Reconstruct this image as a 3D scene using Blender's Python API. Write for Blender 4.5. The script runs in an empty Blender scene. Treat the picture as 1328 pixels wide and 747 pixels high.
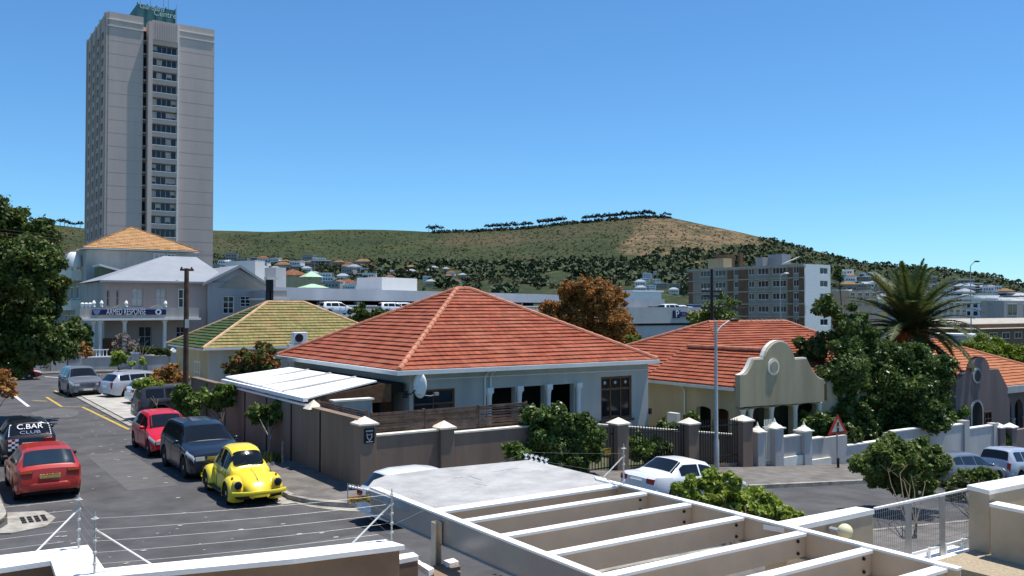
import bpy, math, random
import numpy as np
from mathutils import Vector, Matrix, noise as mnoise
R = math.radians
sc = bpy.context.scene
# ---------------------------------------------------------------- camera, sky, sun, exposure
F = 1150.0; TH = math.atan(26.5/F); EYE = 5.2
cam = bpy.data.cameras.new('camera'); cam.sensor_width = 36; cam.lens = 36*F/1328
cam.clip_start = 0.1; cam.clip_end = 12000
camo = bpy.data.objects.new('camera', cam); sc.collection.objects.link(camo)
camo.location = (0, 0, EYE); camo.rotation_euler = (R(90)+TH, 0, 0); sc.camera = camo
SUN_EL = R(74); SUN_DIR = (0.951, 0.309)          # towards the sun, on the ground plan
world = bpy.data.worlds.new('World'); sc.world = world; world.use_nodes = True
wn = world.node_tree.nodes; wn.clear()
sky = wn.new('ShaderNodeTexSky'); sky.sky_type = 'NISHITA'; sky.sun_disc = False
sky.sun_elevation = SUN_EL; sky.sun_rotation = math.atan2(SUN_DIR[0], SUN_DIR[1])
sky.altitude = 200; sky.air_density = 1.0; sky.dust_density = 0.0; sky.ozone_density = 4.0
bg = wn.new('ShaderNodeBackground'); bg.inputs[1].default_value = 0.105
wo = wn.new('ShaderNodeOutputWorld')
tint = wn.new('ShaderNodeMix'); tint.data_type = 'RGBA'; tint.blend_type = 'MULTIPLY'; tint.inputs[0].default_value = 1.0; tint.inputs[7].default_value = (.56, .90, 1.12, 1)
world.node_tree.links.new(sky.outputs[0], tint.inputs[6]); world.node_tree.links.new(tint.outputs[2], bg.inputs[0]); world.node_tree.links.new(bg.outputs[0], wo.inputs[0])
sun = bpy.data.lights.new('sun', 'SUN'); sun.energy = 4.6; sun.angle = R(0.5); sun.color = (1.0, 0.95, 0.87)
suno = bpy.data.objects.new('sun', sun); sc.collection.objects.link(suno)
sd = Vector((SUN_DIR[0]*math.cos(SUN_EL), SUN_DIR[1]*math.cos(SUN_EL), math.sin(SUN_EL)))
suno.rotation_euler = sd.to_track_quat('Z', 'Y').to_euler(); suno.location = (0, 0, 60)
sc.view_settings.view_transform = 'Standard'; sc.view_settings.look = 'None'
sc.view_settings.gamma = 1; sc.view_settings.exposure = 0.38
sc.render.film_transparent = False
# ---------------------------------------------------------------- street grid: t along the near street, s along the side street
GA = R(34); Bv = (math.cos(GA), math.sin(GA)); Av = (-math.sin(GA), math.cos(GA)); OX, OY = -4.23, 25.1
def W(t, s): return (OX+t*Bv[0]+s*Av[0], OY+t*Bv[1]+s*Av[1])
def W3(t, s, z): x, y = W(t, s); return (x, y, z)
def ts(x, y): dx, dy = x-OX, y-OY; return (dx*Bv[0]+dy*Bv[1], dx*Av[0]+dy*Av[1])
def hz(t):
    return -2.88 if t > 40 else -0.08*math.log1p(math.exp(min(t-4, 60)))
def ray(px, py):
    u = (px-664)/F; v = (373.5-py)/F
    return (u, math.cos(TH)-v*math.sin(TH), math.sin(TH)+v*math.cos(TH))
S0 = ts(0, 0)[1]; T0 = ts(0, 0)[0]
def fs(px, py, s):        # photo point on the upright plane s = const -> (t, z)
    d = ray(px, py); k = (s-S0)/(d[0]*Av[0]+d[1]*Av[1]); return ts(k*d[0], k*d[1])[0], EYE+k*d[2]
def ft(px, py, t):        # on the plane t = const -> (s, z)
    d = ray(px, py); k = (t-T0)/(d[0]*Bv[0]+d[1]*Bv[1]); return ts(k*d[0], k*d[1])[1], EYE+k*d[2]
def gz(px, py, z):        # on the level z -> (t, s)
    d = ray(px, py); k = (z-EYE)/d[2]; return ts(k*d[0], k*d[1])
def dY(px, py, Y):        # at depth Y -> (t, s, z)
    d = ray(px, py); k = Y/d[1]; a = ts(k*d[0], Y); return a[0], a[1], EYE+k*d[2]
# ---------------------------------------------------------------- materials
def srgb(r, g, b): return tuple(((c/255)/12.92 if c/255 <= .04045 else ((c/255+.055)/1.055)**2.4) for c in (r, g, b))
def mat(name, col, rough=.7, var=.12, scale=3.0, bump=0.0, bscale=30.0, metal=0.0, spec=.3, col2=None, island=False, coat=0.0, streak=False, trans=0.0):
    m = bpy.data.materials.new(name); m.use_nodes = True; nt = m.node_tree; n = nt.nodes; l = nt.links
    p = n['Principled BSDF']; p.inputs['Roughness'].default_value = rough; p.inputs['Metallic'].default_value = metal
    p.inputs['Specular IOR Level'].default_value = spec
    if coat: p.inputs['Coat Weight'].default_value = coat; p.inputs['Coat Roughness'].default_value = .06
    tc = n.new('ShaderNodeTexCoord')
    c2 = col2 or tuple(c*(1-2*var) for c in col); c1 = col if col2 else tuple(min(1, c*(1+var)) for c in col)
    mix = n.new('ShaderNodeMix'); mix.data_type = 'RGBA'
    mix.inputs[6].default_value = (*c1, 1); mix.inputs[7].default_value = (*c2, 1)
    if island:
        g = n.new('ShaderNodeNewGeometry'); nz = n.new('ShaderNodeTexNoise'); nz.inputs['Scale'].default_value = 1.1; nz.inputs['Detail'].default_value = 3; l.new(tc.outputs['Object'], nz.inputs['Vector'])
        mr = n.new('ShaderNodeMapRange'); mr.inputs[1].default_value = .35; mr.inputs[2].default_value = .65; l.new(nz.outputs['Fac'], mr.inputs[0])
        ma = n.new('ShaderNodeMath'); ma.operation = 'MULTIPLY'; ma.inputs[1].default_value = .45; l.new(mr.outputs[0], ma.inputs[0])
        mb_ = n.new('ShaderNodeMath'); mb_.operation = 'MULTIPLY_ADD'; mb_.inputs[1].default_value = .55; l.new(g.outputs['Random Per Island'], mb_.inputs[0]); l.new(ma.outputs[0], mb_.inputs[2]); l.new(mb_.outputs[0], mix.inputs[0])
    else:
        nz = n.new('ShaderNodeTexNoise'); nz.inputs['Scale'].default_value = scale; nz.inputs['Detail'].default_value = 8
        nz.inputs['Roughness'].default_value = .65
        if streak:
            mp = n.new('ShaderNodeMapping'); mp.inputs['Scale'].default_value = (1, 1, .18)
            l.new(tc.outputs['Object'], mp.inputs[0]); l.new(mp.outputs[0], nz.inputs['Vector'])
        else: l.new(tc.outputs['Object'], nz.inputs['Vector'])
        cr = n.new('ShaderNodeMapRange'); cr.inputs[1].default_value = .32; cr.inputs[2].default_value = .68
        l.new(nz.outputs['Fac'], cr.inputs[0]); l.new(cr.outputs[0], mix.inputs[0])
    l.new(mix.outputs[2], p.inputs['Base Color'])
    if bump:
        bn = n.new('ShaderNodeTexNoise'); bn.inputs['Scale'].default_value = bscale; bn.inputs['Detail'].default_value = 5
        l.new(tc.outputs['Object'], bn.inputs['Vector'])
        b = n.new('ShaderNodeBump'); b.inputs['Strength'].default_value = bump; b.inputs['Distance'].default_value = .02
        l.new(bn.outputs['Fac'], b.inputs['Height']); l.new(b.outputs[0], p.inputs['Normal'])
    if trans:
        tr = n.new('ShaderNodeBsdfTranslucent'); l.new(mix.outputs[2], tr.inputs[0])
        ms = n.new('ShaderNodeMixShader'); ms.inputs[0].default_value = trans
        l.new(p.outputs[0], ms.inputs[1]); l.new(tr.outputs[0], ms.inputs[2]); l.new(ms.outputs[0], n['Material Output'].inputs[0])
    return m
def tile_mat(name, c1, c2, c3, patch=None):
    """roof tiles: UV in metres along the course and course number; tone differs from tile to tile"""
    m = bpy.data.materials.new(name); m.use_nodes = True; nt = m.node_tree; n = nt.nodes; l = nt.links
    p = n['Principled BSDF']; p.inputs['Roughness'].default_value = .8; p.inputs['Specular IOR Level'].default_value = .2
    uv = n.new('ShaderNodeTexCoord'); br = n.new('ShaderNodeTexBrick')
    br.inputs['Scale'].default_value = 1; br.inputs['Brick Width'].default_value = .3; br.inputs['Row Height'].default_value = 1.0
    br.inputs['Mortar Size'].default_value = .012; br.inputs['Mortar Smooth'].default_value = .4; br.offset = .5
    br.inputs['Color1'].default_value = (*c1, 1); br.inputs['Color2'].default_value = (*c2, 1)
    br.inputs['Mortar'].default_value = (*[c*.45 for c in c2], 1); br.inputs['Bias'].default_value = -.1
    l.new(uv.outputs['UV'], br.inputs['Vector'])
    nz = n.new('ShaderNodeTexNoise'); nz.inputs['Scale'].default_value = .9; nz.inputs['Detail'].default_value = 7; nz.inputs['Roughness'].default_value = .7
    l.new(uv.outputs['Object'], nz.inputs['Vector'])
    mr = n.new('ShaderNodeMapRange'); mr.inputs[1].default_value = .42; mr.inputs[2].default_value = .66
    l.new(nz.outputs['Fac'], mr.inputs[0])
    mx = n.new('ShaderNodeMix'); mx.data_type = 'RGBA'; l.new(mr.outputs[0], mx.inputs[0])
    l.new(br.outputs['Color'], mx.inputs[6]); mx.inputs[7].default_value = (*c3, 1)
    mx2 = n.new('ShaderNodeMix'); mx2.data_type = 'RGBA'; mx2.inputs[0].default_value = .45
    l.new(br.outputs['Color'], mx2.inputs[6]); l.new(mx.outputs[2], mx2.inputs[7])
    l.new(mx2.outputs[2], p.inputs['Base Color'])
    wv = n.new('ShaderNodeTexWave'); wv.bands_direction = 'X'; wv.inputs['Scale'].default_value = 1.06; wv.inputs['Distortion'].default_value = 0
    l.new(uv.outputs['UV'], wv.inputs['Vector'])
    b = n.new('ShaderNodeBump'); b.inputs['Strength'].default_value = .6; b.inputs['Distance'].default_value = .03
    l.new(wv.outputs['Fac'], b.inputs['Height']); l.new(b.outputs[0], p.inputs['Normal'])
    return m
M = {}
def mk(k, *a, **kw): M[k] = mat(k, *a, **kw)
mk('asphalt', (.092, .089, .090), .85, .2, .7, .6, 70)
mk('asphalt_patch', (.115, .112, .11), .85, .1, 1.5, .4, 60)
mk('paving', (.17, .155, .14), .85, .22, 1.6, .3, 30)
mk('paving_light', (.42, .40, .36), .85, .14, 1.2, .2, 30)
mk('kerb', (.36, .33, .28), .85, .25, 2.5, .2, 30)
mk('soil', (.13, .11, .07), .95, .3, .8, .5, 12, col2=(.06, .08, .035))
mk('city_ground', (.10, .10, .08), .95, .3, .05, 0, 12, col2=(.05, .07, .035))
mk('yellow_paint', (.55, .38, .08), .7, .25, 6)
mk('white_paint', (.72, .72, .70), .7, .15, 6)
mk('house_wall', (.43, .43, .40), .85, .10, .7, .12, 40, streak=True)
mk('house_trim', (.75, .75, .72), .6, .06, 1)
mk('brown_wall', (.245, .175, .128), .88, .16, .7, .15, 40, streak=True)
mk('cap_cream', (.78, .70, .58), .8, .1, 4)
mk('cream_wall', (.50, .41, .24), .85, .11, .8, .12, 40, streak=True)
mk('gable_wall', (.40, .34, .22), .85, .13, .8, .12, 40, streak=True)
mk('cream_trim', (.76, .74, .64), .7, .06, 2)
mk('mauve_wall', (.19, .145, .135), .85, .13, .8, .12, 40, streak=True)
mk('white_wall', (.46, .45, .43), .85, .14, .7, .12, 40, streak=True)
mk('grey_plaster', (.42, .40, .36), .85, .12, .8, .12, 40, streak=True)
mk('plaster_tan', (.48, .385, .27), .85, .13, .7, .12, 40)
mk('plaster_tan_shaded', (.23, .155, .10), .85, .14, .8, .12, 40)  # tan plaster made darker: the deep shade on these faces is in the colour
mk('ridge_red', (.52, .21, .125), .8, .18, 3)
mk('ridge_pale', (.55, .36, .20), .8, .18, 3)
mk('coping_white', (.86, .84, .80), .7, .04, 2, .1, 30)
mk('steel_white', (.80, .79, .76), .45, .04, 2)
mk('steel_shaded', (.56, .47, .36), .5, .06, 1.5)  # beige sides of the white steel: their shade is put into the colour
mk('steel_fascia', (.36, .35, .33), .28, .05, 1.5, spec=.5, metal=.35)
mk('slab_roof', (.42, .415, .40), .85, .14, 1.6, .4, 25)
mk('dark_metal', (.02, .02, .02), .5, .1, 5)
mk('galv', (.42, .42, .40), .4, .1, 4, metal=.4)
mk('concrete', (.40, .37, .32), .85, .12, 1.2, .2, 30)
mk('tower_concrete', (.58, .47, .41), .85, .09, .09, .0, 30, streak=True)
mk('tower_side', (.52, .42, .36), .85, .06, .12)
mk('tower_line', (.40, .33, .29), .85, .06, .12)
mk('tower_white', (.74, .71, .66), .8, .04, .3)
mk('teal', (.045, .14, .15), .6, .1, .3)
mk('sign_letter', (.35, .55, .55), .6, .05, .3)
mk('letter_white', (.80, .80, .80), .6, .02, 3)
mk('letter_dim', (.20, .24, .40), .6, .02, 3)
mk('glass', (.010, .013, .017), .05, .2, .5, spec=.35)
mk('glass_blue', (.018, .032, .05), .06, .2, .5, spec=.4)
mk('curtain', (.45, .45, .43), .7, .1, 3)
mk('dark_room', (.018, .015, .013), .9, .2, 1)  # near-black puts the shade inside rooms, verandas and recesses into the colour
mk('wood_brown', (.16, .075, .035), .6, .2, 6)
mk('wood_pole', (.10, .06, .04), .85, .25, 5, .4, 30)
mk('slats', (.13, .085, .06), .75, .3, 3.5, .3, 20)
mk('tin_roof', (.30, .315, .335), .45, .06, .6, spec=.4)
mk('tin_white', (.88, .88, .88), .5, .03, 1)
mk('pink_wall', (.40, .32, .29), .85, .07, .5, streak=True)
mk('grey_wall', (.40, .37, .35), .85, .08, .5, streak=True)
mk('beige_wall', (.35, .29, .23), .85, .08, .4, streak=True)
mk('olive_wall', (.16, .165, .10), .9, .15, .6)
mk('deck_band', (.44, .46, .50), .8, .06, .3)
mk('deck_wall', (.46, .455, .45), .8, .08, .3)
mk('brick_brown', (.20, .11, .065), .85, .15, .5)
mk('navy', (.015, .02, .09), .6, .05, 2)
mk('red_sign', (.32, .02, .04), .6, .05, 2)
mk('sign_red', (.45, .03, .02), .5, .1, 4)
mk('sign_yellow', (.75, .40, .03), .5, .12, 8)
mk('black', (.008, .008, .009), .6, .05, 4)
mk('ivory', (.80, .72, .45), .5, .05, 3)
mk('leaf_dark', (.030, .058, .012), .5, island=True, col2=(.12, .16, .03), trans=.25)
mk('leaf_gloss', (.028, .060, .012), .38, island=True, col2=(.14, .20, .045), trans=.28, spec=.35)
mk('leaf_mid', (.07, .13, .022), .5, island=True, col2=(.19, .27, .05), trans=.3)
mk('leaf_bright', (.19, .26, .03), .5, island=True, col2=(.36, .44, .08), trans=.35)
mk('leaf_olive', (.055, .095, .018), .5, island=True, col2=(.21, .27, .06), trans=.3)
mk('leaf_hedge', (.10, .16, .010), .6, island=True, col2=(.26, .32, .03), trans=.3)
mk('leaf_rust', (.20, .085, .022), .7, island=True, col2=(.30, .17, .06), trans=.3)
mk('leaf_rustgreen', (.11, .085, .02), .7, island=True, col2=(.56, .25, .07), trans=.3)
mk('flower_red', (.42, .05, .025), .6, island=True, col2=(.55, .12, .05), trans=.3)
mk('flower_white', (.80, .78, .72), .6, .05, 3)
mk('twig', (.20, .15, .12), .8, .2, 5)
mk('bark', (.12, .095, .07), .9, .25, 5, .5, 25)
mk('bark_pale', (.33, .28, .23), .9, .25, 6, .5, 25)
mk('palm_leaf', (.035, .058, .016), .5, island=True, col2=(.13, .16, .05), trans=.3, spec=.3)
mk('palm_dead', (.26, .15, .06), .8, island=True, col2=(.42, .30, .15), trans=.2)
mk('palm_boot', (.30, .13, .045), .9, .3, 4, .5, 20)
mk('hill_leaf', (.032, .048, .020), .8, .3, .2, col2=(.080, .098, .038))
mk('scrub_leaf', (.040, .052, .022), .8, .3, .2, col2=(.075, .082, .036))
mk('pine_far', (.018, .028, .018), .8, .25, .2)
mk('tyre', (.012, .012, .013), .8, .2, 8)
mk('rim', (.42, .42, .43), .35, .1, 6, metal=.7)
mk('chrome', (.62, .62, .62), .2, .05, 6, metal=.9)
mk('plastic_dark', (.018, .018, .02), .55, .1, 8)
mk('lamp_clear', (.62, .62, .60), .12, .1, 20, spec=.6)
mk('lamp_red', (.28, .012, .012), .2, .1, 20, spec=.6)
mk('lamp_amber', (.50, .16, .02), .2, .1, 20, spec=.6)
mk('plate', (.62, .42, .12), .5, .05, 10)
mk('plate_white', (.72, .70, .62), .5, .05, 10)
mk('gravel', (.30, .24, .16), .95, .5, 30, 1.0, 60, col2=(.5, .42, .3))
for k, c in dict(car_red=(.50, .015, .012), car_red_old=(.40, .03, .022), car_crimson=(.56, .008, .02), car_navy=(.010, .016, .028), car_yellow=(.80, .62, .03),
                 car_silver=(.42, .46, .52), car_grey=(.17, .175, .19), car_white=(.74, .76, .78), car_black=(.008, .009, .012), car_ash=(.042, .04, .042), car_maroon=(.22, .01, .01), car_cream=(.55, .48, .33)).items():
    mk(k, c, .30, .03, .8, coat=.5, spec=.35, metal=.0 if k not in ('car_silver', 'car_grey') else .25)
M['tile_red'] = tile_mat('tile_red', (.34, .088, .045), (.21, .05, .027), (.40, .165, .10))
M['tile_red_neighbour'] = tile_mat('tile_red_neighbour', (.33, .085, .042), (.22, .058, .03), (.38, .145, .085))
M['tile_orange'] = tile_mat('tile_orange', (.42, .15, .065), (.32, .105, .045), (.47, .23, .125))
M['tile_green'] = tile_mat('tile_green', (.045, .10, .028), (.03, .07, .022), (.16, .07, .035))
M['tile_mossy'] = tile_mat('tile_mossy', (.26, .235, .09), (.17, .165, .06), (.38, .21, .10))
M['tile_tan'] = tile_mat('tile_tan', (.48, .27, .12), (.36, .19, .08), (.52, .34, .18))
# ---------------------------------------------------------------- mesh and object helpers
COL = sc.collection
class MB:
    """collects faces in the street grid frame (t, s, z), relative to an origin"""
    def __init__(s, o=(0, 0, 0)): s.o = o; s.v = []; s.f = []; s.uv = []; s.hasuv = False
    def add(s, pts, faces, uvs=None):
        b = len(s.v); o = s.o
        s.v += [(p[0]-o[0], p[1]-o[1], p[2]-o[2]) for p in pts]
        s.f += [tuple(b+i for i in f) for f in faces]
        if uvs: s.hasuv = True; s.uv += uvs
        else: s.uv += [[(0, 0)]*len(f) for f in faces]
        return s
    def box(s, a0, a1, b0, b1, c0, c1):
        a0, a1 = min(a0, a1), max(a0, a1); b0, b1 = min(b0, b1), max(b0, b1); c0, c1 = min(c0, c1), max(c0, c1)
        p = [(x, y, z) for z in (c0, c1) for y in (b0, b1) for x in (a0, a1)]
        return s.add(p, [(0, 2, 3, 1), (4, 5, 7, 6), (0, 1, 5, 4), (2, 6, 7, 3), (0, 4, 6, 2), (1, 3, 7, 5)])
    def poly(s, pts): return s.add(pts, [tuple(range(len(pts)))])
    def slab(s, pts, z0, z1):
        """flat polygon (t, s) list made thick between z0 and z1 (z may be functions of t)"""
        n = len(pts); g = lambda z, t: z(t) if callable(z) else z
        v = [(p[0], p[1], g(z0, p[0])) for p in pts]+[(p[0], p[1], g(z1, p[0])) for p in pts]
        return s.add(v, [tuple(range(n-1, -1, -1)), tuple(range(n, 2*n))]+[(i, (i+1) % n, n+(i+1) % n, n+i) for i in range(n)])
    def prism(s, pts, axis, c0, c1):
        """outline in the plane across axis ('s': pts are (t, z); 't': pts are (s, z)), extruded c0..c1"""
        n = len(pts)
        mkp = (lambda a, z, c: (a, c, z)) if axis == 's' else (lambda a, z, c: (c, a, z))
        v = [mkp(a, z, c0) for a, z in pts]+[mkp(a, z, c1) for a, z in pts]
        return s.add(v, [tuple(range(n)), tuple(range(2*n-1, n-1, -1))]+[(i, n+i, n+(i+1) % n, (i+1) % n) for i in range(n)])
    def tube(s, pts, r, n=6, caps=True):
        pts = [Vector(p) for p in pts]; rs = r if isinstance(r, (list, tuple)) else [r]*len(pts)
        v = []; f = []
        for i, p in enumerate(pts):
            d = (pts[min(i+1, len(pts)-1)]-pts[max(i-1, 0)]).normalized()
            a = Vector((0, 0, 1)) if abs(d.z) < .9 else Vector((1, 0, 0))
            x = d.cross(a).normalized(); y = d.cross(x)
            for k in range(n):
                an = 2*math.pi*k/n; q = p+(x*math.cos(an)+y*math.sin(an))*rs[i]; v.append(tuple(q))
        for i in range(len(pts)-1):
            for k in range(n): f.append((i*n+k, i*n+(k+1) % n, (i+1)*n+(k+1) % n, (i+1)*n+k))
        if caps: f.append(tuple(range(n-1, -1, -1))); f.append(tuple(range((len(pts)-1)*n, len(pts)*n)))
        return s.add(v, f)
    def lathe(s, c, prof, n=16, axis='z'):
        v = []; f = []
        for r, z in prof:
            for k in range(n):
                an = 2*math.pi*k/n
                if axis == 'z': v.append((c[0]+r*math.cos(an), c[1]+r*math.sin(an), c[2]+z))
                elif axis == 's': v.append((c[0]+r*math.cos(an), c[1]+z, c[2]+r*math.sin(an)))
                else: v.append((c[0]+z, c[1]+r*math.cos(an), c[2]+r*math.sin(an)))
        m = len(prof)
        for i in range(m-1):
            for k in range(n): f.append((i*n+k, i*n+(k+1) % n, (i+1)*n+(k+1) % n, (i+1)*n+k))
        f.append(tuple(range(n-1, -1, -1))); f.append(tuple(range((m-1)*n, m*n)))
        return s.add(v, f)
    def ball(s, c, r, n=12):
        prof = [(max(1e-4, math.cos(-math.pi/2+math.pi*i/8)), math.sin(-math.pi/2+math.pi*i/8)) for i in range(9)]
        rx, ry, rz = r if isinstance(r, (tuple, list)) else (r, r, r)
        v = []; f = []
        for q, z in prof:
            for k in range(n):
                an = 2*math.pi*k/n; v.append((c[0]+rx*q*math.cos(an), c[1]+ry*q*math.sin(an), c[2]+rz*z))
        for i in range(8):
            for k in range(n): f.append((i*n+k, i*n+(k+1) % n, (i+1)*n+(k+1) % n, (i+1)*n+k))
        return s.add(v, f)
    def build(s, name, material, parent=None, smooth=False, bevel=0, fix=True, label=None, **kw):
        me = bpy.data.meshes.new(name); me.from_pydata(s.v, [], s.f)
        if s.hasuv:
            ul = me.uv_layers.new(name='UVMap'); flat = [c for fu in s.uv for c in fu]
            for i, c in enumerate(flat): ul.data[i].uv = c
        if fix:
            import bmesh
            b = bmesh.new(); b.from_mesh(me); bmesh.ops.recalc_face_normals(b, faces=b.faces); b.to_mesh(me); b.free()
        me.materials.append(M[material] if isinstance(material, str) else material)
        if smooth:
            me.polygons.foreach_set('use_smooth', [True]*len(me.polygons))
            me.set_sharp_from_angle(angle=R(38))
        o = bpy.data.objects.new(name, me); COL.objects.link(o)
        if parent is not None: o.parent = parent
        if bevel:
            bv = o.modifiers.new('bevel', 'BEVEL'); bv.width = bevel; bv.segments = 2; bv.limit_method = 'ANGLE'
        if label: o['label'] = label
        return o
def tag(o, label, cat, group=None):
    o['label'] = label; o['category'] = cat
    if group: o['group'] = group
    return o
class Thing:
    """an Empty at (t, s, z) turned with the street grid; parts are meshes given in grid coordinates"""
    def __init__(s, name, label, cat, t, y, z, group=None, rot=0.0, local=False):
        o = bpy.data.objects.new(name, None); COL.objects.link(o); o.empty_display_size = .3
        x, yy = W(t, y); o.location = (x, yy, z); o.rotation_euler = (0, 0, GA+rot); tag(o, label, cat, group)
        s.root = o; s.o = (0, 0, 0) if local else (t, y, z)
    def mb(s): return MB(s.o)
    def part(s, name, mb, material, parent=None, **kw): return mb.build(name, material, parent or s.root, **kw)
def place_mesh(o, t, s, z, rot=0.0):
    x, y = W(t, s); o.location = (x, y, z); o.rotation_euler = (0, 0, GA+rot); return o
def children(o): return [c for c in o.children]
def copy_tree(o, parent=None):
    c = o.copy(); COL.objects.link(c)
    if parent is not None: c.parent = parent
    for ch in list(o.children): copy_tree(ch, c)
    return c
def text_mesh(txt, size, name, material, parent, loc, rot, ext=.004, sx=1.0, spacing=1.0):
    cu = bpy.data.curves.new(name, 'FONT'); cu.body = txt; cu.size = size; cu.extrude = ext; cu.align_x = 'CENTER'; cu.align_y = 'CENTER'
    cu.space_character = spacing
    tmp = bpy.data.objects.new('tmp', cu); COL.objects.link(tmp)
    dg = bpy.context.evaluated_depsgraph_get(); me = bpy.data.meshes.new_from_object(tmp.evaluated_get(dg))
    bpy.data.objects.remove(tmp); me.name = name
    me.materials.clear(); me.materials.append(M[material])
    o = bpy.data.objects.new(name, me); COL.objects.link(o); o.parent = parent; o.location = loc; o.rotation_euler = rot; o.scale = (sx, 1, 1)
    return o
def wall_open(mb, axis, c, th, a0, a1, z0, z1, ops, z0f=None):
    """wall sheet with real openings; axis 's': wall at s=c running in t; outer face at c, inner at c+th. ops: (a, b, low, high)"""
    A = sorted(set([a0, a1]+[q for o in ops for q in o[:2]])); Z = sorted(set([z0, z1]+[q for o in ops for q in o[2:4]]))
    P = (lambda a, z, k: (a, c+k, z)) if axis == 's' else (lambda a, z, k: (c+k, a, z))
    for i in range(len(A)-1):
        for j in range(len(Z)-1):
            ca, cz = (A[i]+A[i+1])/2, (Z[j]+Z[j+1])/2
            if any(o[0] < ca < o[1] and o[2] < cz < o[3] for o in ops): continue
            for k in (0, th): mb.add([P(A[i], Z[j], k), P(A[i+1], Z[j], k), P(A[i+1], Z[j+1], k), P(A[i], Z[j+1], k)], [(0, 1, 2, 3)])
    for o in ops+[(a0, a1, z0, z1)]:
        for (p, q) in (((o[0], o[2]), (o[1], o[2])), ((o[1], o[2]), (o[1], o[3])), ((o[1], o[3]), (o[0], o[3])), ((o[0], o[3]), (o[0], o[2]))):
            mb.add([P(*p, 0), P(*q, 0), P(*q, th), P(*p, th)], [(0, 1, 2, 3)])
def spandrel(mb, axis, c, th, a, b, zspring, ztop, n=8):
    """fills the corners above an arch inside an opening a..b"""
    m = (a+b)/2; r = (b-a)/2; h = ztop-zspring
    for sg in (-1, 1):
        pts = [(m+sg*r, ztop)]+[(m+sg*r*math.cos(k/n*math.pi/2), zspring+(h-.01)*math.sin(k/n*math.pi/2)) for k in range(n+1)]+[(m, ztop)]
        mb.prism(pts, axis, c, c+th)
def window(th, axis, c, a0, a1, z0, z1, frame='house_trim', glass='glass', cols=2, rows=2, depth=.08, fw=.06, sill=True, sign=1, name='window', curtain=False):
    """frame + pane (+ sill), set in the plane c (frame front at c), depth goes inwards (+)"""
    f = th.mb(); P = (lambda x0, x1, y0, y1, za, zb: f.box(x0, x1, y0, y1, za, zb)) if axis == 's' else (lambda x0, x1, y0, y1, za, zb: f.box(y0, y1, x0, x1, za, zb))
    d = depth*sign
    P(a0, a0+fw, c, c+d, z0, z1); P(a1-fw, a1, c, c+d, z0, z1); P(a0+fw, a1-fw, c, c+d, z0, z0+fw); P(a0+fw, a1-fw, c, c+d, z1-fw, z1)
    for i in range(1, cols): x = a0+(a1-a0)*i/cols; P(x-fw*.35, x+fw*.35, c+.01*sign, c+d*.9, z0+fw, z1-fw)
    for i in range(1, rows): z = z0+(z1-z0)*i/rows; P(a0+fw, a1-fw, c+.014*sign, c+d*.85, z-fw*.35, z+fw*.35)
    fo = th.part(name, f, frame)
    g = th.mb(); 
    if axis == 's': g.box(a0+fw*.5, a1-fw*.5, c+d*.5, c+d*.62, z0+fw*.5, z1-fw*.5)
    else: g.box(c+d*.5, c+d*.62, a0+fw*.5, a1-fw*.5, z0+fw*.5, z1-fw*.5)
    g.build('pane', glass, fo)
    if sill:
        q = th.mb()
        if axis == 's': q.box(a0-.06, a1+.06, c-.05*sign, c+d, z0-.07, z0-.002)
        else: q.box(c-.05*sign, c+d, a0-.06, a1+.06, z0-.07, z0-.002)
        q.build('sill', 'house_trim', fo)
    return fo
CR = random.Random(77)
def courses(mb, e0, e1, r0, r1, pitch=.30, lip=.05):
    """tiled slope between the eave e0->e1 and the ridge r0->r1 laid as overlapping courses"""
    e0, e1, r0, r1 = map(Vector, (e0, e1, r0, r1))
    L = ((r0+r1)/2-(e0+e1)/2); L = (Vector((r0))-e0).project(L if False else ((r0+r1)/2-(e0+e1)/2)).length
    L = max(.5, ((r0+r1)/2-(e0+e1)/2).length)
    n = max(2, int(round(L/pitch))); u = (e1-e0).normalized(); nrm = u.cross((r0-e0)).normalized()
    if nrm.z < 0: nrm = -nrm
    for i in range(n):
        a, b = i/n, (i+1)/n; a2 = max(0, a-.02/1)
        p0, p1, q0, q1 = e0.lerp(r0, a), e1.lerp(r1, a), e0.lerp(r0, b), e1.lerp(r1, b)
        ns = max(1, int((p1-p0).length/.6)); hh = [lip*CR.uniform(.72, 1.25) for _ in range(ns+1)]; off = CR.uniform(0, .15)
        for k in range(ns):
            a0, a1 = k/ns, (k+1)/ns; d0, d1, f0, f1 = p0.lerp(p1, a0), p0.lerp(p1, a1), q0.lerp(q1, a0), q0.lerp(q1, a1)
            P0, P1 = d0+nrm*hh[k], d1+nrm*hh[k+1]; Q0, Q1 = f0+nrm*.002, f1+nrm*.002
            uv = [((P0-e0).dot(u)+off, i+.02), ((P1-e0).dot(u)+off, i+.02), ((Q1-e0).dot(u)+off, i+.98), ((Q0-e0).dot(u)+off, i+.98)]
            lipuv = [(uv[0][0], i+.02), (uv[1][0], i+.02), (uv[1][0], i+.03), (uv[0][0], i+.03)]
            mb.add([tuple(P0), tuple(P1), tuple(Q1), tuple(Q0), tuple(d0), tuple(d1)], [(0, 1, 2, 3), (4, 5, 1, 0)], [uv, lipuv])
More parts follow.
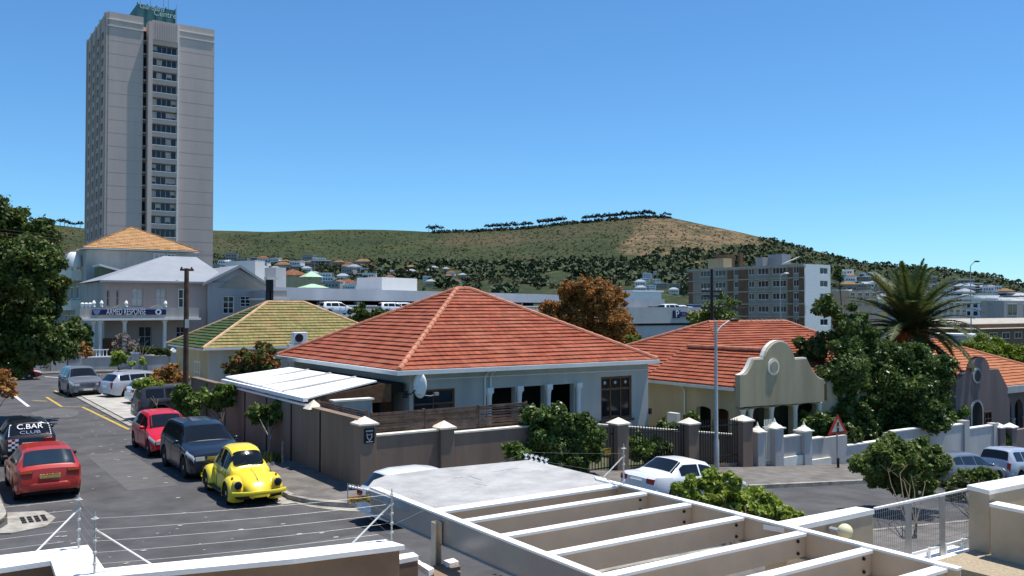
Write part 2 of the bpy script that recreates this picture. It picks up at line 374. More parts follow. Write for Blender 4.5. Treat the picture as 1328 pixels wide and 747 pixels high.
def hip_roof(th, t0, t1, s0, s1, ze, zr, ra, rb, material, ridge_mat=None, axis='t', pitch=.30, sides=None, soffit='house_trim', capr=.09):
    """hip roof over the rectangle; ridge from ra to rb at height zr ((t, s) points); returns the roof part"""
    c = [(t0, s0, ze), (t1, s0, ze), (t1, s1, ze), (t0, s1, ze)]; A = (*ra, zr); B = (*rb, zr)
    m = th.mb()
    if axis == 't': S = [(c[0], c[1], A, B), (c[1], c[2], B, B), (c[2], c[3], B, A), (c[3], c[0], A, A)]
    else: S = [(c[0], c[1], A, A), (c[1], c[2], A, B), (c[2], c[3], B, B), (c[3], c[0], B, A)]
    for q in S: courses(m, *q, pitch=pitch)
    ro = th.part('roof', m, material, fix=False)
    f = th.mb(); f.box(t0+.04, t1-.04, s0+.04, s1-.04, ze-.14, ze-.005); th.part('eave_board', f, soffit)
    cp = th.mb()
    for a, b in ([(c[0], A)] if sides is None else [])+[(c[1], B if axis == 't' else A), (c[2], B), (c[3], A if axis == 't' else B), (A, B)]:
        if (Vector(a)-Vector(b)).length > .2:
            a2, b2 = Vector(a), Vector(b); nn = max(2, int((a2-b2).length/.4)); pts = []; rr = []
            for i in range(nn):
                p, q = a2.lerp(b2, i/nn), a2.lerp(b2, (i+1)/nn)
                pts += [tuple(p+Vector((0, 0, .03))), tuple(q+Vector((0, 0, .03)))]; rr += [capr*1.12, capr*.95]
            cp.tube(pts, rr, 8)
    cp.build('ridge_cap', ridge_mat or material, ro, smooth=False)
    return ro
# ================================================================ TERRAIN AND ROADS
def structure(mb, name, material, fix=True):
    o = mb.build(name, material, None, fix=fix); o['kind'] = 'structure'; return place_mesh(o, 0, 0, 0)
def frange(a, b, d):
    n = max(1, int(round((b-a)/d))); return [a+(b-a)*i/n for i in range(n+1)]
m = MB(); TT = [-900, -300, -120, -60, -30]+frange(-10, 60, 1)+[120, 300, 700, 1500]; SS = [-900, -200, -60, -20, 0, 20, 60, 150, 400, 900, 1800]
m.add([(t, s, hz(t)-.02) for s in SS for t in TT], [(j*len(TT)+i, j*len(TT)+i+1, (j+1)*len(TT)+i+1, (j+1)*len(TT)+i) for j in range(len(SS)-1) for i in range(len(TT)-1)])
structure(m, 'ground', 'city_ground', fix=False)
def drape(mb, t0, t1, lo, hi, off, step=1.0, th=None):
    """strip over t0..t1 between lo(t) and hi(t), following the fall of the street; th adds edges"""
    T = frange(t0, t1, step); lo = lo if callable(lo) else (lambda t, c=lo: c); hi = hi if callable(hi) else (lambda t, c=hi: c)
    n = len(T); v = [(t, lo(t), hz(t)+off) for t in T]+[(t, hi(t), hz(t)+off) for t in T]
    mb.add(v, [(i, i+1, n+i+1, n+i) for i in range(n-1)])
    if th:
        v2 = [(t, lo(t), hz(t)+off-th) for t in T]; mb.add(v[:n]+v2, [(i, n+i, n+i+1, i+1) for i in range(n-1)])
        v3 = [(t, hi(t), hz(t)+off-th) for t in T]; mb.add(v[n:]+v3, [(i, i+1, n+i+1, n+i) for i in range(n-1)])
        for k in (0, n-1): mb.add([v[k], v[n+k], v3[k], v2[k]], [(0, 1, 2, 3)])
m = MB(); drape(m, -60, 120, -11.0, 0.0, .004); drape(m, -9.4, -1.0, 0.0, 58, .004); drape(m, -60, -9.4, 38.0, 54.5, .004); drape(m, -1, 40, 38.0, 54.5, .004)
structure(m, 'road', 'asphalt', fix=False)
m = MB(); rr = random.Random(4)
for (t, s, a, b) in ((-6.2, -5.2, 1.6, .45), (-3.4, -5.6, .9, .5), (-6.8, 14, .5, 3.2), (-4.6, 26, 1.0, 2.0)):
    m.poly([(t+a*math.cos(k*.5)*(1+.2*rr.random()), s+b*math.sin(k*.5)*(1+.2*rr.random()), hz(t)+.010) for k in range(12)])
structure(m, 'road_patch', 'asphalt_patch', fix=False)
m = MB(); drape(m, -7.9, -1.6, -6.6, -4.2, .008); drape(m, -5.4, -4.0, 4.0, 11.5, .008); structure(m, 'resurfaced_patch', 'asphalt_patch', fix=False)
m = MB()          # scraps of litter, leaves and tar spots lying on the road
for k in range(150):
    t = rr.uniform(-8, -2.4); s = rr.uniform(-6, 26); r = rr.uniform(.015, .06); a = rr.uniform(0, 3)
    m.poly([(t+r*math.cos(a+q*1.6)*1.5, s+r*math.sin(a+q*1.6), hz(t)+.016) for q in range(4)])
o = structure(m, 'road_litter', 'paving_light', fix=False); o['kind'] = 'stuff'; tag(o, 'pale scraps and dry leaves scattered on the asphalt', 'litter')
# painted lines
def line(mb, a, b, w=.1, off=.009):
    d = Vector((b[0]-a[0], b[1]-a[1])).normalized(); nx, ny = -d.y*w/2, d.x*w/2
    mb.poly([(a[0]+nx, a[1]+ny, hz(a[0])+off), (a[0]-nx, a[1]-ny, hz(a[0])+off), (b[0]-nx, b[1]-ny, hz(b[0])+off), (b[0]+nx, b[1]+ny, hz(b[0])+off)])
m = MB(); g = lambda x, y: gz(x, y, 0)
line(m, g(167, 557), g(107, 528), .14); line(m, g(107, 528), g(80, 527.5), .1); line(m, g(80, 527.5), g(60, 515), .14); line(m, g(61, 520.5), g(43, 519.5), .16); line(m, g(60, 515), g(88, 515), .08); line(m, g(86, 515.5), g(71, 506.5), .14)
structure(m, 'yellow_road_marking', 'yellow_paint', fix=False)
m = MB(); line(m, g(37, 527.3), g(16, 511), .16); line(m, g(58, 488.5), g(95, 491), .18)
structure(m, 'white_road_marking', 'white_paint', fix=False)
# pavements and kerbs
def edgeB(t):            # kerb line of the far pavement, rounded at the corner
    if t < 1.0: k = (t+1.86)/2.86; return -2.45*math.sin(max(0, min(1, k))*math.pi/2)**.6+.3*(1-k)
    return -2.45-1.1*max(0, min(1, (t-3.2)/2.0))
m = MB(); drape(m, -1.86, 60, edgeB, 0.0, .12, .25, .15); drape(m, -1.86, 0.0, 0.0, 18.6, .12, 1.0, .15)
structure(m, 'pavement', 'paving', fix=False)
m = MB(); drape(m, -2.02, 60, lambda t: edgeB(t+.16)-.14 if t > -1.9 else .3, lambda t: edgeB(t+.02)+.02 if t > -1.9 else .42, .135, .25, .15); drape(m, -2.0, -1.85, .3, 18.6, .135, 1.0, .15)
m2 = MB(); drape(m2, -2.35, 2.4, 18.7, 36.5, .10, 1, .12); structure(m2, 'parking_apron', 'paving_light', fix=False)
drape(m, -2.62, -2.36, 18.7, 36.5, .05, .2, .06)
structure(m, 'kerb', 'kerb', fix=False)
m = MB()                 # gutter of pale concrete along the corner kerb
drape(m, -2.0, 8, lambda t: edgeB(t+.16)-.62, lambda t: edgeB(t+.16)-.14, .012, .25); drape(m, -2.4, -2.0, -.2, 2.2, .012, .25)
structure(m, 'gutter', 'kerb', fix=False)
arc = [(-8.55, 12)]+[(-8.55-1.9*(1-math.cos(k/10*math.pi/2)), 2.4-2.2*math.sin(k/10*math.pi/2)) for k in range(11)]+[(-16, .2)]
m = MB(); m.slab([(-16, 38)]+[(-8.55, 38)]+arc+[], -.02, .115); structure(m, 'pavement_left', 'paving')
m = MB(); out = [(-8.55, 38)]+arc; inn = [(a-.14 if b > .5 else a, b+(.14 if b < 2.3 else 0)) for a, b in out]
for i in range(len(out)-1): m.slab([out[i], out[i+1], inn[i+1], inn[i]], -.02, .14)
structure(m, 'kerb_left', 'kerb')
m = MB(); drape(m, -60, 60, -12.4, -9.9, .12, 1, .15); structure(m, 'near_pavement', 'paving', fix=False)
m = MB(); drape(m, -60, 60, -9.9, -9.76, .135, 1, .15); structure(m, 'near_kerb', 'kerb', fix=False)
m = MB(); drape(m, -60, 120, -13.5, -12.4, .1); m.slab([(-30, -26), (1.0, -26), (1.0, -12.5), (-30, -12.5)], -.3, -.02); structure(m, 'yard', 'plaster_tan', fix=False)
m = MB(); m.slab([(2.6, -24), (14, -24), (14, -15.35), (2.6, -15.35)], -.3, 1.28); structure(m, 'gravel_bed', 'gravel')
for nm, (t0, t1, s0, s1) in dict(garden=(.3, 15.9, .3, 26), garden_soil=(16.2, 60, .3, 30)).items():
    m = MB(); drape(m, t0, t1, s0, s1, .02); structure(m, nm, 'soil', fix=False)
m = MB(); drape(m, -60, 60, 55.0, 57.4, .12, 1, .15); structure(m, 'far_pavement', 'paving', fix=False)
# storm drain
d = Thing('storm_drain', 'storm drain with slotted grate in pale concrete at the left kerb corner', 'drain', -8.0, 1.5, .01)
b = d.mb(); b.slab([(-8.5, 2.7), (-7.7, 2.4), (-7.55, 1.4), (-7.85, .6), (-8.6, .3), (-8.95, .5), (-8.6, 1.3)], .008, .035); d.part('apron', b, 'kerb')
b = d.mb()
for i in range(4):
    for j in range(3): b.box(-8.3+i*.15, -8.2+i*.15, 1.15+j*.26, 1.35+j*.26, .037, .045)
d.part('grate', b, 'black')
# ================================================================ THE HILL
SKY = [(-400, 300), (-100, 290), (0, 286), (30, 287), (105, 296), (200, 297), (277, 299), (350, 301), (430, 297), (500, 298), (560, 301), (600, 300), (640, 298), (690, 295), (740, 289), (800, 284), (840, 281), (870, 282), (920, 293), (960, 301), (1000, 310), (1050, 323), (1100, 336), (1140, 346), (1200, 351), (1250, 355), (1290, 361), (1328, 371), (1450, 392), (1800, 405)]
SKX = [a for a, b in SKY]; SKYY = [b for a, b in SKY]
YB, YR = 330.0, 1350.0
def skyel(u):
    px = 664+F*u; py = float(np.interp(px, SKX, SKYY)); d = ray(px, py); return d[2]/d[1]
def hill_z(u, Y, rough=True):
    f = min(1, max(0, (Y-YB)/(YR-YB))); e0 = -8.1/YB
    g = f**.85; e = e0+(skyel(u)-e0)*g
    z = EYE+e*min(Y, YR)
    if Y > YR: z -= (Y-YR)*.2
    if rough and 0 < f <= 1:
        X = u*Y; w = min(1, f*4)*(1-.85*f**6)
        z += w*(7*(mnoise.noise((X*.006, Y*.006, 3))) + 3*mnoise.noise((X*.02, Y*.02, 7)) + 1.2*mnoise.noise((X*.06, Y*.06, 9)))
    return z
def hill_hit(px, py):
    d = ray(px, py); u = d[0]/d[1]; e = d[2]/d[1]; Y = YB
    while Y < YR and hill_z(u, Y) < EYE+e*Y: Y += 4
    return u*Y, Y, hill_z(u, Y)
US = [-1.3+.005*i for i in range(541)]; YS = [YB+i*(YR-YB)/110 for i in range(111)]+[1400, 1500, 1800, 2600]
vs = []; zone = []
DRY = [(838, 282), (800, 322), (812, 330), (850, 333), (880, 343), (900, 352), (915, 330), (940, 318), (985, 318), (1010, 312), (960, 300), (905, 292), (870, 283)]
def inpoly(x, y, P):
    c = False; n = len(P)
    for i in range(n):
        (x1, y1), (x2, y2) = P[i], P[(i+1) % n]
        if (y1 > y) != (y2 > y) and x < (x2-x1)*(y-y1)/(y2-y1)+x1: c = not c
    return c
def proj(x, y, z):
    z -= EYE; f = y*math.cos(TH)+z*math.sin(TH); v = -y*math.sin(TH)+z*math.cos(TH); return 664+F*x/f, 373.5-F*v/f
for Y in YS:
    for u in US:
        z = hill_z(u, Y); vs.append((u*Y, Y, z)); px, py = proj(u*Y, Y, z)
        j = 6*mnoise.noise((px*.05, py*.1, 1)); dry = 1.0 if inpoly(px+j, py+j*.6, DRY) else 0.0
        if 1100 < px < 1345 and py > float(np.interp(px, SKX, SKYY))+12: dry = max(dry, .45)
        if 1280 < px < 1345 and 378 < py < 390: dry = .9
        fo = float(np.interp(px, [0, 280, 560, 760, 880, 1000, 1100], [335, 333, 345, 338, 332, 330, 300])); fo2 = 1/(1+math.exp(-(py+j*1.5-fo)/3.5))
        zone.append((dry, fo2*(1-dry), 0, 1))
nu = len(US)
me = bpy.data.meshes.new('hill'); me.from_pydata(vs, [], [(j*nu+i, j*nu+i+1, (j+1)*nu+i+1, (j+1)*nu+i) for j in range(len(YS)-1) for i in range(nu-1)])
at = me.color_attributes.new('zone', 'FLOAT_COLOR', 'POINT'); at.data.foreach_set('color', [c for q in zone for c in q])
me.polygons.foreach_set('use_smooth', [True]*len(me.polygons))
hm = bpy.data.materials.new('hill_cover'); hm.use_nodes = True; nt = hm.node_tree; n = nt.nodes; l = nt.links; p = n['Principled BSDF']; p.inputs['Roughness'].default_value = .95; p.inputs['Specular IOR Level'].default_value = .1
tc = n.new('ShaderNodeTexCoord'); va = n.new('ShaderNodeVertexColor'); va.layer_name = 'zone'; sp = n.new('ShaderNodeSeparateColor'); l.new(va.outputs[0], sp.inputs[0])
def nz(sc_, d=8, rough=.7, stretch=None):
    q = n.new('ShaderNodeTexNoise'); q.inputs['Scale'].default_value = sc_; q.inputs['Detail'].default_value = d; q.inputs['Roughness'].default_value = rough
    if stretch:
        mp = n.new('ShaderNodeMapping'); mp.inputs['Scale'].default_value = stretch; l.new(tc.outputs['Object'], mp.inputs[0]); l.new(mp.outputs[0], q.inputs['Vector'])
    else: l.new(tc.outputs['Object'], q.inputs['Vector'])
    return q
def ramp(src, a, b, c1, c2):
    mr = n.new('ShaderNodeMapRange'); mr.inputs[1].default_value = a; mr.inputs[2].default_value = b; l.new(src, mr.inputs[0])
    mx = n.new('ShaderNodeMix'); mx.data_type = 'RGBA'; l.new(mr.outputs[0], mx.inputs[0])
    for k, c in ((6, c1), (7, c2)):
        if isinstance(c, tuple): mx.inputs[k].default_value = (*c, 1)
        else: l.new(c, mx.inputs[k])
    return mx.outputs[2]
g1 = ramp(nz(.012).outputs['Fac'], .35, .65, (.066, .078, .030), (.036, .050, .022))
g2 = ramp(nz(.004, 4).outputs['Fac'], .45, .65, g1, (.098, .080, .044))
g2b = ramp(nz(.09, 4, .8).outputs['Fac'], .5, .62, g2, (.030, .044, .020))
dry = ramp(nz(.05).outputs['Fac'], .42, .58, (.215, .15, .085), (.085, .072, .040))
dry = ramp(nz(.012).outputs['Fac'], .5, .65, dry, (.07, .075, .035))
wood = ramp(nz(.07, 5, .8).outputs['Fac'], .4, .6, (.026, .038, .022), (.055, .07, .03))
wood = ramp(nz(.02, 5, .8).outputs['Fac'], .55, .7, wood, (.10, .10, .05))
mx = n.new('ShaderNodeMix'); mx.data_type = 'RGBA'; l.new(sp.outputs[0], mx.inputs[0]); l.new(g2b, mx.inputs[6]); l.new(dry, mx.inputs[7])
mx2 = n.new('ShaderNodeMix'); mx2.data_type = 'RGBA'; l.new(sp.outputs[1], mx2.inputs[0]); l.new(mx.outputs[2], mx2.inputs[6]); l.new(wood, mx2.inputs[7])
l.new(mx2.outputs[2], p.inputs['Base Color'])
bp = n.new('ShaderNodeBump'); bp.inputs['Strength'].default_value = .8; bp.inputs['Distance'].default_value = 3.0; l.new(nz(.12, 6, .8).outputs['Fac'], bp.inputs['Height']); l.new(bp.outputs[0], p.inputs['Normal'])
me.materials.append(hm); hill = bpy.data.objects.new('hill', me); COL.objects.link(hill); hill['kind'] = 'structure'
# trees of the hill: a few crowns, copied
def far_crown(seed, w, h, n, pine=False):
    r = random.Random(seed); V = []; Fc = []
    for k in range(n):
        a = r.uniform(0, 6.28); q = r.random()**.5
        if pine: c = (w*q*math.cos(a), w*q*math.sin(a), h*(.62+.36*(1-q*q)*r.random()+.08*math.sin(2*a+seed))); sz = w*.20
        else: zz = r.random(); rr_ = math.sin(math.pi*min(1, .18+.82*zz))**.7; c = (w*q*rr_*math.cos(a), w*q*rr_*math.sin(a), h*(.12+.85*zz)); sz = w*.28
        nx = Vector((r.uniform(-1, 1), r.uniform(-1, 1), r.uniform(-.2, 1))).normalized(); x = nx.orthogonal().normalized(); y = nx.cross(x)
        b = len(V); s2 = sz*r.uniform(.5, 1.1)
        for an in (0, 1.25, 2.5, 3.8, 5.0): V.append(tuple(Vector(c)+(x*math.cos(an)+y*math.sin(an))*s2))
        Fc.append(tuple(range(b, b+5)))
    me = bpy.data.meshes.new('crown'); me.from_pydata(V, [], Fc); me.materials.append(M['pine_far' if pine else 'hill_leaf']); return me
def far_trunk(h, r0):
    m = MB(); m.tube([(0, 0, -1), (r0*.6, 0, h*.45), (0, 0, h*.85)], [r0, r0*.7, r0*.3], 5)
    me = bpy.data.meshes.new('trunk'); me.from_pydata(m.v, [], m.f); me.materials.append(M['pine_far']); return me
def far_tree(me_c, me_t, pos, s, rz, name, label, grp, cat='tree'):
    o = bpy.data.objects.new(name, None); COL.objects.link(o); o.location = pos; o.scale = s; o.rotation_euler = (0, 0, rz); tag(o, label, cat, grp)
    for nme, dm in (('crown', me_c), ('trunk', me_t)): c = bpy.data.objects.new(nme, dm); COL.objects.link(c); c.parent = o
PC = [far_crown(k, 5.2, 11, 90, True) for k in range(3)]; PT = far_trunk(11, .45)
rr = random.Random(12)
ridge_px = [561, 566, 639, 643, 648, 658, 668, 679, 689, 707, 711, 717, 722, 728]+[759+i*5.9 for i in range(16)]+[40, 47, 53, 58, 64, 69, 78, 83, 88, 92, 97, 103, 556, 561, 572, 632, 636, 645, 650, 655, 660, 665, 671, 676, 681, 686, 700, 704, 709, 714, 719, 724, 732]+[757+i*4.7 for i in range(20)]+[858, 862, 868]
for px in ridge_px:
    px += rr.uniform(-.8, .8); u = (px-664)/F; sk = .7+.45*rr.random(); 
    if px > 850: sk *= .8
    far_tree(rr.choice(PC), PT, (u*YR, YR-2, hill_z(u, YR)-1), (sk*.95, sk*.95, sk), rr.uniform(0, 6), 'umbrella_pine', 'small dark umbrella pine standing on the ridge line of the hill', 'umbrella pines along the hill ridge')
BC = [far_crown(20+k, 4.4, 7.5, 60) for k in range(4)]; BT = far_trunk(7, .3)
def band(n, x0, x1, fy, lab, grp, smin=.6, smax=1.4):
    for k in range(n):
        px = rr.uniform(x0, x1); py = fy(px, rr.random()); x, y, z = hill_hit(px, py); s = rr.uniform(smin, smax)
        far_tree(rr.choice(BC), BT, (x, y, z-.5), (s*1.15, s*1.15, s), rr.uniform(0, 6), 'hillside_tree', lab, grp)
band(120, 278, 900, lambda x, r: np.interp(x, [278, 560, 760, 900], [340, 350, 342, 340])+r*32, 'dark rounded tree among the houses at the foot of the hill', 'trees at the foot of the hill', .45, 1.0)
band(60, 1040, 1345, lambda x, r: np.interp(x, SKX, SKYY)+2+r**1.3*48, 'dark green tree on the wooded right shoulder of the hill', 'trees on the right shoulder of the hill', .5, 1.2)
for k in range(26):
    px = 1135+k*8; u = (px-664)/F; s = rr.uniform(.7, 1.3)
    far_tree(rr.choice(BC), BT, (u*YR, YR-4, hill_z(u, YR)-1.5), (s*1.3, s*1.3, s), rr.uniform(0, 6), 'ridge_tree', 'dark tree on the skyline above the right hillside houses', 'trees on the right skyline')
# the continuous belts of wood: one mass
def woodland(name, lab, n, px0, px1, fy, smin, smax, seed, mat_='hill_leaf'):
    r = random.Random(seed); V = []; Fc = []
    for k in range(n):
        px = r.uniform(px0, px1); q = fy(px, r.random())
        if q is None: continue
        x, y, z = hill_hit(px, q); s = r.uniform(smin, smax)
        for j in range(9):
            a = r.uniform(0, 6.28); rr_ = s*r.random()**.5; c = Vector((x+rr_*math.cos(a), y+rr_*math.sin(a), z+s*(.2+1.2*r.random()*(1-rr_/s*.6)))); nx = Vector((r.uniform(-1, 1), r.uniform(-1, 1), r.uniform(0, 1.2))).normalized(); xx = nx.orthogonal().normalized(); yy = nx.cross(xx); b = len(V)
            for an in (0, 1.25, 2.5, 3.8, 5.0): V.append(tuple(c+(xx*math.cos(an)+yy*math.sin(an))*s*.5*r.uniform(.6, 1)))
            Fc.append(tuple(range(b, b+5)))
    me = bpy.data.meshes.new(name); me.from_pydata(V, [], Fc); me.materials.append(M[mat_]); o = bpy.data.objects.new(name, me); COL.objects.link(o); o['kind'] = 'stuff'; tag(o, lab, 'woodland')
def belt(px, r):
    top = float(np.interp(px, [278, 350, 560, 700, 800, 860, 930, 1010], [348, 346, 342, 342, 338, 326, 326, 318])); q = top+(384-top)*r**1.1
    return q if mnoise.noise((px*.03, q*.08, 5))+.25 > r*.75-.1 else None
woodland('woodland', 'dark belt of woodland along the foot of the hill', 3000, 470, 1010, belt, 3.0, 6.0, 1)
woodland('woodland', 'loose trees between the hillside houses left of the red roof', 1100, 276, 480, lambda px, r: np.interp(px, [276, 480], [332, 345])+r*38, 1.6, 3.4, 5)
woodland('woodland', 'wooded right shoulder of the hill above the palm', 800, 985, 1400, lambda px, r: float(np.interp(px, SKX, SKYY))+(2 if px < 1120 else -.5)+r**2.2*(44 if px > 1080 else 30), 2.2, 4.8, 2)
woodland('scrub', 'low dark scrub dotted over the open hillside', 4200, 20, 1010, lambda px, r: float(np.interp(px, SKX, SKYY))+3+r*45 if r > .1 or px > 0 else None, .7, 1.6, 3, 'scrub_leaf')
woodland('ridge_scrub', 'dark line of bushes along the top of the hill', 420, 560, 870, lambda px, r: float(np.interp(px, SKX, SKYY))+r*2.5, 1.8, 3.6, 4, 'pine_far')
# hillside houses
HP = []
for k, (w, d, h, roof, wall, style, rm) in enumerate([(13, 9, 4.2, 'hip', 'coping_white', 0, 'tin_roof'), (11, 8, 6.5, 'flat', 'coping_white', 1, 'coping_white'), (14, 9, 5.0, 'hip', 'beige_wall', 0, 'tile_tan'),
        (12, 9, 7.0, 'flat', 'grey_wall', 1, 'grey_wall'), (12, 8, 4.0, 'hip', 'coping_white', 0, 'tile_orange'), (16, 9, 6.0, 'flat', 'beige_wall', 1, 'tin_white'), (12, 9, 5.5, 'hip', 'cream_wall', 0, 'tin_roof')]):
    w0 = MB(); w0.box(-w/2, w/2, -d/2, d/2, -4, h); r0 = MB()
    if roof == 'hip':
        e = .6; c = [(-w/2-e, -d/2-e, h), (w/2+e, -d/2-e, h), (w/2+e, d/2+e, h), (-w/2-e, d/2+e, h), (-w/2+d/2, 0, h+2.6), (w/2-d/2, 0, h+2.6)]
        r0.add(c, [(0, 1, 5, 4), (1, 2, 5), (2, 3, 4, 5), (3, 0, 4), (3, 2, 1, 0)])
    else: r0.box(-w/2-.3, w/2+.3, -d/2-.3, d/2+.3, h+.01, h+.45)
    g0 = MB()
    for fl in range(int(h//2.8)):
        for q in range(4): x = -w/2+1+q*(w-2)/4; g0.box(x, x+(w-2)/4-.9, -d/2-.04, -d/2-.01, .8+fl*2.9, 2.3+fl*2.9)
    for fl in range(int(h//2.8)): g0.box(-w/2-.04, -w/2-.01, -d/2+1.2, d/2-1.2, .8+fl*2.9, 2.2+fl*2.9)
    ms = []
    for nm, q, mm in (('wall', w0, wall), ('roof', r0, rm), ('window', g0, 'glass_blue')):
        me = bpy.data.meshes.new(nm); me.from_pydata(q.v, [], q.f); me.materials.append(M[mm]); ms.append((nm, me))
    HP.append(ms)
HL = ['white house under a grey hip roof', 'white flat roofed box house', 'beige house under a tan tiled roof', 'grey flat roofed house', 'white house under an orange tiled roof', 'beige house with a bright white flat roof', 'cream house under a grey hip roof']
def far_house(px, py, k, s, place, rot=None, lab=None):
    x, y, z = hill_hit(px, py); o = bpy.data.objects.new('hillside_house', None); COL.objects.link(o); o.location = (x, y, z+.3); o.scale = (s, s, s)
    o.rotation_euler = (0, 0, rr.uniform(-.5, .6) if rot is None else rot); lb = lab or (HL[k]+' '+place); tag(o, lb, 'house', lb+' group' if False else ('houses '+place))
    for nm, me in HP[k]: c = bpy.data.objects.new(nm, me); COL.objects.link(c); c.parent = o
    return o
pts = []
def scatter(n, x0, x1, fy, dmin, place, ks, s0=.6, s1=1.0):
    for _ in range(n*6):
        if n <= 0: break
        px = rr.uniform(x0, x1); py = fy(px, rr.random())
        if any(abs(px-a) < dmin and abs(py-b) < dmin*.35 for a, b in pts): continue
        pts.append((px, py)); n -= 1; far_house(px, py, rr.choice(ks), rr.uniform(s0, s1), place)
scatter(75, 280, 480, lambda x, r: np.interp(x, [280, 470], [333, 346])+r*36, 8, 'on the hillside behind the parking deck', [0, 1, 2, 3, 4, 5, 0, 1], .65, 1.15)
scatter(20, 470, 600, lambda x, r: 352+r*20, 12, 'on the slope left of the red roof peak', [0, 1, 2, 4, 6], .5, .8)
scatter(12, 830, 905, lambda x, r: 355+r*28, 11, 'between rust tree and apartment block', [0, 1, 5, 3], .4, .7)
scatter(120, 1085, 1345, lambda x, r: np.interp(x, [1085, 1200, 1345], [358, 366, 384])+r*42, 6, 'on the right hillside behind the palm', [0, 1, 5, 5, 1, 2, 1, 3], .7, 1.4)
def bighouse(px, py, Y, w, d, h, rise, wall, roof, label, name='villa'):
    t, s, z = dY(px, py, Y); H = Thing(name, label, 'house', t, s, z)
    b = H.mb(); b.box(t-w/2, t+w/2, s, s+d, z-9, z+h); H.part('wall', b, wall)
    b = H.mb(); e = .6; c = [(t-w/2-e, s-e, z+h), (t+w/2+e, s-e, z+h), (t+w/2+e, s+d+e, z+h), (t-w/2-e, s+d+e, z+h), (t-w/2+d/2, s+d/2, z+h+rise), (t+w/2-d/2, s+d/2, z+h+rise)]
    b.add(c, [(0, 1, 5, 4), (1, 2, 5), (2, 3, 4, 5), (3, 0, 4), (3, 2, 1, 0)]); H.part('roof', b, roof)
    for q in range(3): x = t-w/2+w*(.12+.3*q); window(H, 's', s-.05, x, x+w*.16, z+h*.35, z+h*.8, depth=.1, sill=False)
    return H
M['mint'] = mat('mint', (.38, .58, .40), .7, .1, .2)
bighouse(407, 366, 300, 5.2, 5, 1.8, 2.0, 'cream_wall', 'mint', 'cream villa with pale mint green hip roof above the parking deck')
bighouse(410, 376, 240, 6.0, 5, .6, 1.1, 'cream_wall', 'mint', 'low building with pale mint green roof just above the parking deck', 'low_building')
bighouse(490, 371, 330, 10, 8, 1.8, 2.0, 'plaster_tan', 'tile_orange', 'small house with salmon pink tiled roof above the parking deck', 'cottage')
bighouse(385, 362, 330, 9, 9, 1.5, 2.5, 'cream_wall', 'tile_orange', 'house with orange tiled roof left of the mint roofed villa', 'cottage')
# ================================================================ LARGE BUILDINGS
# --- tower block
t0, s0 = 22.24, 177.87; zt = 67.75; t1 = 44.6; s1 = 202.2; zb = -3
T = Thing('tower_block', 'tall grey concrete residential tower with teal sign box on its roof', 'tower', t0, s0, zb)
tx = lambda px, y=200: fs(px, y, s0)[0]
sl0, sl1, fin1, bay1 = tx(184.5), tx(190), tx(195.5), tx(228.5)
b = T.mb(); b.box(t0+.3, sl0, s0, s0+3, zb, zt); b.box(sl0, fin1, s0+1.5, s0+3, zb, zt-2.5); b.box(fin1, bay1, s0+.6, s0+3, zb, zt-2); b.box(bay1+.35, t1, s0, s0+3, zb, zt-.1); b.box(bay1, bay1+.35, s0+.9, s0+3, zb, zt-.5); b.box(t0+.6, t1-.02, s0+3, s1, zb, zt-1.2)
T.part('wall', b, 'tower_concrete')
b = T.mb(); b.box(sl1, fin1, s0-1.15, s0+1.49, zb, zt-.9); b.box(fin1, bay1, s0-.9, s0+.59, zt-4.6, zt-.5)
for k in range(11): x = fin1+(bay1-fin1)*(k+.2)/11; b.box(x, x+.12, s0-.97, s0-.905, zt-4.6, zt-.6)
T.part('fin', b, 'tower_concrete')
b = T.mb(); b.box(bay1, bay1+.3, s0-.7, s0+.89, zb, zt-.4); T.part('pipe_duct', b, 'tower_white')
b2 = T.mb()
for k in range(24):
    z = zt-3.2-2.79*k
    if z < 3: break
    for a0, a1 in ((t0+.3, sl0-.02), (bay1+.36, t1)): b = T.mb(); b.box(a0, a1, s0-.010, s0-.002, z-.07, z); T.part('panel_joint', b, 'tower_line')
for a0, a1 in ((t0+.3, sl0-.02), (bay1+.36, t1)):
    for z in (zt-1.5, zt-2.9): b2 = T.mb(); b2.box(a0, a1, s0-.16, s0-.003, z-.16, z); T.part('parapet_band', b2, 'tower_white')
b = T.mb()
rows = []
for k in range(22):
    y = 47.8+16.93*k; z = fs(212, y, s0)[1]
    if z < 2: break
    rows.append(z)
for z in rows: b.box(fin1, bay1, s0-.55, s0+.59, z-2.05, z-1.0)
T.part('spandrel', b, 'tower_concrete')
for z in rows: b = T.mb(); b.box(fin1, bay1-.02, s0-.72, s0-.56, z-1.12, z-.98); T.part('ledge', b, 'tower_white')
rr = random.Random(3)
for z in rows:
    f = T.mb()
    for q in range(6): x = fin1+.05+(bay1-fin1-.2)*q/5; f.box(x, x+.08, s0+.18, s0+.30, z-.98, z+.62)
    fo = T.part('window', f, 'tower_concrete'); g = T.mb(); g.box(fin1+.02, bay1-.02, s0+.32, s0+.36, z-.99, z+.64); g.build('pane', 'glass_blue', fo)
    g = T.mb()
    for q in range(5):
        if rr.random() < .4: x = fin1+.15+(bay1-fin1-.2)*q/5; g.box(x, x+.95, s0+.305, s0+.315, z-.2-.6*rr.random(), z+.55)
    if g.v: g.build('blind', 'curtain', fo)
for z in rows:
    b = T.mb(); b.box(sl0+.02, sl1-.02, s0+1.2, s0+1.48, z-1.0, z+.9); T.part('slot_window', b, 'black'); b = T.mb(); b.box(sl0+.02, sl1-.02, s0+.5, s0+1.45, z-1.45, z-1.2); T.part('slot_slab', b, 'tower_concrete')
ops = []
for k in range(22):
    z = zt-4.3-2.79*k
    if z < 6: break
    for c in range(4): a = s0+2.3+c*5.6; ops.append((a, a+3.0, z-.95, z+.75))
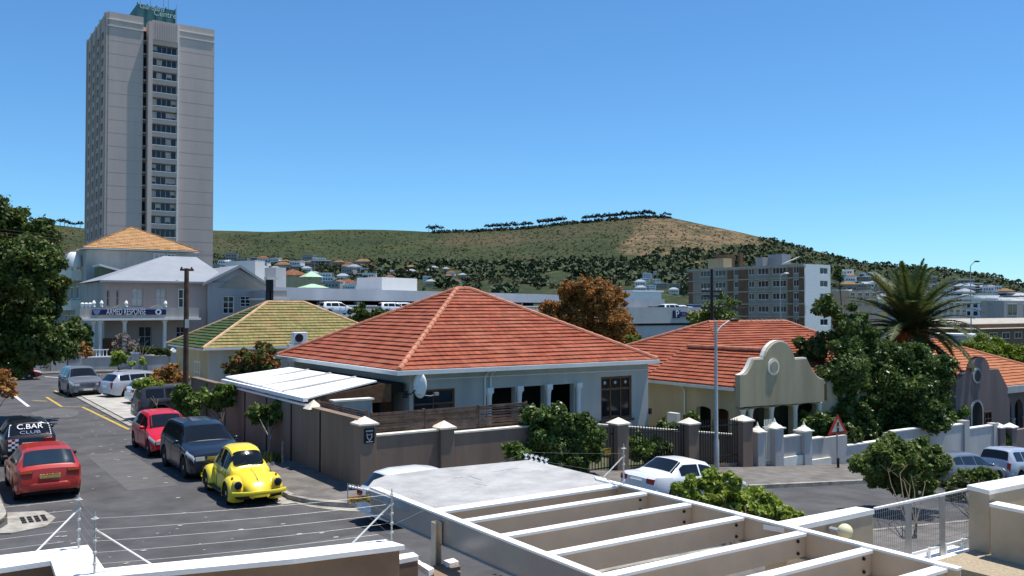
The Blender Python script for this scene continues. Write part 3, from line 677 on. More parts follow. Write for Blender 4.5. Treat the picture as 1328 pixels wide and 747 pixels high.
b = T.mb(); wall_open(b, 't', t0, .55, s0, s1, zb, zt-.2, ops); T.part('side_wall', b, 'tower_side')
for (a, c, z0_, z1_) in ops[:72]:
    g = T.mb(); g.box(t0+.42, t0+.5, a, c, z0_, z1_); T.part('window', g, 'glass')
b = T.mb(); 
for (a, c, z0_, z1_) in ops[72:]: b.box(t0+.42, t0+.5, a, c, z0_, z1_)
if b.v: o = T.part('lower_window', b, 'glass'); o['kind'] = 'stuff'
b = T.mb()
for c in range(5): a = s0+.3+c*5.7; b.box(t0-.35, t0-.003, a, a+.5, zb, zt-.3)
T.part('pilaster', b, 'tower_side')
pA = fs(178, 22, s0+8); pB = fs(227, 22, s0+8); ztop = fs(200, 7.5, s0+8)[1]
b = T.mb(); b.box(pA[0], pB[0], s0+8, s0+18, zt-1.3, ztop-.2); b.slab([(pA[0]-1.5, s0+9), (pA[0], s0+9), (pA[0], s0+16), (pA[0]-1.5, s0+16)], zt-1.3, ztop-2.6)
for q in range(5): x = pA[0]+(pB[0]-pA[0])*q/4; b.box(x-.1, x+.1, s0+7.8, s0+7.99, zt-1.3, ztop+.1)
so = T.part('sign_box', b, 'teal')
def local(Tg, t, s, z): return (t-Tg.o[0], s-Tg.o[1], z-Tg.o[2])
a = fs(197, 10, s0+8); c = fs(212, 19, s0+8)
text_mesh('Gardens', 1.65, 'lettering', 'sign_letter', so, local(T, a[0], s0+7.7, a[1]-.1), (R(90), 0, 0), .05, .95)
text_mesh('Centre', 1.8, 'lettering', 'sign_letter', so, local(T, c[0]+.3, s0+7.7, c[1]), (R(90), 0, 0), .05, .95)
b = T.mb()
for x, h in ((pA[0]+1, 2.5), (pA[0]+3.2, 4.5), (pA[0]+6, 3), (pB[0]-1, 3.6), (pB[0]+.8, 1.8), (t0+2, 1.6), (t0+4, 1.2)):
    b.tube([(x, s0+10, zt-1.3), (x, s0+10, ztop+h if x > pA[0] else zt+h)], .07, 5)
T.part('antenna', b, 'galv')
# --- old apartment building with the tan roof
A = Thing('old_apartment_house', 'pale four storey apartment house with tan tiled hip roof and rounded balconies', 'building', 5.4, 85.6, -.5)
b = A.mb(); b.box(5.4, 17.2, 85.6, 99, -.5, 11.8); b.box(3.4, 5.38, 93, 112, -.5, 3.0); b.box(5.4, 15, 99.02, 112, -.5, 11.6); A.part('wall', b, 'grey_plaster')
hip_roof(A, 4.9, 17.7, 85.1, 101.5, 12.0, 15.1, (11.3, 92), (11.3, 95), 'tile_tan', axis='s', pitch=.5)
for z in (1.6, 5.0, 8.4):
    b = A.mb(); pts = [(5.38, 88.5), (4.3, 88.5), (3.8, 88.9), (3.6, 89.5), (3.6, 111), (5.38, 111)]; b.slab(pts, z, z+.2)
    q = [(5.38, 88.5), (4.3, 88.5), (3.8, 88.9), (3.6, 89.5), (3.6, 111)]
    for i in range(len(q)-1):
        (x0, y0), (x1, y1) = q[i], q[i+1]; d = Vector((x1-x0, y1-y0)).normalized(); nx, ny = d.y*.12, -d.x*.12
        b.slab([(x0, y0), (x1, y1), (x1+nx, y1+ny), (x0+nx, y0+ny)], z+.201, z+1.15)
    A.part('balcony', b, 'cream_trim')
for z in (2.9, 6.3, 9.6):
    for s in (90, 94.5, 99, 103.5, 108): window(A, 't', 5.33, s, s+2.4, z, z+1.5, cols=3, rows=1, fw=.1, sill=False)
for a0, a1, y0, y1 in ((114.5, 118, 374, 390), (119, 122.5, 374, 390), (199, 214, 329, 342), (216, 227, 330, 341)):
    p, q = fs(a0, y1, 85.6), fs(a1, y0, 85.6); window(A, 's', 85.5, p[0], q[0], p[1], q[1], frame='tower_white', glass='curtain' if a0 == 199 else 'glass_blue', fw=.1, sill=False, depth=.12)
b = A.mb(); p = fs(104, 345, 86); b.lathe((4.6, 88.9, p[1]), [(.9, 0), (.9, .1), (.85, .9), (.6, 1.5), (.4, 1.7)], 14); A.part('roof_tank', b, 'coping_white', smooth=True)
# --- olive lower block between
O = Thing('olive_annex', 'narrow olive walled annex between the tan roofed apartments and the grey tin roof', 'building', 8.2, 80, -.5)
p = fs(131, 345, 80); q = fs(174, 358, 80); b = O.mb(); b.prism([(p[0], -.5), (p[0], p[1]), (q[0], q[1]), (q[0], -.5)], 's', 80, 84); O.part('wall', b, 'olive_wall')
b = O.mb(); b.prism([(p[0]-.2, p[1]+.01), (p[0]-.2, p[1]+.25), (q[0]+.2, q[1]+.26), (q[0]+.2, q[1]+.01)], 's', 79.8, 84.1); O.part('coping', b, 'tower_white')
# --- two storey building with the armed response sign
z0 = -.4; sA = 64.0; L = fs(136, 365, sA); tL = L[0]; tM = fs(268, 365, sA)[0]; ze = 7.75; tR = fs(344, 370, sA-.4)[0]; pk = fs(309.5, 345, sA-.4)
G = Thing('security_office', 'two storey pinkish grey office with grey tin roof and dark blue sign band', 'building', tL, sA, z0)
def pw(px0, px1, py0, py1, s): a = fs(px0, py1, s); c = fs(px1, py0, s); return a[0], c[0], a[1], c[1]
ups = [pw(*w, sA) for w in ((137.5, 142.5, 376, 397), (150, 154.5, 376, 397), (170, 186, 374, 398), (201, 216, 374, 398), (231, 245, 375, 399), (179, 197, 423, 450), (228, 240, 423, 440))]
b = G.mb(); wall_open(b, 's', sA, .3, tL, tM, z0, ze, ups); G.part('wall', b, 'pink_wall')
gws = [pw(*w, sA-.4) for w in ((289, 304, 384, 407), (311.5, 325.5, 384, 398))]
b = G.mb(); wall_open(b, 's', sA-.4, .3, tM+.02, tR, z0, ze-.2, gws)
b.prism([(tM+.02, ze-.2), (tR, ze-.2), (tR, ze-.1), (pk[0], pk[1]-.25), (tM+.02, ze-.1)], 's', sA-.4, sA-.1)
b.box(tM, tR, sA+11.4, sA+12, z0, ze-.2); b.box(tL+.3, tM, sA+11.4, sA+12, z0, ze-.1); b.box(tL, tL+.29, sA+.31, sA+12, z0, ze-.05); b.box(tR-.3, tR, sA-.09, sA+12, z0, ze-.2); b.box(tM+.02, tM+.3, sA-.09, sA+.4, z0, ze-.2)
G.part('gable_wing', b, 'grey_wall')
b = G.mb(); b.prism([(pk[0]-2.0, pk[1]-2.15), (pk[0]+2.0, pk[1]-2.15), (pk[0]+.1, pk[1]-.95), (pk[0]-.1, pk[1]-.95)], 's', sA-.46, sA-.41); G.part('gable_panel', b, 'beige_wall')
for i, w in enumerate(ups): window(G, 's', sA+.1, *w, frame='grey_wall' if i != 4 else 'house_trim', glass='glass' if i in (4, 0, 1) else ('glass_blue' if i > 4 else 'curtain'), cols=1 if i < 2 else 2, rows=2, fw=.09)
for i, w in enumerate(gws): window(G, 's', sA-.3, *w, glass='glass', cols=2, rows=3, fw=.09)
b = G.mb(); e = .5; c = [(tL-e, sA-e, ze), (tM+2.5, sA-e, ze), (tM+2.5, sA+12, ze), (tL-e, sA+12, ze)]; r0 = fs(212, 332, sA+5.8); r1 = fs(251, 332, sA+5.8); A_, B_ = (r0[0], sA+5.8, r0[1]), (tM+.5, sA+5.8, r0[1])
b.add(c+[A_, B_], [(0, 1, 5, 4), (1, 2, 5), (2, 3, 4, 5), (3, 0, 4), (3, 2, 1, 0)])
pe = (pk[0], pk[1]+.1); em = (tM-.6, ze-.15); er = (tR+.5, ze-.25)
b.add([(em[0], sA-.8, em[1]), (pe[0], sA-.8, pe[1]), (er[0], sA-.8, er[1]), (em[0]-0, sA+12, em[1]), (pe[0], sA+12, pe[1]), (er[0], sA+12, er[1])]+[(em[0], sA-.8, em[1]-.18), (pe[0], sA-.8, pe[1]-.2), (er[0], sA-.8, er[1]-.18)], [(0, 1, 4, 3), (1, 2, 5, 4)])
ro = G.part('roof', b, 'tin_roof')
b = G.mb(); 
for (a, c) in ((em, pe), (pe, er)): b.prism([(a[0], a[1]-.02), (c[0], c[1]-.02), (c[0], c[1]-.28), (a[0], a[1]-.28)], 's', sA-.84, sA-.79)
b.box(tL-e, tM-.62, sA-e-.1, sA-e+.02, ze-.18, ze-.01); G.part('gutter', b, 'tin_roof')
b = G.mb(); q = fs(222, 362, sA-.5); b.slab([(q[0]-1.3, sA+.6), (q[0]+.6, sA-.35), (q[0]+.8, sA-.2), (q[0]-1.1, sA+.8)], ze+.05, ze+.12); G.part('roof_scar', b, 'dark_metal')
sP = 61.0; pa, pb = fs(104, 400, sP), fs(258, 400, sP); zu, zl = fs(180, 399, sP)[1], fs(180, 413.5, sP)[1]
b = G.mb(); b.box(pa[0], pb[0], sP, sA-.01, zl, zl+.25); b.box(pa[0], pb[0], sP, sP+.25, zl+.251, zu); b.box(pa[0], pa[0]+.25, sP+.26, sA-.02, zl+.251, zu)
for px0, px1 in ((146, 166), (195, 216)):
    a, c = fs(px0, 400, sP)[0], fs(px1, 400, sP)[0]; b.prism([(a, zu+.002), (c, zu+.002), (c-.3, zu+.14), ((a+c)/2, zu+.26), (a+.3, zu+.14)], 's', sP+.02, sP+.22)
G.part('parapet', b, 'grey_plaster')
b = G.mb(); b.box(pa[0]-.15, pb[0]+.15, sP-.2, sP-.003, zl-.12, zl+.06); G.part('cornice', b, 'tower_white')
b = G.mb(); a, c = fs(119.5, 412, sP), fs(215, 402, sP); b.box(a[0], c[0], sP-.12, sP-.004, a[1]+.25, c[1]+.05); sg = G.part('sign_band', b, 'navy')
mz = (a[1]+.25+c[1]+.05)/2; x0, x1 = fs(131, 405, sP)[0], fs(195, 405, sP)[0]
text_mesh('ARMED RESPONSE', .74, 'lettering', 'letter_white', sg, local(G, (x0+x1)/2, sP-.13, mz), (R(90), 0, 0), .01, (x1-x0)/7.6)
xe = fs(205, 405, sP)[0]; b = G.mb(); b.lathe((xe, sP-.14, mz), [(.27, 0), (.27, .015)], 14, 's'); e1 = b.build('emblem', 'letter_white', sg)
b = G.mb(); b.prism([(xe-.12, mz+.12), (xe+.12, mz+.12), (xe+.1, mz-.05), (xe, mz-.17), (xe-.1, mz-.05)], 's', sP-.17, sP-.142); b.build('emblem', 'navy', sg)
xe = fs(125, 405, sP)[0]; b = G.mb(); b.prism([(xe-.3, mz+.2), (xe+.3, mz+.2), (xe+.22, mz-.1), (xe, mz-.25), (xe-.22, mz-.1)], 's', sP-.15, sP-.125); b.build('emblem', 'letter_dim', sg)
for px in (105.5, 120.5, 130, 162, 214):
    x = fs(px, 430, sP+.2)[0]; b = G.mb(); b.lathe((x, sP+.35, z0), [(.26, 0), (.26, .5), (.18, .6), (.16, zl-z0-.4), (.26, zl-z0-.25), (.26, zl-z0-.13)], 12); G.part('column', b, 'tower_white', smooth=True)
for px in (107, 112, 117, 122, 132, 164, 215):
    x = fs(px, 398, sP)[0]; b = G.mb(); b.lathe((x, sP+.12, zu+.02), [(.08, 0), (.14, .1), (.07, .18), (.16, .36), (.11, .5), (.03, .62)] if px > 120 else [(.07, 0), (.12, .15), (.15, .32), (.08, .42)], 10); G.part('finial', b, 'coping_white', smooth=True)
x0, x1 = fs(133, 440, sA-.05)[0], fs(160, 440, sA-.05)[0]; b = G.mb(); b.box(x0, x1, sA-.08, sA-.02, z0, z0+2.9); G.part('door', b, 'wood_brown')
# --- front wall and pillars of that building, across the far street
FW = Thing('garden_wall', 'low white garden wall with capped square pillars across the far street', 'wall', -2, 57.6, -.1)
sF = 57.6; a = fs(97, 463, sF)[0]; segs = [(a, 5.2), (5.2, 9.3), (9.3, 14)]
b = FW.mb(); zc = 1.1
b.box(a, 14, sF, sF+.3, -.3, zc); FW.part('wall_panel', b, 'white_wall')
b = FW.mb(); b.box(a+.1, 14, sF-.06, sF+.36, zc+.002, zc+.09); FW.part('coping', b, 'coping_white')
b = FW.mb(); b.box(a-14, a-.1, sF+1.5, sF+1.8, -.3, 1.7); FW.part('wall_panel', b, 'white_wall')
for x, h, w in ((a, 1.75, .5), (a-1.2, 2.3, .55), (a-2.8, 2.3, .5), (fs(175, 463, sF)[0], 1.35, .3), (fs(225, 463, sF)[0], 1.35, .3)):
    b = FW.mb(); b.box(x-w, x+w, sF-.2, sF+.5, -.3, h); pl = FW.part('pillar', b, 'white_wall'); b = FW.mb(); b.box(x-w-.08, x+w+.08, sF-.28, sF+.58, h+.002, h+.12); b.prism([(x-w, h+.121), (x+w, h+.121), (x, h+.4)], 's', sF-.15, sF+.45); b.build('cap', 'coping_white', pl)
b = FW.mb()
for k in range(7): x = a+.8+k*.27; b.box(x, x+.06, sF+.1, sF+.16, zc+.091, zc+.6)
b.box(a+.7, a+2.6, sF+.08, sF+.18, zc+.601, zc+.68); FW.part('railing', b, 'coping_white')
# --- green tiled house
GH = Thing('green_tiled_house', 'bungalow with mossy yellow and dark green tiled hip roof', 'house', 2.6, 26, -.1)
t0_, s0_ = 2.35, 25.6
b = GH.mb(); ops = [pw(*w, s0_+.5) for w in ((258, 266, 465, 480),)]
b.box(t0_+.5, 14, s0_+.5, s0_+.8, -.2, 2.95); GH.part('front_wall', b, 'grey_plaster')  # grey front, cream side: shade and sun are put into the wall colours
b = GH.mb(); b.box(t0_+.5, t0_+.8, s0_+.801, 33.2, -.2, 2.95); b.box(t0_+.5, 14, 33.2, 33.5, -.2, 2.95); b.box(13.7, 14, s0_+.801, 33.19, -.2, 2.95); GH.part('side_wall', b, 'cream_wall')
rL, rR = (7.2, 29.6), (9.5, 29.6); zr = 5.58; c = [(t0_, s0_, 3.05), (14.6, s0_, 3.05), (14.6, 33.8, 3.05), (t0_, 33.8, 3.05)]
b = GH.mb(); courses(b, c[0], c[1], (*rL, zr), (*rR, zr)); courses(b, c[1], c[2], (*rR, zr), (*rR, zr)); courses(b, c[2], c[3], (*rR, zr), (*rL, zr)); ro = GH.part('roof', b, 'tile_mossy', fix=False)
b = GH.mb(); courses(b, c[3], c[0], (*rL, zr), (*rL, zr)); GH.part('roof_face', b, 'tile_green', fix=False, label='dark green side of the roof')
b = GH.mb()
for a, d in ((c[0], (*rL, zr)), (c[3], (*rL, zr)), (c[1], (*rR, zr)), ((*rL, zr), (*rR, zr))): b.tube([a, d], .1, 8)
b.build('ridge_cap', 'ridge_pale', ro)
b = GH.mb(); b.box(t0_+.05, 14.5, s0_+.05, 33.7, 2.92, 3.03); b.box(t0_, 14.6, s0_-.08, s0_-.005, 2.95, 3.06); GH.part('eave_board', b, 'house_trim')
window(GH, 't', t0_+.48, 28, 29.2, 1.0, 2.2, depth=.05)
# air conditioner on the green house roof
p = dY(388, 447, 46.5); AC = Thing('air_conditioner', 'white air conditioning unit standing on the mossy tiled roof', 'air conditioner', p[0], p[1], p[2], local=False)
b = AC.mb(); b.box(p[0]-.38, p[0]+.38, p[1]-.2, p[1]+.2, p[2]+.06, p[2]+.66); AC.part('casing', b, 'coping_white', bevel=.03)
b = AC.mb(); b.lathe((p[0]-.08, p[1]-.225, p[2]+.36), [(.22, 0), (.22, .02)], 20, 's'); AC.part('fan_grille', b, 'plastic_dark')
b = AC.mb(); b.box(p[0]-.6, p[0]+.6, p[1]-.2, p[1]+.2, p[2]-.15, p[2]+.05); AC.part('base', b, 'coping_white')
# --- parking deck of the shopping centre
D1 = (23.8, 74.3); PD = Thing('parking_garage', 'long low parking deck with blue grey parapet bands behind the red roof', 'parking garage', D1[0], D1[1], -3, rot=R(24), local=True)
b = MB(); b.box(-3, 66, 0, 26, 9.17, 10.6); PD.part('upper_band', b, 'deck_band')
b = MB(); b.box(-3, 66, .4, 26, 0, 7.8); b.box(-3, 66, 0, .39, 5.2, 8.45); PD.part('lower_wall', b, 'deck_wall')
b = MB(); b.box(-3, 66, -.05, .35, 8.455, 8.6); PD.part('rail', b, 'tower_white')
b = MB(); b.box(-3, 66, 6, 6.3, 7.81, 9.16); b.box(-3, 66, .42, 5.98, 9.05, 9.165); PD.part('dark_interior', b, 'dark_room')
b = MB()
for k in range(10): b.box(k*6.6, k*6.6+.5, .5, 1.0, 7.81, 9.04)
PD.part('pillar', b, 'deck_wall')
for x, w, h, mm, d in ((31.5, 8.5, 1.5, 'tower_white', 12), (2, 1.6, 1.6, 'deck_wall', 3), (-2, 1.4, 2.2, 'tower_white', 2)):
    b = MB(); b.box(x, x+w, d, d+5, 10.61, 10.6+h+.8); PD.part('roof_box', b, mm)
# annex left of it with chimneys
p = dY(358, 385, 84); AX = Thing('annex_building', 'small grey flat annex with dark chimney stacks right of the gabled office', 'building', p[0], p[1], 0)
a, c = fs(345, 400, p[1]), fs(372, 377, p[1]); b = AX.mb(); b.box(a[0], c[0], p[1], p[1]+6, -1, c[1]); AX.part('wall', b, 'grey_wall')
b = AX.mb(); b.box(a[0]-.2, c[0]+.2, p[1]-.2, p[1]+6.2, c[1]-.9, c[1]-.7); AX.part('ledge', b, 'tower_white')
for q in (347.5, 352.5): x = fs(q, 370, p[1]-.5)[0]; b = AX.mb(); b.box(x-.12, x+.12, p[1]-.6, p[1]-.21, c[1]-1.0, c[1]+1.0); AX.part('chimney', b, 'dark_metal')
a = fs(346, 366, p[1]); b = AX.mb(); b.box(a[0]-.2, a[0]+.8, p[1]-.7, p[1]+.2, c[1]+1.01, c[1]+1.25); AX.part('chimney_cap', b, 'cream_trim')
# --- supermarket with its roof parking
sS = 59.6; a = fs(815, 398, sS)[0]; c = fs(912, 402, sS)[0]-11.5; zt_ = 5.35
SM = Thing('supermarket', 'plain blue grey supermarket wall with blue and red lettering boxes', 'building', a, sS, -3)
b = SM.mb(); b.box(a, c+12, sS+.4, sS+30, -3, 4.0); b.box(a, c+12, sS, sS+.39, fs(870, 419, sS)[1], zt_); b.box(a, c+12, sS+.2, sS+.39, -3, fs(870, 420.3, sS)[1]); SM.part('wall', b, 'deck_wall')
b = SM.mb(); b.box(a, c+12, sS+.05, sS+.19, fs(870, 420.3, sS)[1]-.15, fs(870, 419, sS)[1]-.01); SM.part('shadow_gap', b, 'dark_room')
def signbox(x0, x1, y0, y1, mm, txt, size, tm, dx=0):
    p, q = fs(x0, y1, sS), fs(x1, y0, sS); b = SM.mb(); b.box(p[0], q[0], sS-.2, sS-.004, p[1], q[1]); o = SM.part('sign_box', b, mm)
    if txt: text_mesh(txt, size, 'lettering', tm, o, local(SM, (p[0]+q[0])/2+dx, sS-.23, (p[1]+q[1])/2), (R(90), 0, 0), .015)
signbox(872.5, 881, 402.5, 412.5, 'navy', 'P', 1.25, 'letter_white'); signbox(881.2, 889, 404.5, 410.5, 'navy', 'ick', .55, 'letter_dim'); signbox(889.2, 896, 405.5, 410.5, 'red_sign', 'n', .5, 'letter_dim'); signbox(898, 907, 402.5, 411, 'red_sign', 'P', 1.2, 'letter_white'); signbox(907.2, 914, 404.5, 411, 'red_sign', 'ay', .6, 'letter_white')
for x0, x1, y0, h in ((822, 862, 392, 1.0),):
    p, q = fs(x0, 397, sS+9), fs(x1, 397, sS+9); b = SM.mb(); b.box(p[0], q[0], sS+9, sS+14, 4.01, 6.5); SM.part('roof_box', b, 'deck_wall')
p = dY(838, 388, 150); bx = Thing('white_block', 'small white building showing right of the rust coloured tree', 'building', p[0], p[1], p[2]-6); b = bx.mb(); b.box(p[0]-3, p[0]+3.5, p[1], p[1]+6, p[2]-6, p[2]+1.2); bx.part('wall', b, 'coping_white'); b = bx.mb(); b.box(p[0]-3.3, p[0]+3.8, p[1]-.3, p[1]+6.3, p[2]+1.21, p[2]+1.5); bx.part('roof', b, 'tin_white')
# --- the flat roofed apartment block on the right
tf, sf = 147.7, 99.3; zt_ = 14.6; AB = Thing('apartment_block', 'grey and brown brick flat roofed apartment block with a white end wall', 'building', tf, sf, -4)
sy = lambda px: ft(px, 370, tf)[0]
sEnd = sy(893); te = fs(1077, 370, sf)[0]
brown = [(893.5, 898), (944, 951), (958, 970), (1022, 1028), (1036.5, 1042.9)]
cols = [(908, 925, 4), (927, 941, 3), (951.5, 957.5, 1), (970.5, 978, 2), (982.5, 996.5, 3), (1001.5, 1019.5, 4), (1028.5, 1036, 2)]
rws = []
for k in range(6): zc = ft(1000, 351.5+16.4*k, tf)[1]; rws.append((zc-.75, zc+.75))
ops = [(sy(b_), sy(a_), z_, w_) for (a_, b_, n_) in cols for (z_, w_) in rws]
ops = [(min(o[0], o[1]), max(o[0], o[1]), o[2], o[3]) for o in ops]
b = AB.mb(); wall_open(b, 't', tf, .4, sf, sEnd, -4, zt_, ops); b.box(tf+.41, te-.1, sEnd-.4, sEnd, -4, zt_-.1); b.box(tf+2, te-.1, sf+.5, sEnd-.41, -4, zt_-.8); AB.part('wall', b, 'beige_wall')
b = AB.mb(); sops = []
for k in range(6):
    z = fs(1068, 351.5+16.6*k, sf)[1]; sops.append((fs(1063.5, 360, sf)[0], fs(1073.5, 360, sf)[0], z-.7, z+.7))
wall_open(b, 's', sf, .4, tf+.01, te, -4, zt_+.15, sops); b.box(te-.09, te, sf+.41, sEnd, -4, zt_); AB.part('end_wall', b, 'coping_white')
b = AB.mb()
for (x0, x1) in brown: y0, y1 = sorted((sy(x0), sy(x1))); b.box(tf-.15, tf-.003, y0, y1, -4, zt_-.6)
AB.part('brick_panel', b, 'brick_brown')
b = AB.mb()
for k in range(6): z = ft(1000, 361+16.4*k, tf)[1]; b.box(tf-.35, tf-.16, sf+.05, sEnd, z-.2, z+.05)
b.box(tf-.5, tf-.16, sf-.1, sEnd+.1, zt_-.35, zt_+.2); AB.part('floor_band', b, 'grey_plaster')
for i, o in enumerate(ops): window(AB, 't', tf+.1, *o, frame='tower_white', glass='glass' if i % 3 else 'glass_blue', cols=cols[i//6][2], rows=1, fw=.12, sill=False, depth=.15)
for o in sops: window(AB, 's', sf+.1, *o, frame='tower_white', glass='glass_blue', cols=2, rows=1, fw=.1, sill=False, depth=.15)
def rb(x0, x1, y0, Y_, mm, lab, nm='roof_box', d=4):
    p = dY(x0, y0, Y_); q = dY(x1, y0, Y_); b = AB.mb(); x, y = W(p[0], p[1])
    b.box(p[0]-1, q[0], p[1], p[1]+d, zt_-.8, p[2]); AB.part(nm, b, mm)
def rbox(x0, x1, y0, s, mm, nm='roof_box', d=3):
    p, q = ft(x0, y0, s), ft(x1, y0, s); b = AB.mb(); b.box(s, s+d, min(p[0], q[0]), max(p[0], q[0]), zt_-.8, p[1]); AB.part(nm, b, mm)
rbox(918, 938, 336, tf+4, 'cream_wall'); rbox(927, 942, 331, tf+8, 'brick_brown'); rbox(957, 960, 328, tf+3, 'brick_brown', 'chimney', 1); rbox(980, 989, 334, tf+3, 'white_wall', 'roof_tank', 2); rbox(996, 1014, 330.5, tf+5, 'tin_roof', 'roof_tank', 3)
p, q = ft(1013, 343, tf+2), ft(1029, 336, tf+2); b = AB.mb(); b.add([(tf+2, p[0], p[1]), (tf+2, q[0], q[1]), (tf+4, q[0], q[1]+.7), (tf+4, p[0], p[1]+.7), (tf+2.1, p[0], p[1]-.15), (tf+2.1, q[0], q[1]-.15), (tf+4.1, q[0], q[1]+.55), (tf+4.1, p[0], p[1]+.55)], [(0, 1, 2, 3), (4, 5, 6, 7), (0, 4, 5, 1), (3, 2, 6, 7), (0, 3, 7, 4), (1, 2, 6, 5)]); AB.part('roof_panel', b, 'coping_white')
# --- right hand background buildings
def block(name, label, x0, x1, ytop, Y, zbase, wall, d=12, winrows=(), wm='glass', roof=None, nw=6, over=.4, ybot=None):
    p = dY(x0, ytop, Y); s = p[1]; q = fs(x1, ytop, s); H = Thing(name, label, 'building', p[0], s, zbase)
    b = H.mb(); b.box(p[0], q[0], s, s+d, zbase, p[2]-(.3 if roof else 0)); H.part('wall', b, wall)
    if roof: b = H.mb(); b.add([(p[0]-over, s-over, p[2]-.9), (q[0]+over, s-over, p[2]-.9), (q[0]+over, s+d+over, p[2]-.9), (p[0]-over, s+d+over, p[2]-.9), (p[0]+2, s+d/2, p[2]+.4), (q[0]-2, s+d/2, p[2]+.4)], [(0, 1, 5, 4), (1, 2, 5), (2, 3, 4, 5), (3, 0, 4), (3, 2, 1, 0)]); H.part('roof', b, roof)
    for (ya, yb) in winrows:
        za, zb_ = fs(x0, yb, s)[1], fs(x0, ya, s)[1]; w = (q[0]-p[0])/nw
        for k in range(nw): window(H, 's', s-.06, p[0]+w*(k+.2), p[0]+w*(k+.8), za, zb_, frame='tower_white', glass=wm, depth=.1, cols=2, rows=1, sill=False)
    return H
block('brick_roof_building', 'low building with weathered grey brown roof above the green hedge, at the right edge', 1262, 1400, 418, 118, -4, 'brick_brown', 12, ((432, 441),), roof='concrete', nw=9)
block('blue_office', 'blue grey office slab at the right edge beyond the brown roof', 1302, 1380, 390, 190, -4, 'glass_blue' if False else 'grey_wall', 5, ((394, 409),), wm='glass', nw=4)
block('grey_flats', 'long grey block of flats half hidden behind the palm fronds', 1196, 1254, 388, 230, -4, 'grey_wall', 10, ((392, 397), (401, 406)), nw=7)
block('white_flats', 'pale block with brown windows left of the palm crown', 1101, 1138, 377, 210, -4, 'beige_wall', 10, ((379, 384), (388, 393)), nw=4)
p = dY(1278, 428, 95); q = fs(1300, 428, p[1]); H = Thing('white_gabled_house', 'white walled outbuilding just above the green hedge', 'building', p[0], p[1], -4); b = H.mb(); b.box(p[0]-3, p[0]-.2, p[1], p[1]+5, -4, p[2]-.6); b.box(p[0]-.2, q[0], p[1], p[1]+5, -4, p[2]-.9); H.part('wall', b, 'white_wall'); b = H.mb(); b.box(p[0]-3.2, p[0], p[1]-.2, p[1]+5.2, p[2]-.59, p[2]-.4); H.part('roof', b, 'tin_white')
# ================================================================ RED ROOFED CORNER HOUSE
HS = 4.35; H1 = Thing('red_roof_house', 'pale blue grey bungalow under the large red tiled hip roof on the corner', 'house', 3.7, HS, 0)
wL, wR = 3.75, 14.88; ze = 3.0
fw = lambda x0, x1, y0, y1: pw(x0, x1, y0, y1, HS)
win1 = fw(536, 590, 506, 537); win1 = (win1[0], win1[1], 1.25, 2.35)
vs_ = [(fw(637, 668, 502, 530)), (fw(675.5, 706, 500, 530)), (fw(713, 744, 499, 530))]; vs_ = [(a, b, .35, 2.26) for a, b, _, _ in vs_]
win2 = fw(779.5, 819.5, 489, 540); win2 = (win2[0], win2[1], .72, 2.45)
b = H1.mb(); wall_open(b, 's', HS, .25, wL, wR, -1.0, ze-.1, [win1, win2]+vs_); H1.part('front_wall', b, 'house_wall')
b = H1.mb(); b.box(wL, wL+.25, HS+.251, 15.6, -.3, ze-.1); b.box(wR-.25, wR, HS+.251, 15.6, -1.3, ze-.1); b.box(wL+.26, wR-.26, 15.35, 15.6, -1.3, ze-.1); H1.part('side_wall', b, 'plaster_tan' if False else 'house_wall')
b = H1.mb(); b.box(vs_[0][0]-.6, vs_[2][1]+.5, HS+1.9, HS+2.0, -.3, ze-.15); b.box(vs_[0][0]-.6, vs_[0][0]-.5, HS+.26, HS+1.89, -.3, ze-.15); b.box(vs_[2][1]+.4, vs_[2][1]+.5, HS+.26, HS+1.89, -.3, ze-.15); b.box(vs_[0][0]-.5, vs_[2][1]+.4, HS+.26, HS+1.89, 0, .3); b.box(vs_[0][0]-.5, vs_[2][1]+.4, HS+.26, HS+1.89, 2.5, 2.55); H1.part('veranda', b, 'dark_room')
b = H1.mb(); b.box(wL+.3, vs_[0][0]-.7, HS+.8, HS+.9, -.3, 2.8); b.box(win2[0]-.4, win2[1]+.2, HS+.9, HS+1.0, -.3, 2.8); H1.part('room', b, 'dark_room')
for i, x in enumerate((vs_[0][0]-.14, (vs_[0][1]+vs_[1][0])/2, (vs_[1][1]+vs_[2][0])/2, vs_[2][1]+.16)):
    b = H1.mb(); b.lathe((x, HS-.09, -.2), [(.13, 0), (.13, .35), (.10, .4), (.085, 1.95), (.10, 2.2), (.13, 2.3)], 14); b.box(x-.13, x+.13, HS-.2, HS-.004, 2.1, 2.30); H1.part('column', b, 'house_trim', smooth=True)
f = window(H1, 's', HS+.06, *win1, frame='wood_brown', glass='glass_blue', cols=2, rows=1, fw=.07, sill=False)
b = H1.mb(); b.box(win1[0]+.08, win1[1]-.08, HS+.20, HS+.22, 1.3, 1.8); b.build('curtain', 'curtain', f)
b = H1.mb(); b.box(win1[0]+.02, win1[1]-.02, HS+.05, HS+.1, 1.80, 1.87); b.build('transom', 'wood_brown', f)
f = window(H1, 's', HS+.06, *win2, frame='wood_brown', glass='glass', cols=3, rows=1, fw=.09, sill=False)
b = H1.mb(); zt2 = win2[2]+(win2[3]-win2[2])*.68; b.box(win2[0]+.02, win2[1]-.02, HS+.05, HS+.11, zt2, zt2+.09)
b.box(win2[0]-.08, win2[1]+.08, HS-.06, HS+.2, win2[2]-.1, win2[2]-.003); b.build('transom', 'wood_brown', f)
b = H1.mb()
for q in range(3): x = win2[0]+(win2[1]-win2[0])*(q+.5)/3; b.box(x-.2, x+.22, HS+.125, HS+.13, win2[2]+.12, zt2-.03)
b.build('curtain', 'curtain', f)
b = H1.mb()
for q in range(3): x = win2[0]+(win2[1]-win2[0])*(q+.5)/3; b.lathe((x, HS+.085, zt2+.30), [(.07, 0), (.07, .03)], 8, 's')
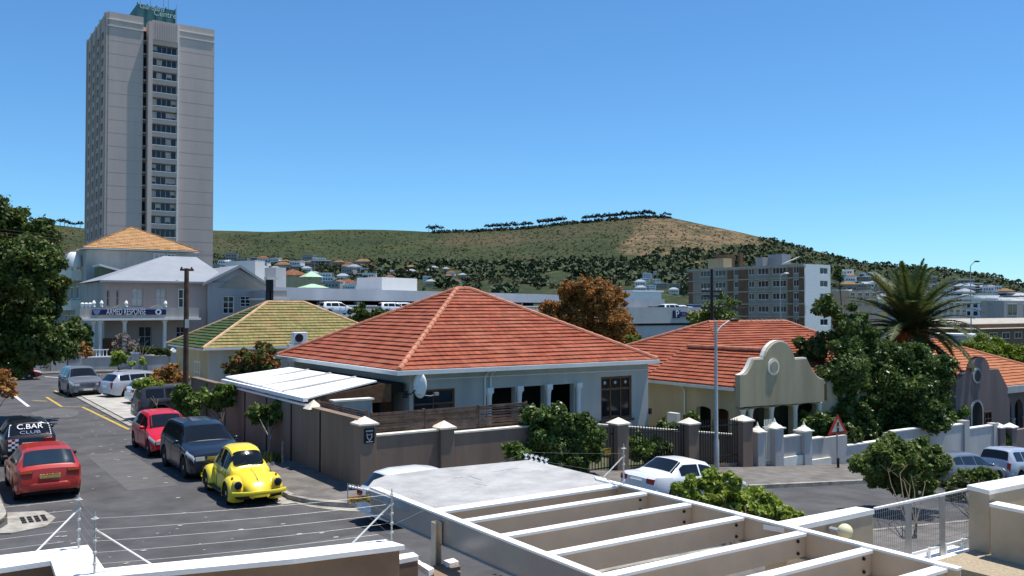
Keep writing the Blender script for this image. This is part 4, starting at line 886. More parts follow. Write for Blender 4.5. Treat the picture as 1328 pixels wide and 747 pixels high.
b.build('stained_motif', 'curtain', f)
hip_roof(H1, 3.15, 15.02, 3.95, 16.0, 3.08, 6.02, (8.85, 9.8), (9.5, 9.8), 'tile_red', 'ridge_red', pitch=.30, soffit='house_trim', capr=.1)
b = H1.mb(); b.box(3.02, 15.06, 3.83, 3.945, 2.93, 3.08); b.box(3.02, 3.145, 3.95, 16, 2.93, 3.08); H1.part('gutter', b, 'house_trim')
b = H1.mb()
for px, s in ((636.5, HS-.08), (629, HS-.04)):
    x = fs(px, 500, s)[0]; b.tube([(x, s-.3, 2.93), (x, s, 2.7), (x, s, .2)], .035, 8)
b.tube([(3.9, HS-.04, 2.72), (14.9, HS-.04, 2.66)], .02, 6); H1.part('downpipe', b, 'house_trim', smooth=True)
b = H1.mb(); x, z = fs(842, 533, HS); b.box(x-.05, x+.05, HS-.1, HS-.003, z-.12, z+.12); H1.part('meter_box', b, 'plastic_dark')
b = H1.mb(); s_, z = ft(375, 482, 3.7); b.tube([(3.66, s_, 2.9), (3.66, s_, 1.2)], .05, 8); H1.part('side_downpipe', b, 'house_trim', smooth=True)
# satellite dish
x, z = fs(539, 500, HS-.35); SD = Thing('satellite_dish', 'white satellite dish on the front wall of the red roofed house', 'satellite dish', x, HS-.35, z)
b = SD.mb(); n = 20; V = []; Fc = []
for i in range(7):
    r = i/6
    for k in range(n): a = 2*math.pi*k/n; V.append((x+.18*r*math.cos(a)+.12*(r*r), HS-.45-.16*math.cos(a)*r, z+.44*r*math.sin(a)))
for i in range(6):
    for k in range(n): Fc.append((i*n+k, i*n+(k+1) % n, (i+1)*n+(k+1) % n, (i+1)*n+k))
b.add(V, Fc); o = SD.part('dish', b, 'coping_white', smooth=True); so = o.modifiers.new('s', 'SOLIDIFY'); so.thickness = .015
b = SD.mb(); b.tube([(x, HS-.44, z-.3), (x+.45, HS-.62, z-.36), (x+.62, HS-.66, z-.30)], .014, 6); b.box(x+.56, x+.72, HS-.7, HS-.62, z-.35, z-.24); SD.part('feed_arm', b, 'galv')
b = SD.mb(); b.tube([(x-.02, HS-.4, z-.15), (x-.1, HS-.2, z-.3), (x-.22, HS+.0, z-.32)], .022, 8); b.box(x-.3, x-.14, HS-.03, HS-.003, z-.45, z-.2); SD.part('bracket', b, 'plastic_dark')
# ---------------- lean-to carport with the white roof
CP = Thing('carport', 'white sheet roofed lean-to carport between the boundary wall and the red roofed house', 'carport', .1, 4.3, 0)
b = CP.mb(); q = [(.05, 4.3, 2.27), (.05, 13.4, 2.38), (2.75, 13.4, 2.66), (2.75, 4.85, 2.66)]; up = [(a, c, d+.05) for a, c, d in q]
b.add(q+up, [(3, 2, 1, 0), (4, 5, 6, 7), (0, 1, 5, 4), (1, 2, 6, 5), (2, 3, 7, 6), (3, 0, 4, 7)]); ro = CP.part('roof', b, 'tin_white')
b = CP.mb()
for k in (6.6, 8.9, 11.2): b.tube([(.03, k, 2.36), (2.75, k, 2.735)], .035, 6)
b.build('seam', 'deck_wall', ro)
b = CP.mb(); b.box(-.12, .04, 4.25, 13.45, 2.2, 2.32); b.box(-.06, .045, 4.3, 13.4, 2.05, 2.12); CP.part('gutter', b, 'tin_white')
b = CP.mb(); b.prism([(.1, 2.0), (3.1, 2.0), (3.1, 2.6), (2.7, 2.62), (.1, 2.25)], 's', 4.45, 4.5); b.box(.6, 3.6, 5.4, 5.45, .1, 2.3); CP.part('timber_end', b, 'wood_brown')
b = CP.mb(); b.box(2.78, 3.6, 4.5, 13.5, 2.3, 2.62); b.box(2.7, 2.76, 4.5, 13.4, .1, 2.5); CP.part('dark_backing', b, 'dark_room')  # dark sheet put in for the shade under the carport roof
for s in (5.0, 9.2, 13.2): b = CP.mb(); b.box(.32, .42, s, s+.1, .1, 2.25); CP.part('post', b, 'galv')
# ================================================================ BOUNDARY WALLS
BW = Thing('boundary_wall', 'long brown plastered boundary wall with cream capped pillars round the corner house', 'wall', 0, 0, 0)
b = BW.mb(); b.box(0, .24, .3, 18.6, -.1, 2.02); BW.part('side_wall', b, 'brown_wall')
b = BW.mb(); b.box(-.03, .27, 13.5, 18.6, 2.022, 2.08); b.box(-.03, .27, .25, 3.9, 2.022, 2.06); BW.part('coping', b, 'brown_wall')
b = BW.mb()
for s in (3.05, 5.6, 8.1, 10.6, 13.2, 15.9): b.box(-.025, -.002, s, s+.08, .1, 2.0)
BW.part('expansion_joint', b, 'plastic_dark')
def pillar(TH_, x, s, zg, zt, w, cap, wall='brown_wall', caph=.24, over=.06, ball=False, fancy=False):
    b = TH_.mb(); b.box(x-w/2, x+w/2, s-w/2, s+w/2, zg-.2, zt-caph); o = TH_.part('pillar', b, wall, bevel=.01)
    c = TH_.mb(); h = w/2+over; zb_ = zt-caph+.002
    c.box(x-h, x+h, s-h, s+h, zb_, zb_+.05)
    if fancy:
        c.lathe((x, s, zb_+.05), [(h*1.05, 0), (h*.8, .07), (h*.45, .12), (h*.2, .2), (h*.12, .28), (.01, .36)], 16)
    else: c.add([(x-h*.95, s-h*.95, zb_+.051), (x+h*.95, s-h*.95, zb_+.051), (x+h*.95, s+h*.95, zb_+.051), (x-h*.95, s+h*.95, zb_+.051), (x, s, zt)], [(0, 1, 4), (1, 2, 4), (2, 3, 4), (3, 0, 4), (3, 2, 1, 0)])
    c.build('cap', cap, o); return o
pillar(BW, .15, .15, 0, 2.14, .5, 'cap_cream'); pillar(BW, 2.72, .12, 0, 1.84, .46, 'cap_cream')
b = BW.mb(); b.box(.41, 2.48, .02, .24, -.1, 1.55); b.box(2.96, 5.9, .02, .24, -.2, 1.42); BW.part('front_wall', b, 'brown_wall')
b = BW.mb(); b.box(.41, 2.48, -.01, .27, 1.552, 1.6); b.box(2.96, 5.9, -.01, .27, 1.422, 1.47); BW.part('front_coping', b, 'cap_cream')
s_, z = ft(406, 531, .1); c = BW.mb(); c.add([(-.15, s_-.25, 2.0), (.4, s_-.25, 2.0), (.4, s_+.25, 2.0), (-.15, s_+.25, 2.0), (.12, s_, 2.28)], [(0, 1, 4), (1, 2, 4), (2, 3, 4), (3, 0, 4)]); BW.part('cap', c, 'cap_cream')
for x, zt3 in ((9.62, 1.46), (13.0, 1.22), (15.85, 1.13)): pillar(BW, x, .15, hz(x), zt3, .5 if x < 15 else .56, 'cap_cream')
b = BW.mb(); b.box(9.9, 12.7, .1, .3, -1.2, -.35); b.box(13.3, 15.5, .1, .3, -1.4, -.65); BW.part('plinth', b, 'brown_wall')
# security plaque
x0, x1 = fs(472.5, 570, -.12)[0], fs(485.5, 570, -.12)[0]; PQ = Thing('security_plaque', 'black security company plaque with a grey shield on the corner pillar', 'sign', x0, -.12, 1.4)
za, zb_ = fs(478, 575, -.12)[1], fs(478, 555.5, -.12)[1]
b = PQ.mb(); b.box(x0, x1, -.125, -.103, za, zb_); PQ.part('plate', b, 'black')
xm = (x0+x1)/2; zm = (za+zb_)/2-.03; b = PQ.mb(); sh = [(xm-.09, zm+.1), (xm, zm+.07), (xm+.09, zm+.1), (xm+.085, zm-.02), (xm, zm-.13), (xm-.085, zm-.02)]
b.prism(sh, 's', -.132, -.127); o = PQ.part('shield', b, 'curtain'); b = PQ.mb(); b.prism([(xm+(a-xm)*.6, zm+(c-zm)*.6) for a, c in sh], 's', -.136, -.133); b.build('shield_centre', 'black', o)
b = PQ.mb()
for k in range(5): b.box(xm-.11+k*.045, xm-.075+k*.045, -.130, -.127, zm+.14, zm+.19)
b.box(xm-.1, xm+.1, -.130, -.127, za+.03, za+.055); PQ.part('faded_marking', b, 'curtain')
# timber slat screens behind the walls
SC = Thing('slat_screen', 'brown horizontal timber slat screen above the front boundary wall', 'screen', .5, .35, 1.5)
b = SC.mb(); rr = random.Random(8)
for k in range(9):
    z = 1.45+k*.082
    for (a, c) in ((.45, 2.2), (2.2, 4.1), (4.1, 5.95)): b.box(a, c-.02, .34+rr.uniform(-.008, .008), .375, z+rr.uniform(-.012, .012), z+.062+rr.uniform(-.01, .012))
SC.part('slat', b, 'slats')
for x in (.45, 2.15, 4.05, 5.9): b = SC.mb(); b.box(x, x+.07, .38, .45, .2, 2.2); SC.part('post', b, 'slats')
SC2 = Thing('lattice_screen', 'brown slat screen running back along the side wall to the carport', 'screen', .32, .5, 1.9)
b = SC2.mb()
for k in range(4):
    z = 1.95+k*.075; b.box(.30, .33, .45, 4.2, z, z+.055)
SC2.part('slat', b, 'slats')
for s in (.5, 2.3, 4.1): b = SC2.mb(); b.box(.335, .4, s, s+.06, .2, 2.26); SC2.part('post', b, 'slats')
p0, p1 = ft(395, 524, .6), ft(440, 527, .6); b = None
YW = Thing('braai_chimney', 'low grey plastered block behind the slat screen beside the carport', 'garden wall', .8, 3.2, .1); b = YW.mb(); b.box(.6, 1.9, 3.4, 3.7, .1, 2.22); YW.part('block', b, 'grey_plaster'); b = YW.mb(); b.box(.55, 1.95, 3.35, 3.75, 2.222, 2.28); YW.part('top', b, 'cap_cream')
# palisade fences and gates of the corner house
def palisade(name, label, x0, x1, s, topz, cat='fence', gap=.13, zoff=.12):
    P_ = Thing(name, label, cat, x0, s, hz(x0)); n = int((x1-x0)/gap)
    for k in range(n+1):
        x = x0+(x1-x0)*k/n; zg = hz(x)+zoff; zz = topz(x) if callable(topz) else topz; b = P_.mb(); b.box(x-.012, x+.012, s-.012, s+.012, zg, zz)
        b.add([(x-.012, s-.012, zz+.001), (x+.012, s-.012, zz+.001), (x+.012, s+.012, zz+.001), (x-.012, s+.012, zz+.001), (x, s, zz+.06)], [(0, 1, 4), (1, 2, 4), (2, 3, 4), (3, 0, 4)])
        P_.part('bar', b, 'dark_metal')
    for dz in (-.22, -1.35):
        b = P_.mb(); ztl = (topz(x0) if callable(topz) else topz)+dz; ztr = (topz(x1) if callable(topz) else topz)+dz
        b.prism([(x0, ztl), (x1, ztr), (x1, ztr+.045), (x0, ztl+.045)], 's', s-.03, s-.013); P_.part('rail', b, 'dark_metal')
    return P_
palisade('palisade_fence', 'black palisade fence panel between the white flowering bush and the first fence pillar', 8.3, 9.35, .12, 1.12)
palisade('double_gate', 'black palisade double gate behind the white saloon', 9.9, 12.7, .12, lambda x: 1.08-.03*(x-9.9), 'gate')
palisade('palisade_fence', 'black palisade fence panel behind the street lamp post', 13.3, 15.52, .12, lambda x: 1.05-.03*(x-13.3))
GW2 = Thing('garden_wall', 'low brown inner garden wall behind the black palisade fence, cream on top', 'wall', 10, 2.4, -.6)
b = GW2.mb(); pts = [(11.6, 3.6), (16.4, .9)]; b.slab([(11.6, 3.9), (16.3, .8), (16.45, 1.0), (11.7, 4.1)], -1.4, lambda t: .62-.09*(t-11.6)); GW2.part('wall_panel', b, 'brown_wall')
b = GW2.mb(); b.slab([(11.55, 3.88), (16.3, .75), (16.5, 1.0), (11.7, 4.15)], lambda t: .625-.09*(t-11.6), lambda t: .69-.09*(t-11.6)); GW2.part('coping', b, 'cap_cream')
# warning sign on the fence
def warn(name, label, px0, px1, py0, py1, s, txt=True, rot=0):
    a = fs(px0, py1, s); c = fs(px1, py0, s); x0, x1, z0_, z1_ = a[0], c[0], a[1], c[1]; S = Thing(name, label, 'warning sign', (x0+x1)/2, s, (z0_+z1_)/2, rot=rot, local=True)
    w, h = (x1-x0)/2, (z1_-z0_)/2; b = MB(); b.box(-w, w, -.004, 0, -h, h); S.part('plate', b, 'sign_yellow')
    b = MB(); b.prism([(-w*.85, -h*.1), (-w*.55, h*.75), (-w*.25, -h*.1)], 's', -.008, -.005); S.part('hazard_symbol', b, 'sign_red')
    b = MB(); b.box(-w*.1, w*.85, -.008, -.005, h*.35, h*.7); b.box(-w*.8, w*.75, -.008, -.005, -h*.5, -h*.33); b.box(-w*.5, w*.5, -.008, -.005, -h*.8, -h*.65); S.part('faded_marking', b, 'wood_brown')
    return S
warn('warning_sign', 'yellow and red warning sign on the black fence beside the white flowering bush', 776.5, 792, 580.5, 591.5, .09)
# ================================================================ CREAM NEIGHBOUR WITH THE ROUND GABLE
T2 = 18.0; S2 = 2.15; ze2 = 1.92; H2 = Thing('cream_gabled_house', 'cream bungalow with red tiled roof and a curved grey green gable', 'house', T2, S2, -1.2)
zg2 = -1.4; gR = fs(1072, 490, S2)[0]; ct = 1.02
# side wall with veranda openings facing the corner house
so = []
for x0, x1 in ((903, 922), (927, 945)): a = sorted((ft(x0, 560, T2)[0], ft(x1, 560, T2)[0])); so.append((a[0], a[1], -.9, .95))
b = H2.mb(); wall_open(b, 't', T2, .25, S2+.26, 15, zg2, ze2-.1, so)
for o in so: spandrel(b, 't', T2+.002, .24, o[0], o[1], .8, .95)
b.box(T2, T2+.2, S2+.001, S2+.255, ct+.05, ze2-.1)
H2.part('side_wall', b, 'cream_wall')
cpx = (963, 973, 1000, 1031, 1062); cols2 = [fs(c_, 560, S2)[0] for c_ in cpx]
fo = [(cols2[1]+.14, cols2[2]-.14, zg2+.3, ct), (cols2[2]+.14, cols2[3]-.14, zg2+.3, ct), (cols2[3]+.14, cols2[4]-.14, zg2+.3, ct)]
b = H2.mb(); wall_open(b, 's', S2, .25, T2, 31.5, zg2-1.2, ct+.02, fo+[(T2+.3, cols2[1]-.12, zg2+.3, ct-.1), (25.5, 27, -1.0, .6), (29, 30.5, -1.1, .6)])
for o in fo: spandrel(b, 's', S2+.003, .24, o[0], o[1], ct-.16, ct)
b.box(gR+.02, 31.5, S2, S2+.25, ct+.021, ze2-.1); H2.part('front_wall', b, 'gable_wall')  # darker gable colour here stands for the shade of the overhanging tree
for x in cols2: b = H2.mb(); b.lathe((x, S2-.02, zg2+.2), [(.15, 0), (.15, .2), (.11, .3), (.095, 1.95), (.12, 2.1), (.15, 2.2)], 14); H2.part('column', b, 'cream_trim', smooth=True)
b = H2.mb(); b.box(T2+1.6, 25.4, S2+2.2, S2+2.3, zg2, ze2); b.box(T2+.3, 25.4, S2+.3, S2+2.2, 1.5, 1.55); b.box(T2+.26, 25.4, S2+.26, S2+2.2, zg2, zg2+.28); b.box(T2+1.55, T2+1.6, S2+2.3, 9, zg2, ze2); H2.part('veranda', b, 'olive_wall')
b = H2.mb(); b.box(T2+1.45, T2+1.54, 4.2, 5.0, zg2+.28, .7); b.box(20.4, 21.6, S2+2.1, S2+2.19, zg2+.28, .75); H2.part('door', b, 'wood_brown')
# the gable
top = fs(1004.6, 443, S2); shl, shr = fs(972.5, 466, S2), fs(1039, 465, S2); lo_l, lo_r = fs(953, 486, S2), fs(1062, 491, S2)
r = (fs(1024.7, 460, S2)[0]-fs(984.5, 460, S2)[0])/2; cx = top[0]; zc = top[1]-r
arc2 = [(cx+r*math.cos(R(a)), zc+r*math.sin(R(a))) for a in range(180, -1, -12)]
lc = []; rc = []
for k in range(7): a = R(90*k/6); lc.append((lo_l[0]+.32+(shl[0]-.05-lo_l[0]-.32)*(k/6)**.8, lo_l[1]+(shl[1]-lo_l[1])*(k/6)**1.2))
for k in range(7): a = R(90*k/6); rc.append((lo_r[0]-.25-(lo_r[0]-.25-shr[0]-.02)*(k/6)**.8, lo_r[1]+(shr[1]-lo_r[1])*(k/6)**1.2))
outl = [(lo_l[0], ct+.12), (lo_l[0], lo_l[1])]+lc+[(cx-r, shl[1])]+arc2[1:-1]+[(cx+r, shr[1])]+rc[::-1]+[(lo_r[0], lo_r[1]), (lo_r[0], ct+.03)]
b = H2.mb(); b.prism(outl, 's', S2-.28, S2-.01); go = H2.part('gable', b, 'gable_wall')
x, z = fs(1001, 476, S2-.3); b = H2.mb(); b.lathe((x+.1, S2-.32, z), [(.36, 0), (.36, .035)], 24, 's'); b.build('roundel', 'cream_trim', go); b = H2.mb(); b.lathe((x+.1, S2-.36, z), [(.24, 0), (.24, .035)], 24, 's'); b.build('roundel_centre', 'gable_wall', go)
b = H2.mb(); b.prism([outl[i] for i in (1,)]+[(p_[0]-.06, p_[1]+.06) for p_ in lc]+[(cx-r-.07, shl[1]+.07)]+[(cx+(a_-cx)*1.07, zc+(c_-zc)*1.07) for a_, c_ in arc2]+[(cx+r+.07, shr[1]+.07)]+[(p_[0]+.06, p_[1]+.06) for p_ in rc[::-1]]+[(lo_r[0]+.04, lo_r[1])], 's', S2-.20, S2-.008); b.build('gable_coping', 'cream_trim', go)
hip_roof(H2, T2-.35, 31.9, S2-.05+.1, 15.3, ze2, 4.47, (23.0, 8.7), (29.0, 8.7), 'tile_red_neighbour', 'ridge_red', pitch=.30, soffit='cream_trim', sides=1)
b = H2.mb(); courses(b, (T2-.36, S2+.1, 1.95), (T2-.36, 7.6, 1.95), (cx, S2+.1, 3.3), (cx, 7.6, 3.3)); courses(b, (lo_r[0], 7.5, 2.0), (lo_r[0], S2+.25, 2.0), (cx, 7.5, 3.35), (cx, S2+.25, 3.35)); H2.part('wing_roof', b, 'tile_red_neighbour', fix=False)
b = H2.mb(); b.tube([(cx, S2+.2, 3.4), (cx, 7.3, 3.4)], .1, 8); H2.part('ridge_cap', b, 'ridge_red')
b = H2.mb(); b.box(T2-.42, T2-.352, S2, 15.3, ze2-.14, ze2-.01); s_, z = ft(888, 510, T2-.05); b.tube([(T2-.38, s_, ze2-.1), (T2-.06, s_, ze2-.35), (T2-.06, s_, zg2)], .04, 8); H2.part('gutter', b, 'cream_trim')
b = H2.mb(); s_, z = ft(876, 544, T2-.9); b.box(T2-1.1, T2-.9, s_-.3, s_+.3, z-.3, z+.3); H2.part('meter_box', b, 'house_trim')
# low white wall with fancy pillar caps
WW = Thing('low_garden_wall', 'cream white garden wall with pagoda shaped pillar caps in front of the round gabled house', 'wall', 16.3, 0, -1.1)
for px, w, yt, fancy in ((985, .42, 549, True), (1007, .5, 544, True), (1045, .46, 548, True)):
    x = fs(px, 560, 0)[0]; pillar(WW, x, .1, hz(x), fs(px, yt, 0)[1], w, 'cream_trim', 'white_wall', .36, .07, fancy=fancy)
a, c, d = fs(1014, 570, 0)[0], fs(1040, 570, 0)[0], fs(1052, 570, 0)[0]; e = fs(1100, 570, 0)[0]
b = WW.mb(); b.box(a-.1, c, .05, .25, hz(a)-.5, fs(1025, 567, 0)[1]); b.box(d-.1, e, .05, .25, hz(e)-.5, fs(1075, 567.5, 0)[1]); WW.part('wall_panel', b, 'white_wall')
b = WW.mb(); b.box(a-.1, c, -.05, .048, hz(a)-.5, fs(1025, 592, 0)[1]); b.box(d-.1, e-1.2, -.05, .048, hz(e)-.5, fs(1075, 593, 0)[1]); WW.part('plinth', b, 'cream_trim')
b = WW.mb(); b.box(a-.1, c, .0, .3, fs(1025, 567, 0)[1]+.002, fs(1025, 567, 0)[1]+.05); b.box(d-.1, d+.9, .0, .3, fs(1075, 567.5, 0)[1]+.002, fs(1075, 567.5, 0)[1]+.05); WW.part('coping', b, 'cream_trim')
b = WW.mb(); x0, x1 = fs(986, 570, .12)[0]+.25, fs(1000, 570, .12)[0]; zg_ = hz(x0)
for k in range(5): x = x0+(x1-x0)*k/4; b.box(x-.015, x+.015, .1, .13, zg_+.15, zg_+1.9)
b.box(x0, x1, .09, .14, zg_+.3, zg_+.36); b.box(x0, x1, .09, .14, zg_+1.5, zg_+1.56); WW.part('gate', b, 'cream_trim')
# long stepped white wall
SW = Thing('stepped_white_wall', 'blue white boundary wall stepping down the street behind the parked cars', 'wall', 23, 0, -2)
steps = [(1100, 1160, 573), (1160, 1208, 563), (1212, 1252, 560), (1256, 1292, 566)]
for i, (x0, x1, y) in enumerate(steps):
    a, c = fs(x0, 570, 0)[0], fs(x1, 570, 0)[0]; z = {0: -.62, 1: -.28, 2: -.36, 3: -.62}[i]; b = SW.mb(); b.box(a, c, .05, .28, hz(a)-.9, z); SW.part('wall_panel', b, 'white_wall')
    b = SW.mb(); b.box(a, c, .02, .31, z+.002, z+.05); SW.part('coping', b, 'coping_white')
for px, z, w in ((1158, -.3, .4), (1209, -.08, .45), (1254, -.18, .45), (1292, -.5, .45)): x = fs(px, 570, 0)[0]; b = SW.mb(); b.box(x-w/2, x+w/2, -.02, .35, hz(x)-.5, z); SW.part('pillar', b, 'white_wall')
NW = Thing('mauve_garden_wall', 'mauve low wall with two white topped gate pillars at the right edge', 'wall', 37, 0, -2.8)
for px in (1297, 1312): x = fs(px, 560, 0)[0]; pillar(NW, x, .1, hz(x)-.2, fs(px, 549.5, 0)[1]+.05, .5, 'coping_white', 'mauve_wall', .25)
x = fs(1318, 560, 0)[0]; b = NW.mb(); b.box(x, x+12, .05, .3, -3.2, -1.0); NW.part('wall_panel', b, 'mauve_wall')
# ================================================================ MAUVE HOUSE
S3 = 3.0; H3 = Thing('mauve_gabled_house', 'mauve grey house with a round topped gable and orange tiled roof', 'house', 35.2, S3, -2.9)
gl, gr = fs(1232, 487, S3), fs(1302, 492, S3); tp = fs(1264.5, 462, S3); sl, sr = fs(1249, 481, S3), fs(1289, 479, S3)
r = (sr[0]-sl[0])/2*.62; cx = tp[0]; zc = tp[1]-r
arc3 = [(cx+r*math.cos(R(a)), zc+r*math.sin(R(a))) for a in range(180, -1, -12)]
outl = [(gl[0], -3.3), (gl[0], gl[1]-1.0), (gl[0]+.1, gl[1]-.2), (sl[0]-.9, sl[1]-.35), (sl[0]-.2, sl[1]), (cx-r, sl[1])]+arc3[1:-1]+[(cx+r, sl[1]), (sr[0]-.1, sl[1]), (sr[0]+.9, sl[1]-1.1), (gr[0]-.2, gr[1]-.9), (gr[0], gr[1]-1.2), (gr[0], -3.3)]
b = H3.mb(); b.prism(outl, 's', S3-.3, S3); go = H3.part('gable', b, 'mauve_wall')
x, z = fs(1266, 487, S3-.3); b = H3.mb(); b.lathe((x, S3-.36, z), [(.42, 0), (.42, .05)], 20, 's'); b.build('roundel', 'white_wall', go); b = H3.mb(); b.lathe((x+.06, S3-.37, z-.02), [(.32, 0), (.32, .008)], 20, 's'); b.build('roundel_centre', 'plastic_dark', go)
d0, d1, dz = fs(1260, 560, S3-.3)[0], fs(1273, 560, S3-.3)[0], fs(1267, 521, S3-.3)[1]; mm_ = (d0+d1)/2; rr_ = (d1-d0)/2
arch = lambda k_: [(d0-k_, -3.2)]+[(mm_-(rr_+k_)*math.cos(R(a)), dz-rr_+(rr_+k_)*math.sin(R(a))) for a in range(0, 181, 15)]+[(d1+k_, -3.2)]
b = H3.mb(); b.prism(arch(.12), 's', S3-.36, S3-.302); b.build('door_surround', 'white_wall', go); b = H3.mb(); b.prism(arch(0), 's', S3-.365, S3-.361); b.build('doorway', 'dark_room', go)
w = pw(1276, 1285, 533, 553, S3-.3); window(H3, 's', S3-.36, *w, frame='wood_brown', glass='glass', depth=.05)
b = H3.mb(); ax = [fs(q, 560, S3+.8)[0] for q in (1302, 1309, 1313, 1322, 1326, 1336, 1340, 1352)]; zt4 = fs(1316, 518, S3+.8)[1]; ops = [(ax[1], ax[2]+.9, -2.5, zt4)]
ops = [(fs(a_, 560, S3+.8)[0], fs(b_, 560, S3+.8)[0], -2.6, zt4) for a_, b_ in ((1302.5, 1312), (1316.5, 1327), (1331, 1342))]
wall_open(b, 's', S3+.8, .3, gr[0]-.1, 50, -3.3, .55, ops)
for o in ops: spandrel(b, 's', S3+.803, .29, o[0], o[1], zt4-.6, zt4)
b.box(gl[0]+.2, gl[0]+.45, S3+.01, 14, -3.3, .5); H3.part('front_wall', b, 'mauve_wall')
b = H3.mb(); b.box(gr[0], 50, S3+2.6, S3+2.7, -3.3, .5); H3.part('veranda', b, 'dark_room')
for a_ in (1314.3, 1329): x = fs(a_, 560, S3+.7)[0]; b = H3.mb(); b.lathe((x, S3+.72, -3.0), [(.16, 0), (.12, .2), (.11, 1.6), (.16, 1.75)], 12); H3.part('column', b, 'white_wall', smooth=True)
rz3 = fs(1200, 450, 8.5)
hip_roof(H3, gl[0]-1.2, 50.3, S3+.45, 14.5, .72, 3.15, (40.3, 9), (44.0, 9), 'tile_orange', 'ridge_red', pitch=.34, soffit='white_wall')
b = H3.mb(); b.box(gr[0]-.2, 50.3, S3+.3, S3+.44, .3, .7); H3.part('gutter', b, 'white_wall')
# ================================================================ FOREGROUND: PERGOLA, OWN WALLS
ZP = 2.2; PG = Thing('pergola', 'white steel pergola with a flat grey covered roof slab at its far end', 'pergola', -4.3, -9, ZP-.4)
tl, tr = -4.22, -.66; sfar = -9.2; sfr = -11.6; send = -17.6
poly = [gz(484, 624, ZP), gz(500, 618, ZP), gz(566, 609, ZP), gz(688, 597.5, ZP), gz(786, 621, ZP), (tr-.03, sfr), (tl+.04, sfr), gz(474, 636, ZP)]
b = PG.mb(); b.slab(poly, ZP-.12, ZP+.02); PG.part('slab', b, 'slab_roof', bevel=.012)
b = PG.mb(); b.slab([(tl-.02, send), (tl+.1, send), (tl+.1, -9.75), (tl-.02, -9.65)], ZP+.022, ZP+.05); b.slab([(tr-.03, send), (tr+.09, send), (tr+.09, -11.0), (tr-.03, -11.2)], ZP+.022, ZP+.05); PG.part('top_flange', b, 'coping_white')
b = PG.mb(); b.slab([(tl, send), (tl+.02, send), (tl+.02, -9.7), (tl, -9.65)], ZP-.36, ZP+.021); b.slab([(tl-.03, send), (tl+.08, send), (tl+.08, -9.7), (tl-.03, -9.65)], ZP-.375, ZP-.361); PG.part('left_beam', b, 'steel_fascia')
b = PG.mb(); b.slab([(tr+.04, send), (tr+.06, send), (tr+.06, -10.9), (tr+.04, -10.9)], ZP-.33, ZP+.021); b.slab([(tr-.03, send), (tr+.09, send), (tr+.09, -10.9), (tr-.03, -10.9)], ZP-.345, ZP-.331); PG.part('right_beam', b, 'steel_shaded')
for k, s in enumerate((sfr-.03, -12.40, -13.38, -14.41, -15.47, -16.45, -17.4)):
    b = PG.mb(); w = .16 if k == 0 else .10
    b.box(tl+.105, tr-.04 if k else tr-.035, s-w, s+w*.6, ZP-.012, ZP+.024); rf = PG.part('rafter', b, 'coping_white')
    q = PG.mb(); q.box(tl+.105, tr+.035, s-.03, s+.03, ZP-.30, ZP-.013); q.build('web', 'steel_shaded', rf)
    if k:
        q = PG.mb()
        for z in (.08, .24): q.lathe((tr-.14, s-.052, ZP-z), [(.022, 0), (.022, .02)], 8, 's')
        q.build('bolt', 'plastic_dark', rf)
for s in (-12.0,):
    b = PG.mb(); x = tl-.05
    b.box(x-.08, x-.068, s-.06, s+.06, -.3, ZP-.05); b.box(x-.067, x+.02, s+.048, s+.06, -.3, ZP-.05); b.box(x+.021, x+.033, s-.06, s+.06, -.3, ZP-.05); PG.part('post', b, 'steel_shaded')
    b = PG.mb(); b.box(x-.2, x+.34, s-.3, s+.3, 1.02, 1.1); PG.part('base_plate', b, 'coping_white')
b = PG.mb(); b.box(tr+.1, tr+.22, -16.6, -16.45, -.3, ZP-.4); PG.part('post', b, 'steel_shaded')
# bird spikes and stains on the slab edge
# own boundary wall, left
OW = Thing('terrace_wall', 'tan plastered wall with broad white coping along the bottom left edge', 'wall', -8, -12.3, 0)
o1 = [gz(0, 720, ZP), gz(114, 706.5, ZP), gz(135, 737, ZP), gz(320, 719, ZP), gz(500, 699.5, ZP), gz(525, 707, ZP), gz(380, 725, ZP), gz(75, 754, ZP), gz(66, 727, ZP), gz(0, 737, ZP)]
e0 = (o1[0][0]-6, o1[0][1]+.1); e1 = (o1[-1][0]-6, o1[-1][1]+.1)
cap = [e0]+o1+[e1]; b = OW.mb(); b.slab(cap, ZP-.06, ZP); OW.part('coping', b, 'coping_white')
JT = OW
def inset(P, d):
    c = (sum(p[0] for p in P)/len(P), sum(p[1] for p in P)/len(P)); out = []
    n = len(P)
    for i in range(n):
        a, q, r_ = Vector(P[i-1]), Vector(P[i]), Vector(P[(i+1) % n]); e1_ = (q-a).normalized(); e2_ = (r_-q).normalized(); n1 = Vector((-e1_.y, e1_.x)); n2 = Vector((-e2_.y, e2_.x)); nn = (n1+n2); nn = nn/max(.4, nn.length)/1.0; out.append((q.x+nn.x*d, q.y+nn.y*d))
    return out
def area(P): return sum(P[i-1][0]*P[i][1]-P[i][0]*P[i-1][1] for i in range(len(P)))/2
b = OW.mb(); b.slab(inset(cap, .07*(1 if area(cap) > 0 else -1)), -.3, ZP-.062); OW.part('wall_panel', b, 'plaster_tan_shaded')
GP = Thing('gate_pier', 'tan plastered gate pier with white steel plates under the pergola post', 'pier', -4.6, -13.4, 0)
g1 = lambda x, y, z: gz(x, y, z)
zq = 1.75; P = [g1(503, 721, zq), g1(536, 716, zq), g1(543, 721, zq), g1(512, 727, zq)]; b = GP.mb(); b.slab(P, zq-.06, zq); GP.part('coping', b, 'coping_white'); b = GP.mb(); b.slab(inset(P, .01*(1 if area(P) > 0 else -1)), -.3, zq-.062); GP.part('pier', b, 'plaster_tan_shaded')
P = [g1(536, 727, 1.6), g1(543, 726, 1.6), g1(563, 737, 1.6), g1(556, 740, 1.6)]; b = GP.mb(); b.slab(P, 1.52, 1.6); GP.part('bracket', b, 'coping_white')
